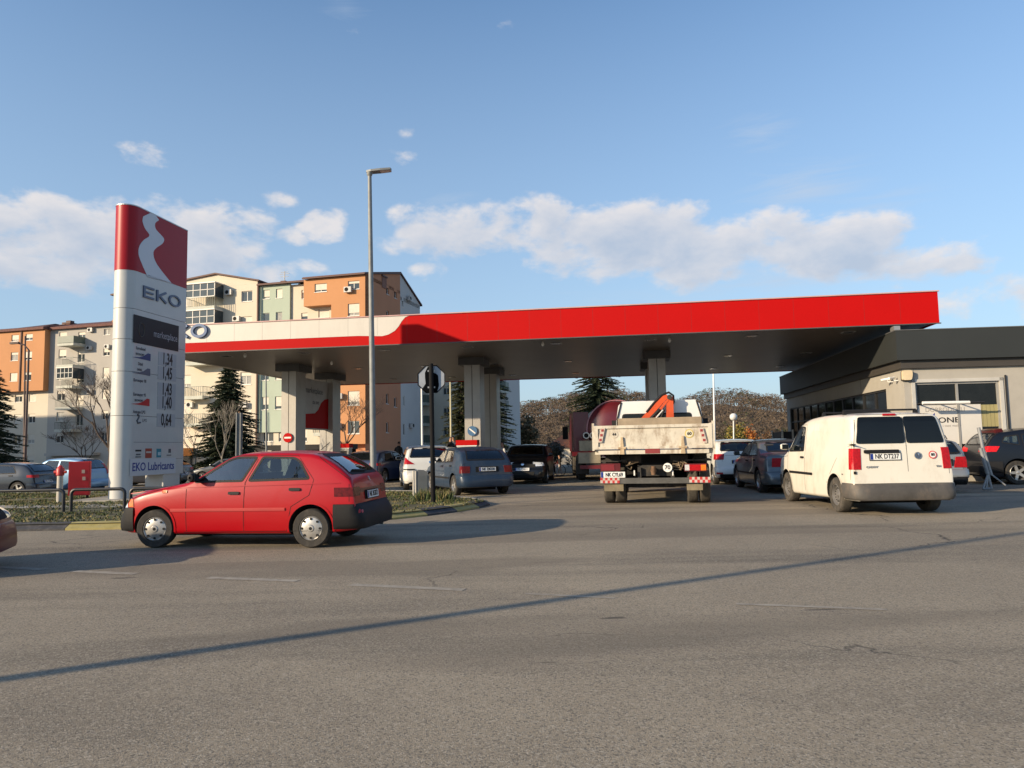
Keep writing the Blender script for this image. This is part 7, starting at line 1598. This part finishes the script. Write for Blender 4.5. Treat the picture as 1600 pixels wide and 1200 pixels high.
patch8(roundpoly([(-.40, -.92), (.36, -.92), (.50, -.45), (.45, .25), (.30, .38), (.12, .42), (.05, .75), (-.02, .9), (-.25, .80), (-.42, .45), (-.42, .10), (-.38, -.30), (-.60, -.62)], .05), 'black_tape')
for z_ in (.2, -.2): q = MB(); q.box(oc_.x - .09, oc_.x + .09, .055, .069, oc_.z + z_ - .02, oc_.z + z_ + .02); q.build('clamp', STEEL, st)
# concrete marker on the island
b = G(658, 776, .1); b.z = .08; mk_ = empty('marker_box', b, radians(18), 'waist-high grey utility box with a sunlit side painted pale beside the stop sign pole', 'utility box'); P = [(-.17, 0), (.17, 0), (.17, .60), (.12, .70), (.02, .74), (-.12, .74), (-.17, .70)]
q = MB(); q.prism([(x, -.22, z) for x, z in P], (0, .44, 0)); q.build('body', M('box_grey', (.17, .175, .17), .7, var=.15), mk_); q = MB(); q.box(-.19, -.171, -.23, .23, 0, .72); q.build('lit_side', M('box_lit_side', (.42, .40, .36), .7), mk_); q = MB(); q.box(-.12, .13, -.232, -.221, .08, .60); q.build('door', M('box_door', (.15, .16, .155), .6), mk_)  # left side gets a paler colour standing in for sunlight on it
# ------------------------------------------------------------------ hydrant post and fire cabinet
HR = M('hydrant_red', (.42, .02, .02), .45, var=.2, vs=5); b = PD(93, 776, 20.2); b.z = KH - .02; hy = empty('hydrant', b, 0, 'pale hydrant post with a red top in front of the graphite hatchback', 'hydrant'); hh_ = PD(93, 727, 20.2).z - b.z
q = MB(); q.lathe([(.075, 0), (.075, hh_ * .72), (.001, hh_ * .72)], n=14); q.build('post', M('post_pale', (.40, .37, .32), .7), hy, 40)
q = MB(); q.lathe([(.08, hh_ * .72), (.10, hh_ * .74), (.10, hh_ * .90), (.06, hh_ * .96), (.03, hh_ * 1.0), (.001, hh_)], n=14); q.tube([(-.16, 0, hh_ * .82), (.16, 0, hh_ * .82)], .045, 10); q.build('head', HR, hy, 40)
b = PD(124, 772, 21.5); b.z = KH - .02; fc = empty('fire_cabinet', b, radians(24), 'bright red standing fire cabinet between the parked graphite and light blue cars', 'cabinet'); hc = PD(124, 721, 21.5).z - b.z
q = MB(); q.box(-.27, .27, -.15, .15, .12, hc); q.build('body', HR, fc); q = MB(); q.box(-.24, .24, -.162, -.151, .15, hc - .04); q.build('door', M('cabinet_door_red', (.34, .01, .015), .4), fc)
for x, z in ((.1, .8), (.12, .6)): q = MB(); q.box(x - .04, x + .04, -.17, -.163, z - .05, z + .05); q.build('sticker', M('sticker_pale', (.4, .3, .25), .6), fc)
for x in (-.2, .2): q = MB(); q.box(x - .03, x + .03, -.05, .05, -.05, .12); q.build('foot', BLACK, fc)
b = PD(373, 740, 26); b.z = 0.; sp_ = empty('steel_post', b, 0, 'short grey channelled steel post in front of the spruce, above the red car roof', 'post'); hz2 = PD(373, 646, 26).z
q = MB(); q.box(-.07, .07, -.05, .05, 0, hz2); q.build('web', GALV, sp_)
for x in (-.075, .065): q = MB(); q.box(x - .018, x + .018, -.10, .10, 0, hz2 + .02); q.build('flange', GALV, sp_)
q = MB(); q.tube([(0, 0, hz2), (0, 0, hz2 + .08)], .03, 8); q.build('stub', RST, sp_)
# bundle of grey posts leaning beside the dark off-roader
b = G(1541, 766); b.z = 0; tr_ = empty('folded_barrier', b, 0, 'leaning grey folding barrier stand between the silver estate and the black off-roader', 'barrier'); GP_ = M('grey_tube', (.27, .28, .29), .5, .3, var=.2); D_ = b.y
def tq(px, py): return PD(px, py, D_) - b
for a, b2, r in (((1529, 668), (1538, 712), .045), ((1532, 700), (1543, 740), .05), ((1536, 700), (1549, 742), .04), ((1543, 738), (1549, 763), .035), ((1545, 738), (1536, 764), .03), ((1547, 740), (1571, 758), .022), ((1544, 742), (1541, 762), .03)):
    q = MB(); q.tube([tq(*a), tq(*b2)], r, 8); q.build('tube', GP_, tr_, 50)
q = MB(); q.tube([tq(1536, 764), tq(1549, 763)], .03, 6); q.build('foot', GP_, tr_, 50)
# ------------------------------------------------------------------ people and bicycle
SKIN = M('skin', (.40, .22, .15), .6, var=.05); HAIR = M('hair_dark', (.03, .02, .015), .8, var=.2)
def person(pos, h, rz, label, top, legs, stride=.12, arms='down', hat=None, shoes=(.03, .03, .03)):
    r_ = empty('person', pos, rz, label, 'person', None, h / 1.75)
    V = {}; E = []; R = []
    def v(n, p, r): V[n] = len(R); R.append((Vector(p), r))
    v('pel', (0, 0, .95), .125); v('wai', (.0, 0, 1.10), .115); v('che', (.01, 0, 1.30), .14); v('nec', (0, 0, 1.47), .06); v('hd1', (.02, 0, 1.56), .075); v('hd2', (.03, 0, 1.66), .085); v('hd3', (.02, 0, 1.74), .05)
    for s, sg in (('l', 1), ('r', -1)):
        d = stride * sg
        v('hip' + s, (0, sg * .10, .90), .095); v('kne' + s, (d * .6 + .03, sg * .11, .50), .06); v('ank' + s, (d, sg * .11, .10), .042); v('toe' + s, (d + .15, sg * .12, .035), .035)
        v('sho' + s, (0, sg * .19, 1.40), .062); e_ = (-.03, sg * .25, 1.13); w_ = (.06 - d * .5, sg * .24, .90)
        if arms == 'fwd': e_ = (.08, sg * .24, 1.15); w_ = (.32, sg * .17, 1.12)
        v('elb' + s, e_, .045); v('wri' + s, w_, .032); v('han' + s, (w_[0] + .03, w_[1], w_[2] - .09), .03)
        E += [('pel', 'hip' + s), ('hip' + s, 'kne' + s), ('kne' + s, 'ank' + s), ('ank' + s, 'toe' + s), ('che', 'sho' + s), ('sho' + s, 'elb' + s), ('elb' + s, 'wri' + s), ('wri' + s, 'han' + s)]
    E += [('pel', 'wai'), ('wai', 'che'), ('che', 'nec'), ('nec', 'hd1'), ('hd1', 'hd2'), ('hd2', 'hd3')]
    me = bpy.data.meshes.new('body'); me.from_pydata([tuple(p) for p, _ in R], [(V[a], V[b]) for a, b in E], [])
    o = bpy.data.objects.new('body', me); C.objects.link(o); sk = o.modifiers.new('s', 'SKIN'); sk.use_smooth_shade = True
    for i, (p, r) in enumerate(R): me.skin_vertices[0].data[i].radius = (r, r)
    me.skin_vertices[0].data[0].use_root = True; o.modifiers.new('u', 'SUBSURF').levels = 1
    dg = bpy.context.evaluated_depsgraph_get(); dg.update(); m2 = bpy.data.meshes.new_from_object(o.evaluated_get(dg), depsgraph=dg); bpy.data.objects.remove(o)
    for m_ in (SKIN, top, legs, HAIR, M('shoe', shoes, .6)): m2.materials.append(m_)
    for p in m2.polygons:
        c = p.center; z = c.z
        p.material_index = 4 if z < .09 else 2 if z < .98 and abs(c.y) < .19 else 1 if z < 1.48 and not (z < .9 or (z < .93)) else 0
        if 1.62 < z and (c.x < .03 or z > 1.70): p.material_index = 3
        p.use_smooth = True
    ob_ = bpy.data.objects.new('body', m2); C.objects.link(ob_); ob_.parent = r_
    for s_ in (.03, -.03): q = MB(); q.lathe([(.001, -.012), (.012, 0), (.001, .012)], (.108, s_, 1.655), 'X', 8); q.build('eye', INK, ob_)
    q = MB(); q.prism([(.10, -.015, 1.62), (.10, .015, 1.62), (.10, 0, 1.665)], (.03, 0, 0)); q.build('nose', SKIN, ob_)
    return r_
JB = M('jacket_black', (.015, .015, .018), .8); TRL = M('trousers_pale', (.35, .35, .36), .8); DBL = M('jacket_navy', (.02, .03, .06), .8); JN = M('jeans', (.04, .06, .10), .85); JR = M('jacket_red', (.25, .02, .03), .8)
p_ = G(875, 744.5); p_.z = 0; person(p_, .98, radians(170), 'child in a black jacket and pale trousers standing by a bicycle', JB, TRL, .16)
p_ = PD(623, 715, 40); p_.z = 0; person(p_, 1.80, radians(60), 'person in dark clothes walking behind the white hatchback near the orange flats', JB, JB)
p_ = PD(704, 705, 44); p_.z = -.1; person(p_, 2.15, radians(-40), 'person in a black jacket and red trousers beyond the blue hatchback', JB, JR); p_ = PD(709, 705, 44.5); p_.z = -.1; person(p_, 2.2, radians(-140), 'person in dark clothes with a pale scarf just right of the one in red trousers', DBL, JB)
p_ = PD(786, 712, 33); p_.z = 0; person(p_, 1.62, radians(200), 'person in a white shirt and navy trousers between the blue and black hatchbacks', M('shirt_white', (.5, .5, .5), .8), DBL)
bk = G(864, 745); bk.z = 0; bi = empty('bicycle', bk + Vector((0, .3, 0)), radians(8), 'small dark bicycle standing beside the child in the black jacket', 'bicycle', None, .8)
for x in (-.45, .45):
    q = MB(); q.tube([(x + .31 * cos(t), 0, .33 + .31 * sin(t)) for t in [2 * pi * i / 24 for i in range(25)]], .02, 6); w_ = q.build('wheel', RUB, bi, 60)
    q = MB()
    for i in range(6): t = pi * i / 6; q.tube([(x + .3 * cos(t), 0, .33 + .3 * sin(t)), (x - .3 * cos(t), 0, .33 - .3 * sin(t))], .004, 3)
    q.build('spokes', STEEL, w_)
q = MB()
for a, b2 in (((-.45, 0, .33), (-.1, 0, .33)), ((-.1, 0, .33), (-.2, 0, .80)), ((-.1, 0, .33), (.32, 0, .75)), ((-.19, 0, .74), (.32, 0, .78)), ((-.45, 0, .33), (-.19, 0, .74)), ((.45, 0, .33), (.30, 0, .90))): q.tube([a, b2], .018, 6)
q.build('frame', M('bike_frame', (.12, .02, .02), .4), bi); q = MB(); q.tube([(.30, -.25, .95), (.30, 0, .92), (.30, .25, .95)], .015, 6); q.build('handlebar', BLACK, bi); q = MB(); q.box(-.32, -.1, -.06, .06, .80, .85); q.build('saddle', BLACK, bi)
